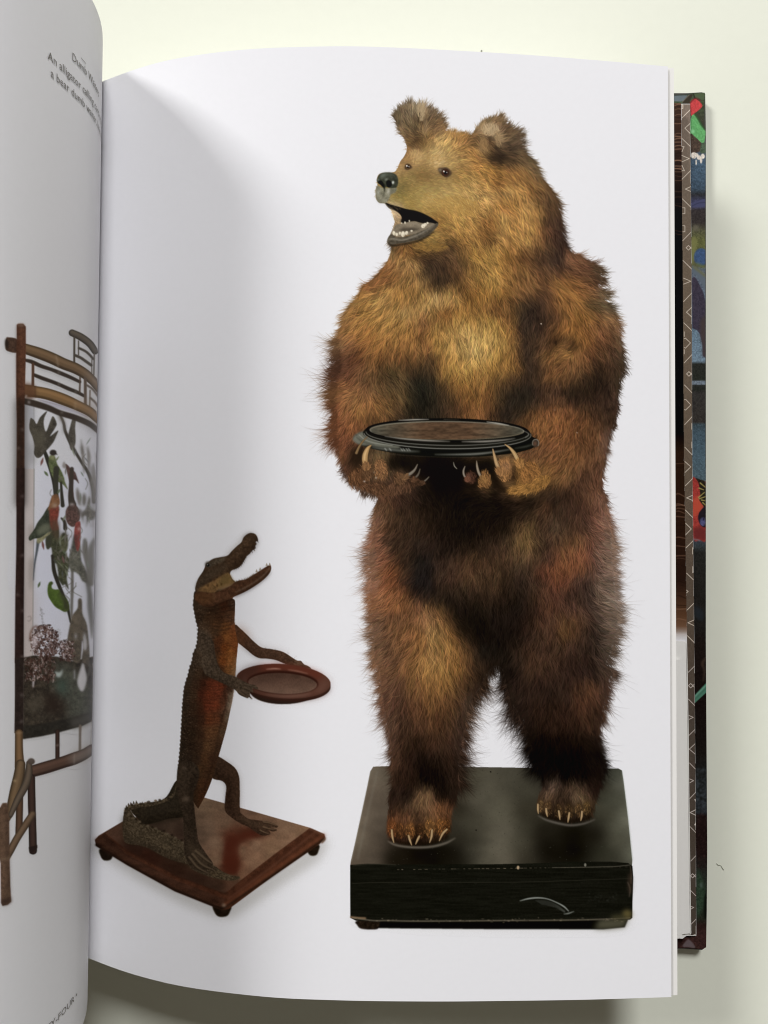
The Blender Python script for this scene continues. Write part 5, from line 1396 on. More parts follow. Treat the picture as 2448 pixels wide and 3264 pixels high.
G.line([(600, 1330), (612, 1430), (600, 1560), (580, 1700), (560, 1800), (535, 1880)], [4, 8, 9, 14, 14, 6], (160, 154, 142), GATOR, 1.5, 0.55)
# serrated back
for k in range(44):
    i = k / 43
    yb = 720 + i * 1700
    xs = np.interp(yb, [700, 770, 850, 930, 1000, 1060, 1190, 1260, 1300, 1380, 1440, 1510, 1570, 1640, 1720, 1810, 1960, 2110, 2270, 2390],
                   [225, 205, 200, 215, 228, 246, 238, 222, 200, 188, 165, 150, 130, 112, 104, 96, 88, 80, 68, 56])
    G.ell(xs + 3, yb, 9, 15, (54, 47, 38), GATOR, 0.6, 0.95, rot=rng.uniform(-15, 15))
    G.ell(xs + 9, yb - 4, 4, 6, (98, 90, 76), GATOR, 1.0, 0.5)
for _ in range(700):    # pebbled flank
    yb = rng.uniform(900, 2500)
    xs = np.interp(yb, [900, 1190, 1510, 1810, 2110, 2390, 2600], [215, 240, 150, 96, 80, 56, 100])
    x = xs + abs(rng.normal(0, 70))
    G.ell(x, yb, rng.uniform(2, 5), rng.uniform(2, 6), (96, 84, 68) if rng.random() < .5 else (36, 30, 24), None, 0.6, 0.35)
for _ in range(260):    # glints on the varnished hide
    yb = rng.uniform(760, 2500)
    xs = np.interp(yb, [760, 1190, 1510, 1810, 2110, 2390, 2600], [215, 240, 150, 96, 80, 56, 100])
    x = xs + 20 + abs(rng.normal(0, 45))
    G.line([(x, yb), (x + rng.uniform(2, 9), yb + rng.uniform(-2, 3))], rng.uniform(2, 4), (158, 142, 122), None, 0.3, rng.uniform(.25, .7), sm=False)
for k in range(60):     # seams between the rows of flank scales
    yb = 1150 + k * 24
    xs = np.interp(yb, [1190, 1510, 1810, 2110, 2390, 2600], [240, 150, 96, 80, 56, 100])
    G.line([(xs + 14, yb), (xs + 80, yb + 10), (xs + 170, yb + 8)], 3, (30, 24, 19), None, 0.5, 0.5)
# head: back of the skull, cheek, jaws
G.fill([(340, 430), (400, 392), (520, 368), (570, 320), (620, 272), (662, 236), (682, 190), (715, 160), (750, 147), (792, 156), (816, 188), (820, 222), (800, 232), (804, 262), (790, 272),
        (792, 300), (762, 318), (745, 345), (715, 368), (700, 395), (680, 425), (668, 448), (655, 462), (625, 485), (590, 498), (565, 512), (552, 545), (575, 592), (598, 625),
        (480, 700), (300, 720), (222, 705), (226, 640), (250, 580), (290, 520), (312, 470), (320, 440)], (72, 58, 44), GATOR, 0.5, tex=0.35, cell=4)
G.fill([(330, 640), (400, 600), (470, 560), (530, 530), (552, 545), (575, 592), (598, 625), (560, 650), (500, 670), (440, 690), (400, 720), (340, 720), (250, 712), (265, 670)],
       (126, 102, 66), GATOR, 1.5, tex=0.3, cell=5)
G.fill([(470, 570), (540, 545), (570, 590), (590, 620), (540, 640), (470, 670), (430, 650)], (116, 102, 62), GATOR, 3, 0.7)
G.fill([(430, 690), (500, 655), (595, 622), (560, 660), (480, 695)], (146, 126, 92), GATOR, 2, 0.7)
for x, y in ((340, 655), (430, 655), (400, 600), (470, 640)):
    G.ell(x, y, 6, 12, (48, 28, 18), GATOR, 1.2, 0.8)
G.fill([(230, 640), (260, 590), (300, 540), (360, 500), (430, 470), (500, 440), (540, 460), (480, 520), (400, 570), (320, 630), (250, 680), (228, 700)], (74, 66, 54), GATOR, 3, 0.75, tex=0.3, cell=3)
G.fill([(330, 440), (400, 400), (510, 376), (490, 420), (420, 450), (350, 480)], (88, 84, 72), GATOR, 2, 0.8, tex=0.3, cell=3)
shade([(540, 370), (620, 290), (700, 200), (760, 170)], 26, (84, 70, 54), 6, 0.6)
shade([(560, 490), (640, 440), (700, 350), (770, 290), (800, 220)], 30, (38, 28, 22), 5, 0.75)
shade([(690, 190), (750, 160), (800, 185)], 16, (52, 44, 38), 4, 0.7)
shade([(400, 560), (480, 500), (560, 420), (640, 350)], 24, (90, 72, 52), 7, 0.5)
for x, y in ((640, 300), (655, 285), (620, 340), (690, 255), (635, 350)):
    G.ell(x, y, 5, 4, (150, 138, 118), None, 0.9, 0.6)
G.line([(270, 680), (300, 640), (370, 600), (440, 560)], 6, (44, 34, 26), GATOR, 2, 0.7)
# lower jaw
G.fill([(225, 720), (260, 712), (330, 722), (400, 728), (480, 694), (560, 655), (596, 622), (640, 604), (700, 594), (760, 560), (830, 516), (890, 478), (925, 458), (942, 458), (949, 490),
        (932, 535), (880, 592), (800, 652), (700, 712), (590, 762), (575, 778), (500, 800), (420, 838), (350, 860), (290, 848), (235, 810), (212, 770)], (82, 58, 42), GATOR, 0.5, tex=0.3, cell=4)
G.fill([(240, 730), (300, 720), (380, 732), (400, 780), (340, 830), (270, 820), (230, 780)], (100, 72, 46), GATOR, 4, 0.7, tex=0.25, cell=5)
shade([(600, 745), (700, 700), (800, 640), (880, 575), (925, 520)], 22, (34, 27, 22), 4, 0.85)
shade([(610, 715), (700, 672), (800, 612), (890, 540), (935, 480)], 7, (150, 140, 124), 1.5, 0.75)
shade([(620, 640), (700, 615), (800, 560), (900, 490)], 14, (60, 44, 36), 4, 0.7)
shade([(420, 800), (500, 770), (590, 735)], 16, (106, 82, 60), 5, 0.6)
shade([(300, 850), (380, 855), (460, 825), (560, 782)], 10, (30, 22, 17), 2.5, 0.8)
G.line([(400, 728), (395, 760), (405, 785)], 10, (146, 118, 84), GATOR, 2, 0.7)
# teeth
up = [(818, 222), (804, 250), (794, 282), (784, 305), (762, 322), (742, 342), (722, 358), (706, 380), (695, 402), (686, 424), (672, 440), (660, 458), (645, 470), (630, 480), (612, 488), (595, 494)]
for i, (x, y) in enumerate(up):
    s = 1.3 if i in (0, 2, 3, 4) else 0.8
    G.fill([(x - 12 * s, y - 10 * s), (x + 2, y - 12 * s), (x + 6 * s, y + 16 * s)], (44, 34, 28), TOOTH + 30, 0.4, sm=False)
    G.line([(x - 2, y - 4), (x + 4 * s, y + 10 * s)], 3, (122, 112, 98), TOOTH + 30, 0.6, 0.6, sm=False)
lo = [(612, 608), (640, 600), (668, 594), (690, 588), (706, 584), (722, 578), (738, 570), (752, 560), (766, 550), (780, 542), (808, 515), (842, 498), (905, 455), (934, 452)]
for i, (x, y) in enumerate(lo):
    s = 1.9 if i in (10, 11, 12, 13) else 0.9
    G.fill([(x - 6 * s, y + 10), (x + 0, y - 11 * s), (x + 7 * s, y + 8)], (96, 82, 64) if s < 1 else (140, 130, 114), TOOTH + 30, 0.4, sm=False)
# eye
G.ell(340, 452, 26, 24, (52, 46, 38), GEYE, 2, rot=20)
G.ell(340, 455, 14, 15, (14, 12, 10), GEYE, 0.8)
G.ell(336, 451, 4.5, 4.5, (220, 215, 205), GEYE, 0.6)
G.line([(318, 435), (340, 425), (370, 440)], 6, (96, 90, 76), GATOR, 1.5, 0.7)
# far arm, behind the tray
scaly([(600, 1032), (650, 1065), (710, 1120), (770, 1180), (850, 1245), (940, 1262), (1030, 1280), (1090, 1305), (1150, 1345), (1200, 1375), (1235, 1378), (1262, 1410), (1300, 1425), (1332, 1450),
       (1290, 1446), (1240, 1440), (1150, 1425), (1080, 1405), (1000, 1372), (920, 1357), (840, 1352), (780, 1325), (720, 1275), (650, 1218), (628, 1190)], (74, 56, 44), cell=3, tex=0.3)
shade([(620, 1080), (690, 1130), (660, 1180), (630, 1190)], 44, (124, 76, 44), 9, 0.75)
shade([(720, 1160), (800, 1240), (900, 1280), (1000, 1300), (1100, 1340)], 26, (96, 74, 60), 8, 0.6)
shade([(690, 1235), (760, 1300), (840, 1338), (930, 1345), (1020, 1370), (1090, 1398)], 18, (44, 32, 25), 5, 0.7)
for _ in range(160):
    x = rng.uniform(850, 1200)
    y = np.interp(x, [850, 1000, 1100, 1200], [1290, 1315, 1350, 1395]) + rng.normal(0, 22)
    G.ell(x, y, 4, 3.5, (134, 112, 90) if rng.random() < .5 else (46, 34, 27), None, 0.7, 0.4)
for pts in ([(1180, 1380), (1240, 1398), (1262, 1412)], [(1200, 1400), (1260, 1418), (1330, 1450)], [(1170, 1405), (1220, 1425), (1250, 1440)]):
    G.line(pts, [14, 10, 4], (108, 92, 76), GATOR, 1.0, 0.8)
# the small tray
G.ell(1085, 1655, 340, 138, (40, 32, 27), GTRAY, 0.8, rot=-2)
G.ell(1066, 1592, 456, 172, (46, 28, 23), GTRAY, 0.6, rot=5)
G.ell(1066, 1572, 455, 165, (88, 58, 48), GTRAY, 0.6, rot=4)
G.ring(1066, 1572, 400, 134, 60, (112, 80, 70), 20, 130, rot=4, soft=9, alpha=0.75)
G.ring(1066, 1572, 410, 140, 46, (126, 98, 88), -20, 30, rot=4, soft=9, alpha=0.75)
G.ring(1066, 1572, 400, 134, 46, (112, 50, 36), 235, 330, rot=4, soft=6, alpha=0.85)
G.ring(1066, 1572, 415, 140, 46, (52, 32, 28), 135, 235, rot=4, soft=8, alpha=0.75)
G.ring(1066, 1590, 450, 160, 14, (38, 20, 16), 10, 170, rot=4, soft=4, alpha=0.7)
G.ell(1060, 1586, 342, 114, (52, 28, 22), GTRAY, 1.5, rot=2.5)
P = G.pix(np.stack([1058 + 330 * np.cos(np.linspace(0, 6.28, 60)), 1594 + 100 * np.sin(np.linspace(0, 6.28, 60)) + 14 * np.cos(np.linspace(0, 6.28, 60))], -1))
tx0, ty0, tc = G.cover(P)
n1 = vnoise(tc.shape, 9, 91, (1, 1.8)) * .6 + vnoise(tc.shape, 2, 92) * .4
yg = np.linspace(0, 1, tc.shape[0])[:, None] * np.ones(tc.shape)
tcol = (np.array([74, 56, 48.]) * (1 - yg[..., None]) + np.array([118, 98, 86.]) * yg[..., None]) * (0.86 + 0.28 * n1[..., None]) * G.gain
G.comp(tx0, ty0, blur(tc, 0.7), tcol, GTRAY)
G.line([(900, 1457), (980, 1452), (1040, 1455)], [4, 8, 4], (228, 196, 180), GTRAY, 1.2, 0.9)
G.line([(1110, 1462), (1200, 1476), (1300, 1500)], [4, 7, 4], (206, 168, 150), GTRAY, 1.4, 0.8)
G.line([(900, 1700), (1080, 1716), (1250, 1706), (1330, 1690)], [4, 10, 9, 4], (178, 160, 150), GTRAY, 3, 0.7)
G.line([(700, 1500), (690, 1560), (720, 1600)], [6, 12, 6], (122, 106, 98), GTRAY, 4, 0.6)
G.line([(1385, 1590), (1375, 1630), (1300, 1670)], 5, (150, 120, 106), GTRAY, 1.5, 0.6)
G.ell(1045, 1586, 12, 5, (70, 48, 40), GTRAY, 1.5, 0.7)
# near arm, over the body and the tray's rim
scaly([(262, 1130), (300, 1120), (345, 1140), (395, 1200), (408, 1300), (430, 1390), (470, 1465), (520, 1500), (600, 1525), (660, 1560), (740, 1600), (790, 1610), (825, 1640), (800, 1650),
       (770, 1642), (775, 1680), (750, 1672), (745, 1712), (768, 1745), (735, 1725), (725, 1735), (690, 1725), (640, 1700), (600, 1655), (500, 1602), (420, 1565), (350, 1530), (310, 1500), (290, 1430), (285, 1330), (268, 1230)],
      (74, 66, 55), cell=3, tex=0.4)
shade([(310, 1200), (340, 1300), (350, 1400), (390, 1470)], 34, (98, 90, 78), 8, 0.55)
shade([(390, 1240), (410, 1360), (450, 1450), (520, 1500)], 16, (48, 40, 32), 5, 0.7)
shade([(320, 1510), (420, 1560), (520, 1605), (600, 1650)], 18, (38, 31, 25), 4, 0.75)
G.line([(288, 1340), (296, 1430), (320, 1505)], 6, (142, 130, 112), GATOR, 1.2, 0.6)
shade([(520, 1530), (600, 1560), (690, 1610)], 26, (92, 82, 68), 6, 0.55)
for pts in ([(690, 1600), (760, 1618), (822, 1642)], [(680, 1630), (740, 1655), (775, 1682)], [(660, 1660), (720, 1700), (765, 1744)], [(640, 1680), (690, 1710), (725, 1734)]):
    G.line(pts, [18, 12, 4], (94, 84, 70), GATOR, 1.0, 0.85)
    G.line(np.array(pts) + (0, 9), [5, 4, 2], (34, 27, 22), GATOR, 1.0, 0.7)
for _ in range(200):
    x, y = rng.uniform(280, 620), 0
    y = np.interp(x, [280, 330, 400, 520, 620], [1280, 1400, 1500, 1550, 1600]) + rng.normal(0, 60 if x < 360 else 22)
    G.ell(x, y, rng.uniform(2, 5), rng.uniform(2, 5), (118, 108, 92) if rng.random() < .5 else (42, 35, 28), None, 0.6, 0.35)
# near leg
G.T(*AT2)
scaly([(630, 450), (680, 440), (722, 452), (752, 500), (745, 560), (716, 650), (722, 740), (735, 860), (748, 940), (790, 1010), (838, 1078), (826, 1096), (860, 1120), (800, 1116), (820, 1146), (770, 1130),
       (700, 1100), (660, 1010), (655, 900), (650, 780), (630, 700), (614, 600), (614, 510)], (56, 49, 40), cell=3, tex=0.35)
shade([(650, 480), (650, 560), (660, 640), (680, 700)], 26, (76, 68, 56), 6, 0.5)
shade([(735, 520), (700, 640), (705, 740), (715, 880)], 22, (36, 30, 24), 5, 0.7)
G.ell(670, 676, 22, 14, (112, 102, 88), GATOR, 3, 0.8)
G.ell(660, 485, 12, 8, (120, 110, 96), GATOR, 2, 0.6)
shade([(690, 960), (740, 1020), (800, 1085)], 26, (100, 90, 72), 6, 0.6)
for pts in ([(730, 1000), (790, 1050), (838, 1082)], [(710, 1020), (770, 1085), (850, 1120)], [(690, 1040), (740, 1100), (815, 1142)]):
    G.line(pts, [16, 12, 4], (108, 98, 80), GATOR, 1.0, 0.8)
    G.line(np.array(pts) + (-3, 9), [4, 4, 2], (34, 28, 22), GATOR, 1.0, 0.7)
for _ in range(120):
    x, y = rng.normal(690, 26), rng.uniform(460, 980)
    G.ell(x, y, rng.uniform(2, 4), rng.uniform(2, 4), (90, 80, 66) if rng.random() < .5 else (34, 28, 22), None, 0.6, 0.35)
G.ell(905, 1338, 12, 10, (170, 150, 140), GBASE, 2, 0.7)
RC.gain = 1.0

# ================================================================== BAMBOO CASE PICTURE (left page)
LC = Canvas(-6, 1010, 318, 2940, 0.6275, (172, 170, 160))
CT1, CT2, CT3 = (0, 1000, 3.685), (0, 1500, 3.685), (0, 2100, 2.765)
BAMBOO, GLASS, BIRD, PARROT, GREENP, FLOWERS, PHEAS, BRANCH, GROUND = 1, 2, 3, 4, 5, 6, 7, 8, 9
L = LC
# paler glazed interior
L.T(*CT1)
L.fill([(398, 1085), (560, 1110), (700, 1165), (1000, 1280), (1150, 1380), (1140, 2212), (398, 2212)], (178, 177, 172), GLASS, 5, 0.8, sm=False)
L.T(*CT2)
L.fill([(398, -40), (1140, -40), (1110, 1100), (1080, 2212), (390, 2212)], (174, 175, 178), GLASS, 8, 0.85, sm=False)
L.ell(520, 1300, 200, 700, (166, 168, 178), GLASS, 30, 0.8)
# side pane seen edge-on
L.T(*CT1)
L.fill([(282, 1068), (398, 1090), (400, 2260), (282, 2260)], (160, 157, 150), GLASS, 0.6, sm=False)
L.fill([(330, 1080), (396, 1100), (396, 1300), (350, 1250)], (128, 130, 134), GLASS, 5, 0.7)
L.fill([(330, 1540), (398, 1580), (398, 1760), (350, 1740)], (118, 116, 112), GLASS, 6, 0.7)
L.line([(398, 1090), (399, 2260)], 5, (108, 102, 92), GLASS, 0.6)
L.T(*CT2)
L.fill([(282, -20), (399, -20), (392, 1200), (384, 2260), (278, 2260)], (166, 150, 134), GLASS, 0.6, sm=False)
L.fill([(284, 1400), (386, 1400), (384, 2260), (278, 2260)], (158, 134, 118), GLASS, 14, 0.9, sm=False)
L.fill([(345, 1080), (385, 1040), (384, 1300), (350, 1400)], (112, 94, 76), GLASS, 5, 0.7)
L.fill([(330, 700), (392, 640), (390, 860), (345, 830)], (132, 116, 98), GLASS, 5, 0.7)
L.line([(399, -20), (392, 1000), (388, 1400), (382, 2260)], 6, (104, 94, 84), GLASS, 0.8)
L.line([(325, 1720), (350, 1710), (365, 1740), (340, 1770), (325, 1760)], 6, (108, 84, 70), GLASS, 1, 0.8)
L.T(*CT3)
L.fill([(205, -20), (245, -20), (230, 200), (215, 420), (205, 560)], (132, 112, 98), GLASS, 1.2, sm=False)


def bamboo(pts, w, col, dark=0.62, light=1.2, label=BAMBOO, soft=0.5):
    L.line(pts, w, tuple(c * dark for c in col), label, soft)
    p = np.array(pts, float)
    ww = np.array(w if not np.isscalar(w) else [w] * len(pts), float)
    L.line(p - np.stack([0 * ww, ww * 0.07], -1), ww * 0.68, col, label, 1.3, 0.9)
    L.line(p - np.stack([0 * ww, ww * 0.18], -1), ww * 0.26, tuple(c * light for c in col), label, 1.2, 0.5)


# birds and branches
L.T(*CT1)
L.line([(515, 1600), (560, 1720), (600, 1850), (640, 2000), (660, 2212)], [34, 50, 46, 52, 46], (50, 47, 36), BRANCH, 0.7)
L.line([(700, 1180), (745, 1280), (765, 1380), (820, 1500), (870, 1600), (960, 1750), (1040, 1880), (1090, 2050), (1100, 2212)], [22, 30, 34, 44, 36, 34, 40, 44, 40], (66, 60, 48), BRANCH, 0.9)
L.fill([(668, 1160), (700, 1180), (740, 1220), (770, 1330), (740, 1420), (735, 1300), (700, 1250)], (104, 96, 80), BRANCH, 3, 0.7)
L.fill([(345, 1285), (360, 1225), (398, 1250), (430, 1295), (470, 1215), (552, 1143), (520, 1220), (512, 1300), (540, 1385), (590, 1260), (622, 1205), (664, 1290), (640, 1350),
        (585, 1440), (640, 1400), (684, 1372), (660, 1430), (620, 1515), (540, 1610), (480, 1680), (430, 1692), (398, 1640), (404, 1550), (380, 1450), (345, 1360)],
       (74, 68, 54), BIRD, 0.8, tex=0.25, cell=6)
L.fill([(400, 1300), (440, 1400), (500, 1380), (520, 1500), (470, 1600), (420, 1560)], (90, 84, 64), BIRD, 5, 0.6)
L.line([(560, 1440), (610, 1340), (640, 1260)], 14, (52, 46, 36), BIRD, 3, 0.6)
L.line([(560, 1560), (620, 1480), (665, 1400)], 10, (54, 48, 38), BIRD, 3, 0.6)
L.fill([(850, 1238), (888, 1235), (880, 1340), (886, 1440), (880, 1540), (840, 1605), (812, 1530), (800, 1430), (822, 1330)], (80, 74, 60), BIRD + 20, 0.9, tex=0.2)
L.ell(850, 1575, 20, 26, (120, 112, 98), BIRD + 20, 3, 0.7)
L.fill([(582, 1670), (640, 1675), (668, 1760), (720, 1850), (752, 1930), (760, 1970), (796, 2066), (745, 2012), (700, 1985), (640, 1950), (592, 1860), (570, 1760)], (92, 100, 58), BIRD + 21, 0.9, tex=0.2, cell=5)
L.fill([(590, 1660), (640, 1660), (635, 1720), (600, 1715)], (140, 138, 92), BIRD + 21, 2.5, 0.8)
L.ell(622, 1632, 40, 34, (54, 46, 38), BIRD + 21, 1)
L.line([(650, 1640), (674, 1658)], [14, 4], (48, 40, 34), BIRD + 21, 0.8)
L.line([(570, 1730), (610, 1740), (640, 1800)], 16, (60, 64, 42), BIRD + 21, 4, 0.7)
L.fill([(765, 1775), (790, 1775), (832, 1822), (880, 1862), (902, 1920), (926, 1996), (885, 1952), (850, 1965), (862, 2100), (870, 2240), (812, 2240), (822, 2060), (802, 1930)], (84, 62, 52), BIRD + 22, 0.9, tex=0.25)
L.fill([(730, 1790), (750, 1735), (775, 1790), (760, 1820)], (120, 112, 96), BIRD + 22, 1.5, 0.8)
for x, y in ((765, 1870), (775, 1950), (790, 2020), (770, 2100)):
    L.ell(x, y, 12, 26, (128, 120, 106), BRANCH, 4, 0.6)
for x0_, y0_, x1_, y1_, w in ((950, 1480, 985, 1870, 36), (1030, 1560, 1040, 1840, 40), (1095, 1760, 1110, 2200, 46), (1122, 1630, 1145, 1790, 22), (905, 2050, 925, 2240, 34),
                              (985, 2110, 985, 2240, 26), (1045, 2140, 1045, 2240, 22), (1062, 1700, 1000, 1560, 12), (1100, 1900, 1060, 2000, 30), (1140, 1850, 1120, 2100, 16)):
    L.line([(x0_, y0_), ((x0_ + x1_) / 2 + 6, (y0_ + y1_) / 2), (x1_, y1_)], [w * .3, w, w * .4], (116, 110, 96), BIRD + 23, 2.0, 0.85)
L.line([(957, 1560), (968, 1640)], 26, (84, 78, 64), BIRD + 23, 3, 0.7)
L.T(*CT2)
L.line([(1075, -40), (1085, 200), (1100, 480)], [50, 56, 40], (124, 119, 106), BRANCH, 4, 0.85)
L.line([(715, 140), (722, 260), (735, 410)], [26, 34, 46], (54, 50, 38), BRANCH, 0.8)
L.line([(842, -20), (835, 160), (828, 300), (850, 400)], [46, 52, 60, 90], (64, 55, 44), BRANCH, 0.9)
L.line([(660, -20), (655, 120), (660, 300)], [70, 60, 50], (58, 56, 42), BRANCH, 0.9)
L.fill([(600, 690), (640, 640), (690, 690), (700, 850), (770, 980), (824, 1070), (790, 1200), (785, 1290), (806, 1400), (760, 1335), (735, 1352), (690, 1290), (640, 1250),
        (608, 1150), (612, 1000), (598, 900), (560, 925), (538, 850), (560, 780)], (68, 69, 46), BRANCH, 1.2, tex=0.3, cell=4)
L.fill([(640, 1085), (668, 1120), (684, 1250), (656, 1205)], (172, 174, 172), GLASS, 1.5)
L.line([(612, 1000), (640, 1200), (700, 1370), (760, 1520), (800, 1640), (828, 1780)], [30, 42, 42, 38, 34, 22], (50, 45, 34), BRANCH, 0.8)
L.line([(848, 1170), (846, 1400), (838, 1720)], [30, 36, 26], (106, 101, 88), BRANCH, 1.2)
L.line([(720, 560), (755, 600), (765, 680)], [20, 36, 48], (56, 50, 38), BIRD + 24, 0.9)
L.ell(752, 850, 46, 122, (84, 84, 56), BIRD + 24, 1.2, tex=0.2)
L.ell(748, 772, 38, 48, (50, 46, 34), BIRD + 24, 4, 0.85)
L.fill([(770, 480), (800, 420), (860, 390), (910, 430), (938, 500), (932, 580), (890, 640), (850, 662), (800, 630), (772, 570)], (88, 65, 54), BIRD + 25, 1.0, tex=0.25, cell=3)
L.ell(842, 398, 26, 16, (176, 168, 156), BIRD + 25, 2, 0.85)
L.ell(840, 430, 40, 22, (60, 48, 38), BIRD + 25, 4, 0.6)
# grey-green body below the red bird
L.fill([(868, 760), (905, 800), (945, 900), (952, 1050), (1000, 1150), (1045, 1310), (990, 1310), (960, 1290), (930, 1230), (880, 1190), (830, 1180), (802, 1060), (838, 900)], (88, 86, 70), BIRD + 26, 1.6, tex=0.3, cell=5)
L.line([(905, 930), (870, 1060), (830, 1150)], 26, (128, 128, 104), BIRD + 26, 5, 0.6)
L.line([(1000, 1200), (1030, 1290), (1045, 1330)], 40, (84, 80, 66), BIRD + 26, 3, 0.8)
L.fill([(884, 625), (920, 600), (942, 605), (946, 740), (936, 880), (912, 950), (884, 890), (868, 760)], (136, 66, 54), PARROT + 20, 1.0, tex=0.15)
L.ell(926, 685, 14, 20, (190, 172, 160), PARROT + 20, 2, 0.8)
L.line([(880, 760), (880, 850), (860, 930)], 26, (46, 44, 38), BIRD + 26, 4, 0.8)
# right hand, half lost in the gutter's shade
L.fill([(968, 490), (1008, 440), (1040, 320), (1052, 320), (1064, 440), (1122, 480), (1118, 550), (1085, 580), (1040, 585), (1025, 645), (1008, 530), (960, 545)], (98, 93, 78), BIRD + 27, 2.0, 0.95, tex=0.2)
L.ell(986, 345, 20, 80, (92, 86, 70), BIRD + 27, 3, 0.9)
L.line([(905, 210), (918, 300), (942, 410)], [10, 42, 20], (112, 104, 90), BIRD + 27, 2.5, 0.9)
L.line([(930, 470), (960, 520), (980, 620)], [50, 40, 8], (88, 80, 66), BIRD + 27, 3, 0.8)
for x0_, x1_ in ((1020, 1010), (1060, 1062), (1090, 1090)):
    L.line([(x0_, 560), (x1_, 660)], 10, (108, 102, 88), BIRD + 27, 2, 0.7)
L.line([(1100, 570), (1102, 680), (1115, 790)], 16, (128, 124, 112), BRANCH, 3, 0.8)
L.line([(995, 815), (1000, 940), (1020, 1080), (1040, 1200), (1060, 1330)], [40, 74, 52, 50, 50], (104, 99, 84), BIRD + 28, 2, 0.9)
L.line([(1110, 790), (1075, 900), (1065, 1020), (1075, 1150), (1070, 1330)], [20, 70, 84, 70, 50], (108, 104, 90), BIRD + 28, 2.5, 0.9)
L.line([(1030, 1320), (1052, 1450), (1058, 1600), (1072, 1750), (1080, 1960)], [50, 58, 66, 52, 14], (98, 95, 82), BIRD + 28, 2.5, 0.9)
# small leaves and finches among the twigs
lr = np.random.default_rng(4)
for _ in range(46):
    x, y = lr.uniform(430, 1080), lr.uniform(-380, 1500)
    if lr.random() < .35:
        x = 640 + (y + 380) * 0.09 + lr.normal(0, 30)
    k = max(0.35, 1 - (x - 500) / 900)
    c = [(70, 84, 42), (86, 78, 56), (104, 58, 46), (52, 54, 40), (96, 104, 60)][lr.integers(0, 5)]
    c = tuple(v * k + 150 * (1 - k) for v in c)
    a_ = lr.uniform(-50, 50)
    d_ = np.array([math.sin(math.radians(a_)), math.cos(math.radians(a_))]) * lr.uniform(26, 60)
    if abs(x - 520) > 60 or y < 900:
        L.line([(x - d_[0], y - d_[1]), (x, y), (x + d_[0], y + d_[1])], [4, lr.uniform(14, 28) * k + 6, 3], c, BRANCH, 0.8, 0.85)
for _ in range(16):
    x, y = lr.uniform(560, 1040), lr.uniform(-200, 1500)
    L.line([(x, y), (x + lr.normal(0, 40), y + 60), (x + lr.normal(0, 60), y + 130)], 7, (92, 86, 70), BRANCH, 0.8, 0.8)
# the big parrot
L.line([(445, 840), (430, 950), (405, 1100), (390, 1290)], [36, 26, 18, 8], (76, 80, 78), PARROT, 1)
L.fill([(440, 770), (500, 740), (560, 720), (600, 700), (590, 740), (540, 790), (460, 855), (430, 840)], (126, 121, 84), PARROT, 1.2, tex=0.15)
L.fill([(562, 430), (600, 440), (606, 560), (604, 700), (560, 725), (480, 785), (400, 800), (350, 824), (338, 780), (400, 690), (440, 610), (500, 530)], (58, 62, 46), PARROT, 0.8, tex=0.25, cell=4)
L.fill([(470, 650), (530, 620), (590, 640), (592, 690), (500, 748), (430, 740)], (106, 108, 82), PARROT, 3, 0.8)
L.fill([(585, 420), (640, 400), (690, 420), (688, 520), (672, 600), (684, 690), (620, 700), (596, 660), (580, 560)], (122, 58, 42), PARROT, 1.2, tex=0.2, cell=5)
L.fill([(600, 600), (680, 590), (690, 720), (690, 810), (620, 760)], (84, 66, 46), PARROT, 4, 0.8)
L.fill([(606, 305), (630, 282), (668, 278), (694, 320), (700, 390), (660, 430), (610, 440), (560, 470), (578, 395)], (120, 82, 50), PARROT, 1.0, tex=0.15)
L.ell(640, 410, 26, 26, (168, 150, 128), PARROT, 3, 0.75)
L.fill([(540, 780), (600, 760), (606, 860), (556, 925), (536, 860)], (62, 62, 44), PARROT, 1.2)
# the small bright green parrot
L.fill([(556, 1400), (562, 1345), (580, 1310), (608, 1304), (620, 1328), (604, 1350), (612, 1385), (650, 1398), (692, 1398), (722, 1450), (782, 1505), (812, 1590), (802, 1640),
        (760, 1660), (700, 1632), (640, 1592), (580, 1505), (560, 1450)], (74, 92, 34), GREENP, 0.9, tex=0.2, cell=5)
L.fill([(700, 1410), (760, 1480), (812, 1590), (800, 1640), (750, 1640), (740, 1560), (700, 1470)], (58, 56, 38), GREENP, 3, 0.85)
L.line([(590, 1420), (640, 1440), (690, 1500), (720, 1560)], 30, (92, 116, 44), GREENP, 5, 0.55)
L.ell(606, 1318, 10, 9, (38, 36, 22), GREENP, 1.2, 0.8)
# ground mass first, then pheasant and dried flowers
L.T(*CT3)
L.fill([(205, -10), (300, -30), (500, -20), (640, 20), (820, -20), (815, 300), (810, 545), (720, 590), (640, 612), (500, 650), (360, 680), (200, 706)], (56, 48, 36), GROUND, 1.0, sm=False, tex=0.4, cell=6)
L.fill([(470, 60), (600, 40), (760, 220), (812, 300), (806, 500), (700, 560), (600, 560), (560, 400), (480, 280)], (80, 82, 66), GROUND, 10, 0.85, tex=0.25, cell=7)
L.fill([(520, 180), (580, 200), (590, 300), (530, 330), (500, 250)], (62, 80, 64), GROUND, 7, 0.8)
L.fill([(380, 330), (480, 300), (560, 380), (560, 480), (420, 470)], (46, 34, 24), GROUND, 9, 0.85)
L.fill([(215, 440), (300, 320), (360, 300), (380, 420), (300, 470)], (84, 76, 58), GROUND, 8, 0.7)
for _ in range(260):
    x, y = rng.uniform(215, 790), rng.uniform(200, 560)
    L.ell(x, y, rng.uniform(3, 10), rng.uniform(2, 7), (112, 104, 84) if rng.random() < .4 else (36, 30, 22), None, 1.2, 0.35)
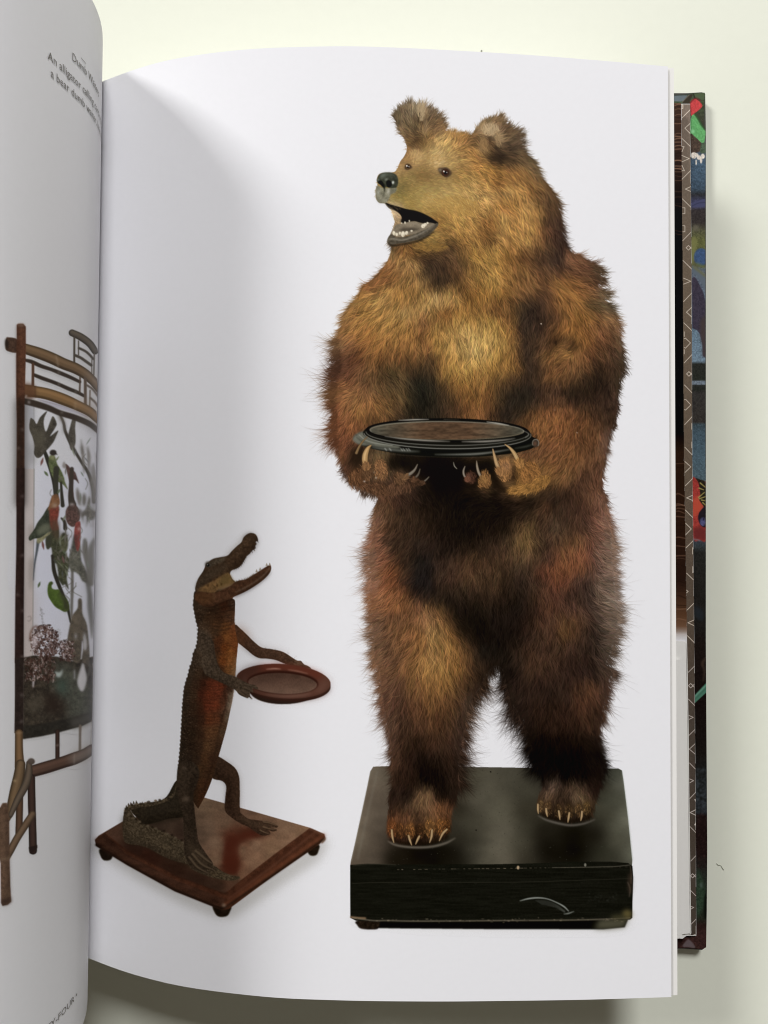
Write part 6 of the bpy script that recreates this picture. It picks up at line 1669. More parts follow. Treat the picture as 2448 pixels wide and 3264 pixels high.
L.fill([(200, 590), (360, 575), (500, 545), (640, 515), (808, 470), (806, 548), (720, 590), (640, 612), (500, 652), (360, 682), (200, 706)], (44, 40, 31), BAMBOO, 1.6, sm=False, tex=0.2)
L.fill([(600, 530), (808, 470), (806, 548), (720, 590), (640, 612)], (82, 78, 66), BAMBOO, 5, 0.8, sm=False)
L.line([(205, 560), (350, 520), (480, 500)], 12, (84, 78, 60), GROUND, 4, 0.6)
L.fill([(730, 30), (750, 90), (766, 170), (745, 260), (720, 290), (690, 250), (680, 190), (700, 110)], (170, 166, 156), GLASS, 2)
L.line([(655, 100), (656, 180)], 12, (160, 158, 148), GLASS, 2, 0.8)
L.fill([(485, 110), (520, 120), (552, 90), (540, 150), (515, 165), (490, 150)], (158, 166, 152), GROUND, 2, 0.85)
L.line([(322, 60), (300, 140), (290, 250)], [16, 22, 10], (176, 158, 148), GLASS, 1.5)
L.line([(780, 20), (790, 100), (770, 150)], 18, (98, 94, 80), GROUND, 2, 0.8)
L.T(*CT2)
L.fill([(915, 1540), (918, 1515), (938, 1498), (960, 1530), (966, 1680), (1012, 1790), (1032, 1920), (1048, 2240), (962, 2240), (976, 2080), (962, 2000), (940, 2240), (860, 2240), (780, 2100), (790, 1980),
        (822, 1800), (850, 1700), (908, 1620)], (88, 78, 60), PHEAS, 1.2, tex=0.2, cell=6)
L.ell(920, 1760, 44, 100, (112, 100, 80), PHEAS, 8, 0.6)
L.fill([(985, 1900), (1005, 1940), (1020, 2060), (1000, 2120), (975, 2060)], (166, 163, 154), GLASS, 2.5)
L.ell(888, 1945, 14, 44, (160, 156, 146), GLASS, 3, 0.85)
fr = np.random.default_rng(9)
for _ in range(900):
    if fr.random() < 0.75:
        a = fr.uniform(0, 6.28)
        r = fr.random() ** .5
        x, y = 525 + 168 * r * math.cos(a), 2010 + 200 * r * math.sin(a)
    else:
        x, y = fr.uniform(700, 860), fr.uniform(2000, 2230)
    c = [(78, 52, 42), (52, 34, 26), (112, 88, 74), (172, 160, 150), (64, 44, 34), (92, 66, 54)][fr.integers(0, 6)]
    L.line([(x, y), (x + fr.normal(0, 12), y + fr.normal(0, 14))], fr.uniform(6, 17), c, FLOWERS, 0.7, 0.9, sm=False)
L.line([(350, 2000), (360, 1900), (410, 1830), (470, 1850)], 22, (100, 76, 60), FLOWERS, 2, 0.8)
L.ell(410, 2010, 26, 70, (184, 174, 166), FLOWERS, 3, 0.85)
L.ell(460, 1920, 24, 34, (176, 168, 160), FLOWERS, 3, 0.7)
L.T(*CT3)
for _ in range(420):
    x, y = fr.uniform(225, 480), fr.uniform(-10, 190)
    c = [(74, 48, 38), (46, 30, 22), (98, 72, 58), (150, 132, 118), (60, 42, 30)][fr.integers(0, 5)]
    L.line([(x, y), (x + fr.normal(0, 10), y + fr.normal(0, 14))], fr.uniform(4, 12), c, FLOWERS, 0.7, 0.75, sm=False)
L.T(*CT2)
for i in range(22):
    t = i / 21
    x, y = 475 + 30 * t + fr.normal(0, 6), 1610 + 220 * t
    L.line([(x, y), (x + fr.normal(0, 12), y + fr.normal(0, 6))], 6, (96, 88, 84), FLOWERS, 0.8, 0.85, sm=False)
for i in range(16):
    x, y = 695 + fr.normal(0, 14), 1860 + i * 11
    L.line([(x, y), (x + fr.normal(0, 14), y + fr.normal(0, 8))], 5, (100, 96, 84), FLOWERS, 1, 0.8, sm=False)
L.line([(700, 2000), (780, 1996)], 8, (92, 84, 72), FLOWERS, 1, 0.8)

# bamboo frame
L.T(*CT1)
bamboo([(845, 225), (950, 275), (1050, 350), (1115, 440)], [80, 86, 84, 78], (88, 78, 62))
for a, b, w, c in (((872, 280), (870, 565), 24, (74, 66, 52)), ((921, 320), (921, 482), 14, (80, 72, 58)), ((1078, 540), (1076, 700), 13, (92, 84, 70)), ((1106, 470), (1100, 720), 17, (90, 82, 68))):
    L.line([a, b], w, c, BAMBOO, 0.6, sm=False)
L.line([(928, 405), (1000, 440), (1050, 482), (1092, 530)], 28, (74, 66, 53), BAMBOO, 0.8)
L.line([(885, 490), (950, 520), (1010, 562), (1070, 605)], 32, (72, 64, 50), BAMBOO, 0.8)
bamboo([(290, 410), (450, 462), (600, 520), (750, 590), (880, 640), (1000, 710), (1090, 790), (1162, 890)], [120, 132, 134, 132, 128, 118, 104, 84], (108, 84, 55))
L.line([(1020, 690), (1100, 770), (1160, 860)], 60, (128, 116, 96), BAMBOO, 8, 0.6)
L.line([(655, 490), (672, 560), (682, 625)], 12, (150, 130, 100), BAMBOO, 1.8, 0.7)
L.line([(1095, 780), (1130, 800)], 10, (150, 142, 124), BAMBOO, 2, 0.6)
L.line([(295, 545), (370, 565), (480, 615), (600, 655), (700, 695), (820, 745), (935, 800)], [36, 46, 46, 42, 46, 42, 36], (58, 48, 37), BAMBOO, 0.8)
L.line([(400, 720), (500, 760), (600, 795), (700, 835), (800, 880), (900, 920), (985, 965)], [40, 44, 42, 42, 44, 40, 36], (56, 47, 36), BAMBOO, 0.8)
for x, y in ((690, 690), (690, 830), (890, 915)):
    L.ell(x, y, 12, 22, (110, 102, 86), BAMBOO, 2, 0.7)
for a, b, w, c in (((386, 590), (384, 850), 32, (82, 56, 38)), ((940, 740), (934, 925), 19, (80, 64, 48)), ((1000, 760), (1002, 1090), 34, (92, 76, 58)), ((1056, 900), (1052, 1115), 15, (100, 86, 68))):
    L.line([a, b], w, c, BAMBOO, 0.8, sm=False)
L.line([(1020, 840), (1090, 890), (1160, 985)], 24, (96, 84, 68), BAMBOO, 1)
L.line([(1060, 990), (1115, 1040), (1158, 1110)], 24, (98, 86, 70), BAMBOO, 1)
L.fill([(440, 1000), (600, 1030), (800, 1100), (1040, 1215), (900, 1175), (700, 1120), (560, 1070)], (150, 144, 150), GLASS, 1.5)
L.line([(440, 1010), (700, 1075), (880, 1140), (1030, 1215)], 5, (108, 84, 74), GLASS, 1, 0.8)
bamboo([(280, 900), (400, 915), (560, 945), (750, 1010), (900, 1075), (1050, 1150), (1155, 1245)], [140, 136, 134, 134, 120, 112, 96], (128, 96, 56))
L.fill([(270, 830), (400, 845), (410, 980), (290, 1000)], (92, 60, 38), BAMBOO, 4, 0.8)
L.line([(410, 850), (412, 980)], 8, (66, 44, 28), BAMBOO, 1.5, 0.8)
L.line([(885, 1030), (880, 1130)], 14, (160, 134, 96), BAMBOO, 2.5, 0.7)
L.line([(930, 1050), (1050, 1120), (1150, 1210)], 90, (126, 106, 82), BAMBOO, 10, 0.55)
L.line([(270, 1025), (400, 1055), (560, 1105), (700, 1165), (880, 1220), (1050, 1295), (1155, 1380)], [70, 76, 70, 66, 68, 66, 58], (60, 50, 39), BAMBOO, 1)
L.line([(950, 1250), (1050, 1300), (1150, 1370)], 50, (96, 88, 74), BAMBOO, 8, 0.7)
L.ell(305, 965, 12, 9, (190, 180, 164), BAMBOO, 1.5, 0.9)
L.ell(338, 1040, 12, 16, (190, 180, 168), BAMBOO, 2, 0.85)
L.ell(725, 1160, 12, 12, (140, 130, 112), BAMBOO, 2, 0.7)
# crossbar stub and the tall pole
L.fill([(62, 330), (72, 286), (92, 276), (205, 306), (205, 452), (80, 436), (60, 380)], (72, 52, 38), BAMBOO, 0.8, tex=0.2)
L.ell(78, 355, 20, 62, (40, 33, 26), BAMBOO, 2, 0.9, rot=-6)
L.fill([(194, 130), (212, 118), (270, 118), (302, 152), (302, 460), (296, 700), (292, 900), (286, 1070), (284, 2260), (192, 2260), (196, 1300), (188, 900), (188, 500), (196, 300)], (84, 52, 34), BAMBOO, 0.7, sm=False, tex=0.22, cell=5)
L.fill([(196, 1000), (284, 1000), (284, 2260), (192, 2260)], (30, 23, 18), BAMBOO, 8, 0.95, sm=False)
L.line([(205, 150), (200, 400), (200, 700), (204, 1000)], 16, (46, 28, 20), BAMBOO, 3, 0.8)
L.line([(248, 150), (252, 400), (256, 700), (250, 960)], 26, (106, 68, 44), BAMBOO, 5, 0.55)
L.ell(245, 135, 46, 18, (104, 84, 66), BAMBOO, 2, 0.8)
L.line([(200, 175), (250, 162), (300, 180)], 5, (60, 42, 30), BAMBOO, 1, 0.7)
for x, y in ((265, 1360), (215, 1580), (265, 2150)):
    L.ell(x, y, 18, 10, (138, 126, 112), BAMBOO, 2.5, 0.8)
    L.line([(196, y + 14), (284, y + 8)], 5, (62, 52, 44), BAMBOO, 1.5, 0.6)
L.T(*CT2)
L.fill([(194, -30), (286, -30), (284, 800), (278, 1600), (276, 2260), (172, 2260), (178, 1500), (190, 900)], (44, 29, 23), BAMBOO, 0.7, sm=False, tex=0.2)
L.line([(275, -20), (270, 1000), (262, 2240)], 16, (28, 20, 16), BAMBOO, 3, 0.7)
L.line([(215, -20), (210, 1000), (205, 2240)], 16, (62, 44, 36), BAMBOO, 4, 0.6)
for x, y in ((265, 300), (265, 995), (205, 1455), (265, 1645), (260, 2185)):
    L.ell(x, y, 18, 10, (136, 122, 110), BAMBOO, 2.5, 0.8)
    L.line([(184, y + 12), (280, y + 6)], 5, (76, 60, 50), BAMBOO, 1.5, 0.5)
L.T(*CT3)
L.fill([(130, -10), (207, -10), (206, 400), (204, 650), (126, 655), (130, 300)], (44, 34, 27), BAMBOO, 0.7, sm=False, tex=0.2)
for x, y in ((190, 320), (188, 552)):
    L.ell(x, y, 14, 8, (138, 126, 112), BAMBOO, 2.5, 0.85)
bamboo([(505, 640), (505, 760), (505, 885)], 36, (64, 44, 33))
L.ell(506, 762, 20, 8, (112, 98, 84), BAMBOO, 1.5, 0.8, rot=-15)
L.line([(706, 590), (704, 700), (703, 815)], [24, 20, 24], (110, 98, 82), BAMBOO, 1)
L.line([(806, 545), (800, 760)], 7, (120, 112, 98), BAMBOO, 1, 0.8)
bamboo([(290, 990), (390, 962), (480, 935), (560, 910), (650, 880), (740, 842), (806, 798)], [104, 108, 106, 104, 108, 96, 86], (88, 64, 48))
L.line([(650, 880), (740, 842), (806, 798)], 84, (124, 115, 99), BAMBOO, 7, 0.75)
L.line([(655, 835), (652, 930)], 5, (160, 150, 132), BAMBOO, 1.5, 0.7)
bamboo([(166, 655), (166, 800), (172, 950)], [70, 72, 88], (112, 84, 52))
L.line([(130, 655), (200, 650)], 8, (150, 126, 92), BAMBOO, 2, 0.6)
bamboo([(172, 1180), (170, 1350), (165, 1545)], 62, (86, 62, 42))
bamboo([(275, 1050), (278, 1250), (284, 1450), (290, 1690)], [66, 68, 68, 70], (64, 46, 36))
L.fill([(252, 1660), (328, 1640), (328, 1665), (300, 1700), (262, 1718)], (40, 28, 22), BAMBOO, 0.8, sm=False)
bamboo([(285, 1370), (220, 1470), (150, 1580), (90, 1690), (40, 1770)], [60, 64, 64, 66, 70], (102, 80, 56))
bamboo([(180, 930), (165, 1040), (130, 1180), (95, 1330), (70, 1420)], [86, 100, 98, 80, 30], (104, 82, 54))
bamboo([(255, 920), (250, 1020), (220, 1120), (150, 1250), (90, 1380)], [50, 70, 70, 60, 40], (92, 78, 60))
L.ell(274, 905, 32, 28, (76, 64, 52), BAMBOO, 1.0)
L.ell(272, 895, 20, 14, (104, 94, 80), BAMBOO, 3, 0.7)
L.ell(130, 1075, 14, 8, (170, 146, 100), BAMBOO, 2, 0.9)
L.fill([(0, 1310), (20, 1272), (60, 1268), (80, 1400), (82, 1650), (84, 1780), (90, 2000), (98, 2140), (66, 2168), (20, 2178), (8, 2150), (4, 1800), (-20, 1700), (-20, 1320)], (88, 66, 47), BAMBOO, 0.8, sm=False, tex=0.2)
L.line([(60, 1300), (66, 1700), (78, 2140)], 16, (54, 38, 28), BAMBOO, 4, 0.7)
L.line([(24, 1400), (26, 1750), (36, 2100)], 18, (112, 88, 64), BAMBOO, 5, 0.5)
L.line([(5, 1772), (60, 1762), (90, 1748)], 12, (134, 112, 82), BAMBOO, 2.5, 0.8)
L.fill([(10, 2120), (96, 2100), (98, 2140), (66, 2168), (20, 2178)], (50, 36, 28), BAMBOO, 3, 0.7, sm=False)

_r = LC.c / LC.paper
_l = _r.mean(-1, keepdims=True)
_k = np.where(((LC.lab == BAMBOO) | (LC.lab >= BIRD) & (LC.lab != GLASS))[..., None], 0.24, 0.0)
LC.c = (_l + (_r - _l) * np.where((LC.lab == GLASS)[..., None], 0.5, 0.92)) * (1 - _k * np.clip(1 - _l, 0, 1)) * LC.paper
_m = ((RC.lab >= 11) & (RC.lab <= 16))[..., None] | (RC.lab == TOOTH + 30)[..., None]
_g = ((RC.lab == GATOR) | (RC.lab == GTRAY))[..., None]
_b = ((RC.lab == GBASE) | (RC.lab == BASEFOOT))[..., None]
_l = RC.c.mean(-1, keepdims=True)
RC.c = np.where(_g, (_l + (RC.c - _l) * 0.9) * np.array([0.86, 0.79, 0.73]), RC.c)
RC.c = np.where(_b, (_l + (RC.c - _l) * 0.82) * np.array([0.92, 0.90, 0.80]), RC.c)

# ================================================================== THE BOOK
book = bpy.data.objects.new("open_book", None)
link(book)
book.location = (0, 0, 0)
book["label"] = "thick open picture book lying face up, brown bear picture on its right page"
book["category"] = "book"

# table
tv = [(-1.6, -1.6, 0), (1.6, -1.6, 0), (1.6, 1.6, 0), (-1.6, 1.6, 0)]
mesh_obj("table_top", tv, [(0, 1, 2, 3)], M_TABLE, None, False, None, 'structure')

# page pairs
vv, ff = page_mesh(RP, nu=RP.n, nv=32)
right_page = mesh_obj("right_page", vv, ff, M_PAPER, book, label="white glossy right page printed with a bear and an alligator")
vv, ff = page_mesh(LP, nu=181, nv=40)
left_page = mesh_obj("left_page", vv, ff[:, ::-1], M_PAPER, book, label="curled white left page, caption at its top")


def lower_page(P, shift_top, shift_bot, drop, name, nu=81, nv=12, y_in=2.0, mat=M_PAPER2, dyt=0.0, dyb=0.0):
    """a page of the same shape lying under P, its free edge reaching a little further"""
    t = np.linspace(0, 1, P.n) ** 2
    Q = Page(P.tx + shift_top * t, P.ty + y_in + dyt, P.bx + shift_bot * t, P.by - y_in + dyb, P.z)
    v_, f_ = page_mesh(Q, nu=nu, nv=nv)
    v_ = v_.copy()
    v_[:, 2] -= drop
    return mesh_obj(name, v_, f_, mat, book)


lower_page(RP, 22, 22.5, 0.0009, "page", y_in=1.0)
lower_page(RP, 12, 16, 0.0019, "page", y_in=5.0)
lower_page(RP, 6, 14, 0.0030, "page", y_in=6.0)


# flat stack of pages the raised ones came from (unproject its photographed edges at its own height)
def slab(corners, z0, z1, name, mat, parent, lab=None, lip=0.0):
    """prism over a photographed outline at height z1, down to z0"""
    top = np.array([unproj(x, y, z1) for x, y in corners])
    bot = top.copy()
    bot[:, 2] = z0
    n = len(top)
    v_ = np.concatenate([top, bot])
    f_ = [list(range(n))[::-1], list(range(n, 2 * n))] + [(i, (i + 1) % n, n + (i + 1) % n, n + i) for i in range(n)]
    return mesh_obj(name, v_, f_, mat, parent, False, lab)


Z_COVER, Z_END, Z_BLOCK = 0.0042, 0.0052, 0.0095
slab([(300, 300), (2224, 298), (2251, 318), (2255, 3008), (2222, 3026), (2160, 3026), (300, 3030)][0:0] or
     [(240, 299), (2190, 297), (2236, 294), (2248, 300), (2250, 420), (2250, 1000), (2250, 2050), (2254.5, 2700), (2253, 2900), (2251, 3018), (2238, 3028), (2180, 3024), (240, 3030)],
     0.0006, Z_COVER, "cover_board", M_BOARD, book, "cloth covered cover board with colourful printed turn-in")
slab([(310, 332), (2172, 332), (2174, 800), (2180, 1450), (2190, 2050), (2198, 2600), (2203, 2978), (2186, 2984), (2176, 2992), (310, 2990)], Z_COVER + 0.0004, Z_BLOCK - 0.0002, "page_block", M_PAPER2, book,
     "stack of pages lying flat on the cover")
slab([(300, 3000), (-900, 3000), (-900, 330), (300, 330)][::-1], 0.0006, 0.020, "page_block", M_PAPER2, book)
slab([(330, 3015), (-950, 3040), (-950, 300), (330, 315)][::-1], 0.0001, 0.0005, "cover_board", M_BOARD, book)
for i in range(6):
    t_ = (i + 1) / 6.0
    Q = Page(LP.tx - 2 - 6 * t_, LP.ty + 10, LP.bx - 2 - 6 * t_, LP.by - 10, LP.z)
    v_, f_ = page_mesh(Q, nu=91, nv=8)
    v_ = v_.copy()
    v_[:, 0] -= 0.0006 + 0.0052 * (i + 1)
    v_[:, 2] = np.maximum(v_[:, 2] * (1 - 0.035 * (i + 1)) - 0.0008 * (i + 1), 0.0205)
    mesh_obj("page", v_, f_[:, ::-1], M_PAPER2, book)

# ================================================================== printed sheets on the fore-edge strip
RT = [(2080, 250, 3.686), (2080, 850, 3.686), (2080, 1450, 3.686), (2080, 2050, 3.686), (2080, 2550, 3.686)]
# x of the boundaries at heights y (native)
YB = [290, 330, 850, 1450, 2050, 2600, 2985]
X_ART = [2199, 2199.6, 2204.5, 2206.8, 2213.2, 2217.8, 2219.5]
X_END = [2171, 2171.5, 2176.5, 2180.5, 2190.5, 2198, 2203]

# --- the cover cloth turned in over the board
CC = Canvas(2140, 292, 2260, 3032, 1.25, (222, 224, 208))
TURN, REDP, GREENB, BLUE, BIRDC, REDB, LEAVES, FEET = 1, 2, 3, 4, 5, 6, 7, 8
C = CC
C.T(0, 0, 1)
artx = lambda y: float(np.interp(y, YB, X_ART))
rgt = lambda y: float(np.interp(y, [290, 300, 1000, 2050, 2700, 3010, 3030], [2244, 2248, 2248.5, 2250, 2254, 2251, 2250]))
segs = [(293, (66, 76, 48)), (330, (58, 72, 42)), (420, (62, 54, 40)), (500, (66, 84, 90)), (520, (62, 84, 92)), (600, (60, 80, 88)), (620, (50, 52, 50)), (640, (66, 68, 88)),
        (655, (74, 78, 102)), (670, (60, 54, 48)), (710, (58, 52, 44)), (735, (92, 92, 58)), (770, (104, 108, 52)), (800, (100, 104, 54)), (846, (96, 98, 60)), (858, (98, 112, 112)), (900, (96, 108, 112)),
        (1040, (104, 130, 134)), (1140, (112, 138, 142)), (1152, (112, 136, 138)), (1160, (46, 48, 38)), (1210, (44, 48, 36)), (1216, (110, 124, 124)), (1224, (116, 130, 130)), (1228, (44, 46, 38)),
        (1242, (44, 46, 36)), (1252, (56, 54, 46)), (1345, (58, 54, 44)), (1352, (62, 78, 76)), (1380, (68, 90, 92)), (1450, (76, 100, 102)), (1530, (78, 100, 98)), (1540, (150, 60, 44)),
        (1600, (184, 58, 40)), (1700, (120, 44, 36)), (1715, (96, 38, 32)), (1722, (62, 72, 74)), (1740, (56, 64, 60)), (1760, (42, 42, 34)), (1900, (36, 34, 27)), (2000, (34, 32, 26)), (2050, (32, 26, 20)), (2160, (30, 23, 18)),
        (2240, (28, 21, 17)), (2400, (30, 26, 20)), (2450, (34, 34, 28)), (2500, (46, 50, 46)), (2590, (46, 50, 48)), (2600, (34, 25, 20)), (2720, (38, 26, 21)), (2780, (40, 42, 32)), (2880, (44, 60, 40)), (2930, (42, 44, 30)),
        (2950, (50, 34, 26)), (2985, (64, 42, 34)), (3030, (58, 34, 27))]
ys = np.arange(C.h) / C.s + C.y0
segc = np.stack([np.interp(ys, [s[0] for s in segs], [s[1][k] for s in segs]) for k in range(3)], -1)
seg_full = np.tile(segc[:, None], (1, C.w, 1))
seg_full *= (1 + 0.30 * (vnoise((C.h, C.w), 5, 61) - .5) + 0.22 * (vnoise((C.h, C.w), 2, 62) - .5))[..., None]
outl = [(2148.5, 303)] + [(2186, 301), (2197, 298), (2236, 294.5), (2247, 295), (2248, 306), (2245.5, 312), (2245.5, 400), (2249.5, 420)] + \
       [(rgt(y), y) for y in (1000, 2050, 2500, 2700, 2900)] + [(2251, 2930), (2251, 3020), (2240, 3026), (2205, 3024), (2160, 3022), (2148, 3022)]
X0, Y0, cov = C.cover(C.pix(np.array(outl)))
cov = (cov > 0.5) * 1.0
sf = np.zeros(cov.shape + (3,))
ysl = np.clip(np.arange(Y0, Y0 + cov.shape[0]), 0, C.h - 1)
xsl = np.clip(np.arange(X0, X0 + cov.shape[1]), 0, C.w - 1)
C.comp(X0, Y0, cov, seg_full[ysl][:, xsl], TURN)
C.T(*RT[0])
C.fill([(250, 205), (300, 198), (410, 200), (370, 260), (330, 272), (250, 268)], (92, 104, 98), TURN, 0.7, sm=False)
C.fill([(250, 195), (410, 185), (440, 178), (430, 195), (250, 205)], (52, 60, 48), TURN, 0.6, sm=False)
C.fill([(350, 290), (420, 200), (470, 190), (440, 260), (430, 300)], (54, 48, 32), TURN, 0.8)
C.line([(345, 280), (400, 225), (430, 195)], 10, (112, 106, 84), TURN, 1, 0.8)
C.fill([(490, 185), (600, 180), (608, 250), (560, 240), (500, 215)], (72, 88, 52), TURN, 2)
C.line([(480, 180), (500, 240)], 14, (36, 38, 24), TURN, 1.2, 0.8)
C.fill([(450, 270), (500, 240), (560, 280), (585, 325), (540, 375), (500, 405), (455, 440), (442, 360)], (196, 58, 52), REDP, 0.8, tex=0.15)
C.line([(440, 290), (500, 235), (560, 262)], 16, (110, 34, 30), REDP, 1.5, 0.8)
C.fill([(455, 450), (500, 420), (540, 470), (590, 560), (625, 610), (618, 690), (600, 765), (560, 745), (500, 690), (444, 650), (442, 560)], (88, 162, 82), GREENB, 0.8, tex=0.15)
C.line([(500, 420), (540, 480), (580, 550), (620, 600)], 24, (44, 66, 32), GREENB, 2, 0.9)
C.ell(468, 622, 24, 22, (130, 200, 126), GREENB, 2.5, 0.8)
C.fill([(444, 655), (500, 690), (560, 745), (575, 790), (560, 850), (520, 870), (450, 870)], (72, 58, 42), TURN, 1, tex=0.3)
C.fill([(575, 770), (620, 760), (622, 870), (560, 870)], (70, 88, 60), TURN, 1.2, tex=0.3)
for x, y, a, b in ((485, 905, 36, 38), (545, 930, 26, 26), (590, 915, 24, 30), (570, 960, 14, 40), (512, 985, 8, 34), (520, 900, 20, 20)):
    C.ell(x, y, a, b, (206, 198, 166), FEET, 1, tex=0.2)
C.line([(470, 950), (500, 920)], 6, (120, 108, 84), FEET, 1, 0.7)
C.fill([(455, 1490), (500, 1450), (622, 1420), (622, 1500), (480, 1515)], (74, 78, 104), TURN, 2)
C.line([(460, 1500), (540, 1465), (620, 1455)], 8, (46, 48, 62), TURN, 1.5, 0.7)
C.ell(510, 1755, 36, 34, (118, 112, 84), TURN, 4, 0.7)
C.fill([(458, 1890), (520, 1880), (520, 1960), (500, 2060), (458, 2212)], (132, 134, 66), TURN, 3, 0.8)
C.ell(570, 2100, 84, 104, (64, 92, 122), BLUE, 2, tex=0.2)
C.line([(520, 2180), (600, 2212)], 30, (110, 118, 52), TURN, 4, 0.8)
C.T(*RT[1])
C.fill([(462, -10), (500, 0), (560, 60), (622, 130), (622, 300), (580, 200), (520, 110), (462, 60)], (98, 112, 112), TURN, 2)
C.line([(480, 0), (560, 60), (622, 110)], 26, (118, 116, 56), TURN, 4, 0.8)
C.fill([(464, 135), (490, 118), (520, 150), (560, 230), (595, 300), (615, 380), (623, 460), (623, 1068), (590, 1050), (585, 920), (556, 790), (520, 745), (466, 722)], (66, 60, 68), BIRDC, 1.2, sm=False, tex=0.2)
C.fill([(560, 640), (623, 560), (623, 1068), (590, 1050), (586, 920), (560, 800)], (78, 66, 54), BIRDC, 5, 0.85, sm=False)
C.T(*RT[2])
C.fill([(468, 285), (500, 270), (545, 320), (560, 470), (600, 590), (622, 640), (622, 800), (624, 1010), (560, 1000), (480, 985), (472, 600)], (172, 56, 42), REDB, 1.2, tex=0.2)
C.fill([(470, 520), (560, 500), (600, 600), (530, 700), (474, 720)], (206, 78, 46), REDB, 5, 0.85)
C.fill([(490, 860), (622, 860), (624, 1010), (560, 1000), (485, 985)], (110, 42, 36), REDB, 6, 0.85)
C.fill([(505, 275), (560, 290), (622, 335), (624, 610), (590, 590), (545, 520), (560, 470), (540, 330)], (44, 38, 26), LEAVES, 1.2, tex=0.3)
for a, b in (((560, 330), (620, 380)), ((545, 390), (600, 410)), ((540, 500), (610, 440)), ((550, 515), (622, 490)), ((575, 530), (620, 540)), ((590, 560), (622, 590))):
    C.line([a, b], [16, 10], (176, 158, 72), LEAVES, 1, 0.9)
C.fill([(540, 700), (560, 660), (624, 610), (624, 830), (590, 845), (555, 810), (536, 750)], (38, 32, 36), LEAVES, 1.2)
C.ell(590, 785, 34, 50, (84, 84, 118), BLUE, 2, tex=0.3)
C.ell(600, 755, 10, 18, (40, 38, 58), BLUE, 1.5)
C.line([(480, 990), (540, 1000), (560, 1010)], 14, (120, 130, 126), TURN, 2, 0.7)
C.fill([(490, 1780), (540, 1790), (600, 1840), (590, 1950), (500, 1900)], (40, 46, 46), TURN, 5, 0.8)
C.T(*RT[3])
C.line([(622, 180), (585, 240), (610, 330), (595, 440)], [30, 34, 22, 16], (68, 54, 38), TURN, 3, 0.8)
C.fill([(495, 610), (634, 462), (636, 575), (496, 705)], (72, 126, 92), GREENB + 10, 1, sm=False)
C.line([(500, 625), (634, 490)], 7, (140, 186, 148), GREENB + 10, 1.2, 0.7)
C.line([(500, 660), (634, 525)], 5, (44, 84, 62), GREENB + 10, 1.2, 0.8)
for _ in range(160):
    x, y = rng.uniform(510, 636), rng.uniform(1480, 1960)
    C.ell(x, y, rng.uniform(5, 18), rng.uniform(6, 22), (64, 72, 70) if rng.random() < .45 else (26, 28, 22), None, 2, 0.45, rot=rng.uniform(0, 90))
C.T(*RT[4])
for _ in range(120):
    x, y = rng.uniform(520, 640), rng.uniform(150, 800)
    C.ell(x, y, rng.uniform(3, 14), rng.uniform(3, 14), (70, 46, 40) if rng.random() < .4 else (24, 17, 14), None, 2, 0.45)
C.fill([(520, 830), (560, 850), (600, 1000), (610, 1150), (560, 1330), (520, 1360), (512, 1100)], (48, 68, 44), TURN, 5, 0.85, tex=0.25)
C.ell(572, 1000, 16, 34, (84, 100, 82), TURN, 3, 0.7)
C.fill([(612, 1130), (640, 1100), (640, 1390), (600, 1350)], (16, 17, 12), TURN, 3, 0.85)
C.fill([(300, 1630), (430, 1600), (640, 1590), (636, 1750), (600, 1765), (480, 1745), (302, 1745)], (62, 40, 32), TURN, 2, tex=0.3)
C.fill([(350, 1720), (400, 1650), (430, 1640), (480, 1690), (500, 1740), (420, 1730)], (108, 96, 88), TURN, 2, 0.85)
C.line([(302, 1742), (440, 1742), (600, 1758)], 8, (22, 12, 9), TURN, 1.2)
C.line([(632, 1600), (636, 1740)], 6, (104, 66, 52), TURN, 1.2, 0.7)
C.line([(300, 1640), (350, 1600), (440, 1610)], 14, (22, 14, 11), TURN, 2)

# cut: the endpaper leaf hides the left part; nothing printed to the left of it shows
EC = Canvas(2140, 292, 2232, 3032, 1.25, (222, 222, 212))
ENDP, LINEP = 1, 2
E = EC
E.T(0, 0, 1)
eo = [(np.interp(y, YB, X_END) - 14, y) for y in (332, 850, 1450, 2050, 2600, 2982)][::-1]
eo = [(artx(y), y) for y in (332, 850, 1450, 2050, 2600, 2982)] + eo
P_ = E.pix(np.array(eo))
X0, Y0, cov = E.cover(P_)
cov = (cov > 0.5) * 1.0
yv = (np.arange(cov.shape[0]) + Y0) / E.s + E.y0
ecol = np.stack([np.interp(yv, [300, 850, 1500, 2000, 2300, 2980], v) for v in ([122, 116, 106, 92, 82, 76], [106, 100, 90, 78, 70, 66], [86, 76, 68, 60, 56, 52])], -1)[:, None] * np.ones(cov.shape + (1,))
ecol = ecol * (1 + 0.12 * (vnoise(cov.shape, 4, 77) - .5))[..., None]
E.comp(X0, Y0, cov, ecol, ENDP)
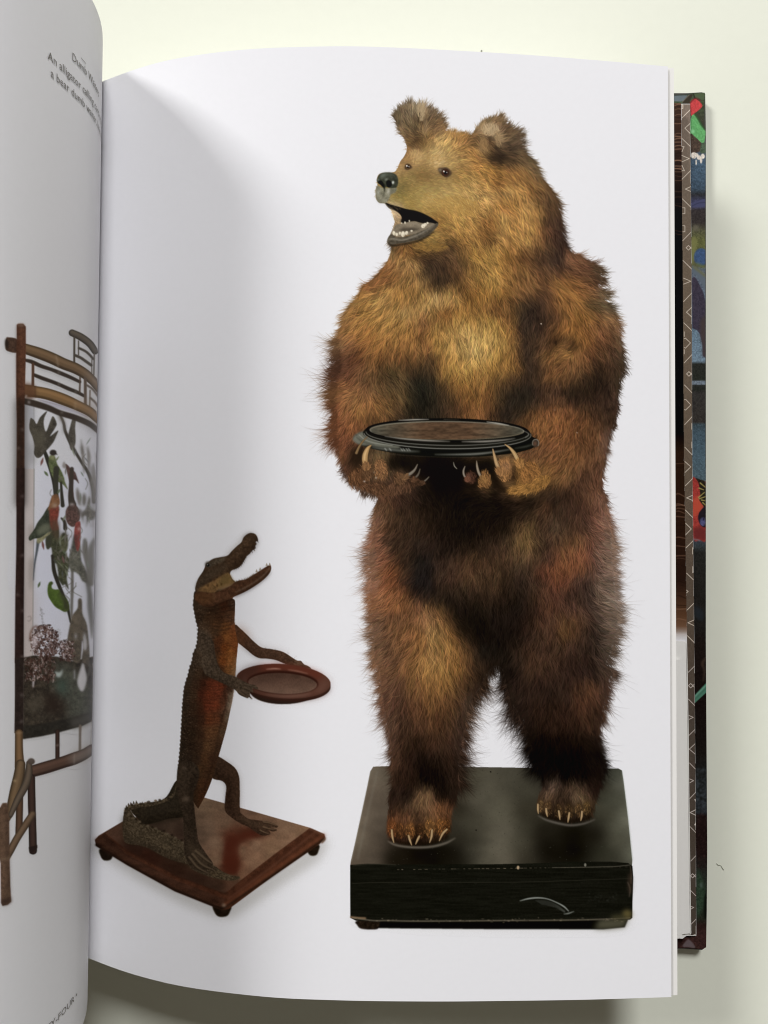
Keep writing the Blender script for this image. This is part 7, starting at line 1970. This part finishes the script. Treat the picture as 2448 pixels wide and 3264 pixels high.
pat = [
    [[(345, 310), (356, 312), (356, 352), (345, 352)], [(345, 465), (440, 370)], [(440, 530), (380, 585), (440, 645)], [(345, 705), (445, 800)], [(345, 905), (430, 942), (345, 980)],
     [(345, 800), (370, 800), (345, 862)], [(345, 1020), (375, 1085), (348, 1085)], [(345, 1185), (450, 1080)], [(452, 1270), (385, 1300), (452, 1330)], [(350, 1415), (452, 1515)],
     [(355, 1520), (380, 1520), (380, 1588), (355, 1590)], [(355, 1730), (380, 1732), (380, 1800), (355, 1802)], [(355, 1905), (458, 1800)], [(358, 2140), (445, 2225)]],
    [[(430, 0), (460, 30)], [(365, 135), (450, 172), (365, 205)], [(365, 410), (462, 308)], [(462, 475), (398, 535), (462, 592)], [(368, 660), (464, 755)],
     [(372, 845), (386, 840), (446, 896), (386, 958), (372, 950)], [(372, 765), (372, 820)], [(372, 975), (372, 1025)], [(372, 1130), (466, 1030)], [(375, 1390), (466, 1485)],
     [(376, 1562), (392, 1562), (450, 1624), (388, 1685), (376, 1680)], [(378, 1855), (466, 1762)], [(461, 1842), (461, 1910)], [(461, 2060), (461, 2130)], [(380, 2122), (466, 2212)]],
    [[(380, 78), (450, 140), (382, 205)], [(385, 362), (470, 278)], [(470, 475), (400, 505), (470, 535)], [(385, 648), (472, 735)], [(390, 805), (455, 870), (392, 935)],
     [(395, 1090), (475, 1010)], [(470, 1090), (470, 1165)], [(472, 1312), (472, 1385)], [(400, 1390), (480, 1468)], [(400, 1590), (418, 1605), (400, 1620)], [(408, 1820), (486, 1742)],
     [(486, 1940), (415, 1972), (486, 2005)], [(410, 2125), (490, 2205)]],
    [[(420, 342), (495, 268)], [(422, 658), (498, 735)], [(428, 850), (478, 872), (430, 895)], [(430, 1082), (502, 1010)], [(502, 1180), (432, 1245), (502, 1305)],
     [(435, 1408), (504, 1480)], [(436, 1595), (482, 1615), (438, 1640)], [(438, 1825), (506, 1752)], [(508, 1955), (440, 1990), (508, 2022)]],
    [[(508, 115), (440, 148), (508, 180)], [(440, 312), (508, 382)], [(448, 718), (508, 655)], [(445, 1060), (508, 1125)], [(450, 1250), (484, 1262), (452, 1280)], [(455, 1458), (510, 1400)],
     [(511, 1480), (511, 1575)], [(464, 1605), (490, 1580), (508, 1580)]],
]
for ti, items in enumerate(pat):
    E.T(*RT[ti])
    for p in items:
        E.line(p, 8.0, (214, 200, 168) if ti < 3 else (196, 184, 162), LINEP, 0.35, 0.95, sm=False)
for ti, x, y, r in ((0, 422, 1990, 27), (1, 427, 1260, 27), (3, 448, 500, 26), (4, 470, 890, 24)):
    E.T(*RT[ti])
    c_ = (214, 200, 168) if ti < 2 else (196, 184, 162)
    E.line([(x - r, y), (x, y - r), (x + r, y), (x, y + r), (x - r, y)], 8, c_, LINEP, 0.35, 0.95, sm=False)
    E.line([(x + r - 12, y + 14), (x + r + 12, y - 14)], 8, c_, LINEP, 0.35, 0.9, sm=False)
    E.line([(x + r - 12, y - 14), (x + r + 12, y + 14)], 8, c_, LINEP, 0.35, 0.9, sm=False)
E.T(*RT[3])
E.fill([(490, 1835), (508, 1830), (508, 1870)], (206, 194, 172), LINEP, 0.4, sm=False)
E.T(*RT[4])
E.fill([(488, 295), (508, 258), (508, 300)], (206, 194, 172), LINEP, 0.4, sm=False)

# --- the picture page that peeps out under the raised pages
DC = Canvas(2130, 325, 2210, 3000, 1.25, (218, 214, 206))
STRIP = 1
D_ = DC
D_.T(0, 0, 1)
yb = [328, 850, 1450, 2050, 2600, 2975]
xr = lambda y: float(np.interp(y, YB, X_END))
do = [(2132, y) for y in (328, 2045)][::-1]
do = [(2132, 328), (xr(328), 328)] + [(xr(y), y) for y in (850, 1450, 1800, 2045)] + [(2132, 2045)]
X0, Y0, cov = D_.cover(D_.pix(np.array(do)))
cov = (cov > 0.5) * 1.0
yv = (np.arange(cov.shape[0]) + Y0) / D_.s + D_.y0
sy = [325, 560, 640, 700, 1380, 1440, 1700, 1850, 1960, 1995, 2012, 2022, 2032, 2045]
dcol = np.stack([np.interp(yv, sy, v) for v in ([58, 40, 18, 12, 14, 44, 46, 44, 92, 112, 150, 192, 206, 214], [36, 24, 11, 8, 9, 26, 26, 26, 58, 76, 128, 178, 198, 208], [22, 16, 8, 6, 7, 14, 15, 17, 34, 50, 108, 164, 186, 200])], -1)[:, None] * np.ones(cov.shape + (1,))
D_.comp(X0, Y0, cov, dcol, STRIP)
for _ in range(70):
    y = rng.uniform(330, 660) if rng.random() < .6 else rng.uniform(1450, 1990)
    k = math.exp(-max(0, y - 560) / 60.0) if y < 700 else 0.7
    D_.line([(2150, y), (2163, y + rng.uniform(-5, 2)), (2186, y + rng.uniform(-4, 8))], rng.uniform(1.5, 4.5), (136, 96, 66) if rng.random() < .6 else (34, 20, 12), STRIP, 0.7, 0.62 * k)
for y in (560, 655, 735, 745):
    D_.line([(2152, y), (2176, y + 4)], 1.6, (120, 80, 54), STRIP, 0.5, 0.5)


def flat(z):
    return lambda px, py: unproj(px, py, z)


def mask_to(cv, outline):
    """keep ink only inside an outline (native px)"""
    cv.T(0, 0, 1)
    X0, Y0, cov = cv.cover(cv.pix(np.array(outline, float)))
    keep = np.zeros((cv.h, cv.w))
    a, b = max(0, Y0), min(cv.h, Y0 + cov.shape[0])
    c, d = max(0, X0), min(cv.w, X0 + cov.shape[1])
    keep[a:b, c:d] = cov[a - Y0:b - Y0, c - X0:d - X0]
    bad = keep < 0.5
    cv.c[bad] = cv.paper
    cv.lab[bad] = 0


mask_to(DC, do)
mask_to(CC, outl)
endpaper_out = eo
mask_to(EC, eo)
for _cv in (CC, EC, DC):
    _l = _cv.c.mean(-1, keepdims=True)
    _cv.c = _l + (_cv.c - _l) * 0.84
print_to_mesh(CC, flat(Z_COVER), {TURN: ("printed_cover_cloth", book, "dark printed cloth turned in along the cover's edge"), REDP: ("printed_bird_head", 1, "red bird head"), GREENB: ("printed_bird_body", 1, "bright green bird body"),
                                  FEET: ("printed_bird_feet", 1, None), BLUE: ("printed_blue_flower", 1, None), BIRDC: ("printed_bird_wing", 1, "purple grey bird wing"), REDB: ("printed_red_bird", 1, None),
                                  LEAVES: ("printed_leaves", 1, None), GREENB + 10: ("printed_stem", 1, "pale green striped stem")}, TURN, split=(BLUE, FEET), solid=True)
slab([(2100, 331)] + [(artx(y), y) for y in (331, 850, 1450, 2050, 2600, 2983)] + [(2100, 2983)], Z_COVER + 0.0002, Z_END - 0.0002, "endpaper", M_PAPER2, book)
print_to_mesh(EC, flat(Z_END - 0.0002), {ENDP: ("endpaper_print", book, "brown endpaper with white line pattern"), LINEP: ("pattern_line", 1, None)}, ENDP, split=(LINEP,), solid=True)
print_to_mesh(DC, flat(Z_BLOCK - 0.0002), {STRIP: ("picture_page_edge", book, "dark brown picture bleeding off a lower page")}, STRIP, solid=True)
# thin leaves on the lower half, their edges stepping back
slab([(2120, 2040), (2186, 2045), (2191, 2300), (2197, 2600), (2201, 2975), (2120, 2984)], Z_BLOCK, Z_BLOCK + 0.0004, "page", M_PAPER2, book)
slab([(2120, 2100), (2169, 2102), (2172, 2600), (2175, 2990), (2120, 2996)], Z_BLOCK + 0.0006, Z_BLOCK + 0.0012, "page", M_PAPER2, book)
E2 = [(2188.6, 2050), (2193, 2300), (2196.5, 2600), (2199.5, 2850), (2202, 2975)]
slab([(x + 1.5, y) for x, y in E2] + [(x - 0.8, y) for x, y in E2[::-1]], Z_BLOCK + 0.0001, Z_BLOCK + 0.0007, "page", M_PAPER2, book)


def filled_block(P, inset_l, inset_r, inset_y, drop, z0, name, nu=60):
    # the mass of pages under the raised ones: their curve on top, straight down at the sides
    us = np.linspace(inset_l, 1 - inset_r, nu)
    dv = inset_y / 3000.0
    top_a = P.at(us, np.full(nu, dv), -drop)
    top_b = P.at(us, np.full(nu, 1 - dv), -drop)
    lo_a, lo_b = top_a.copy(), top_b.copy()
    lo_a[:, 2] = lo_b[:, 2] = z0
    V = np.concatenate([top_a, top_b, lo_a, lo_b])
    F = []
    for i in range(nu - 1):
        F += [(i, nu + i, nu + i + 1, i + 1), (2 * nu + i, i, i + 1, 2 * nu + i + 1), (nu + i, 3 * nu + i, 3 * nu + i + 1, nu + i + 1)]
    F += [(0, 2 * nu, 3 * nu, nu), (nu - 1, 2 * nu - 1, 4 * nu - 1, 3 * nu - 1)]
    return mesh_obj(name, V, F, M_PAPER2, book, False, "mass of pages under the raised right page")


filled_block(RP, 0.0, 0.03, 26, 0.0042, Z_BLOCK, "page_block")

# ================================================================== the pictures on the pages
made = print_to_mesh(RC, lambda px, py: RP.at(*RP.locate(px, py)), {
    BEAR: ("printed_bear", book, "brown furry bear standing upright, mouth open"),
    EAR: ("bear_ear", BEAR, None), NOSE: ("bear_nose", BEAR, None), EYE: ("bear_eye", BEAR, None), MOUTH: ("bear_mouth", BEAR, None), TOOTH: ("bear_tooth", BEAR, None),
    CLAW: ("bear_claw", BEAR, None), TRAY: ("bear_tray", BEAR, "round black tray held in the bear's paws"),
    PLINTH: ("printed_plinth", book, "black wooden plinth under the bear"), PLINTHTOP: ("plinth_top", PLINTH, None), SCRATCH: ("plinth_scratch", PLINTH, "pale curved scratch"),
    GSHADOW: ("printed_shadow", book, None), GBASE: ("printed_base", book, "square polished mahogany base"), BASEFOOT: ("base_foot", GBASE, None),
    GATOR: ("printed_alligator", book, "small upright alligator with open jaws"), GTRAY: ("alligator_tray", GATOR, "round mahogany tray in its claws"),
    GEYE: ("alligator_eye", GATOR, None), TOOTH + 30: ("alligator_tooth", GATOR, None)}, BEAR,
    split=(EAR, EYE, TOOTH, CLAW, BASEFOOT, TOOTH + 30, SCRATCH))
print_to_mesh(LC, lambda px, py: LP.at(*LP.locate(px, py, L0, L1)) + np.array([0.00005, 0, 0]), {
    BAMBOO: ("printed_bamboo_stand", book, "bamboo stand of a glazed bird case"), GLASS: ("case_glass", BAMBOO, None), GROUND: ("case_ground", BAMBOO, None),
    BRANCH: ("case_branch", BAMBOO, None), BIRD: ("hummingbird", BAMBOO, None), BIRD + 20: ("perched_bird", BAMBOO, None), BIRD + 21: ("green_bird", BAMBOO, None),
    BIRD + 22: ("brown_bird", BAMBOO, None), BIRD + 23: ("faint_bird", BAMBOO, None), BIRD + 24: ("olive_bird", BAMBOO, None), BIRD + 25: ("round_brown_bird", BAMBOO, None),
    BIRD + 26: ("grey_green_bird", BAMBOO, None), BIRD + 27: ("spread_wing_bird", BAMBOO, None), BIRD + 28: ("long_tailed_bird", BAMBOO, None),
    PARROT: ("parrot", BAMBOO, "parrot with orange breast"), PARROT + 20: ("red_bird", BAMBOO, None), GREENP: ("parakeet", BAMBOO, "bright green parakeet"),
    PHEAS: ("pheasant", BAMBOO, None), FLOWERS: ("dried_flowers", BAMBOO, None)}, GLASS, split=(BIRD + 23, BIRD + 27, BIRD + 28))

# ================================================================== captions on the left page
import mathutils
# arc length along the left page's profile (metres) at mid height
prof = LP.at(LP.u, np.full(LP.n, 0.1))
arc = np.concatenate([[0], np.cumsum(np.linalg.norm(np.diff(prof[:, [0, 2]], axis=0), axis=1))])


def text_on_left(name, body, px, py, size, end=None, label=None, font_scale=(1, 1), lean=0.0):
    """lay a line of type on the curled page, beginning at a photographed point"""
    cu = bpy.data.curves.new(name, 'FONT')
    cu.body = body
    cu.size = size
    cu.resolution_u = 2
    o = bpy.data.objects.new(name + "_tmp", cu)
    scene.collection.objects.link(o)
    bpy.context.view_layer.update()
    me = bpy.data.meshes.new_from_object(o.evaluated_get(bpy.context.evaluated_depsgraph_get()))
    co = np.zeros(len(me.vertices) * 3)
    me.vertices.foreach_get("co", co)
    co = co.reshape(-1, 3)
    fs = [list(p.vertices) for p in me.polygons]
    bpy.data.objects.remove(o)
    u0, v0 = LP.locate(np.array([float(px)]), np.array([float(py)]), L0, L1)
    s0 = np.interp(u0, LP.u, arc)
    width = co[:, 0].max()
    sx = 1.0
    s = s0 - co[:, 0] * font_scale[0]
    u = np.interp(s, arc, LP.u)
    H = C_H * K     # height of the page in metres
    v = v0 - co[:, 1] * font_scale[1] / H
    P = LP.at(u, v)
    # lift along the surface normal so that the steep part is covered too
    e = 1e-3
    du = LP.at(u + e, v) - LP.at(u - e, v)
    dv = LP.at(u, v + e) - LP.at(u, v - e)
    n = np.cross(dv, du)
    n /= np.linalg.norm(n, axis=1)[:, None]
    n *= np.sign(n[:, 0:1] + 1e-9)
    P = P + n * 0.00015
    return mesh_obj(name, P, fs, M_TEXT, book, False, label)


text_on_left("caption_dash", "\u2014", 257, 192, 0.0030)
text_on_left("caption_title", "Dumb Waiters", 228, 190, 0.0034, label="caption heading")
text_on_left("caption_line", "An alligator calling card tray, c. 1890, and", 151, 187, 0.0034)
text_on_left("caption_line", "a bear dumb waiter, late 19th century", 160, 243, 0.0034)
text_on_left("page_number", "TWENTY-FOUR \u2022", 60, 3372, 0.0028, font_scale=(1.3, 1))

# ================================================================== dust on the table
bm_pts = [unproj(x, y, 0.0002) for x, y in ((2284, 2752), (2289, 2757), (2294, 2757), (2299, 2760), (2302, 2766), (2307, 2773))]


def thread(name, pts, r, label):
    pts = np.array(pts)
    v_, f_ = [], []
    for i, p in enumerate(pts):
        a = pts[max(0, i - 1)]
        b = pts[min(len(pts) - 1, i + 1)]
        t = (b - a) / np.linalg.norm(b - a)
        s = np.array([-t[1], t[0], 0])
        for k in range(6):
            w = k * math.pi / 3
            v_.append(p + s * r * math.cos(w) + np.array([0, 0, 1]) * r * math.sin(w))
    for i in range(len(pts) - 1):
        for k in range(6):
            f_.append((i * 6 + k, i * 6 + (k + 1) % 6, (i + 1) * 6 + (k + 1) % 6, (i + 1) * 6 + k))
    f_.append(tuple(range(6))[::-1])
    f_.append(tuple(range(len(v_) - 6, len(v_))))
    o = mesh_obj(name, v_, f_, M_DUST, None, True, label)
    return o


o = thread("lint_thread", bm_pts, 0.00009, "short curled grey thread of lint on the table right of the book's lower corner")
o["category"] = "thread"
c0 = unproj(1534.5, 161, 0.0002)
v_, f_ = [], []
for j in range(5):
    for k in range(9):
        a, b = math.pi * (j + 0.5) / 5, 2 * math.pi * k / 9
        rr = 0.00032 * (1 + 0.25 * math.sin(3 * b + j))
        v_.append(c0 + np.array([rr * math.sin(a) * math.cos(b), rr * math.sin(a) * math.sin(b), rr * 0.6 * math.cos(a)]))
for j in range(4):
    for k in range(9):
        f_.append((j * 9 + k, (j + 1) * 9 + k, (j + 1) * 9 + (k + 1) % 9, j * 9 + (k + 1) % 9))
f_.append(tuple(range(9)))
f_.append(tuple(range(36, 45))[::-1])
o = mesh_obj("dust_speck", v_, f_, M_DUST, None, True, "tiny dark speck of dust on the table above the right page")
o["category"] = "dust speck"
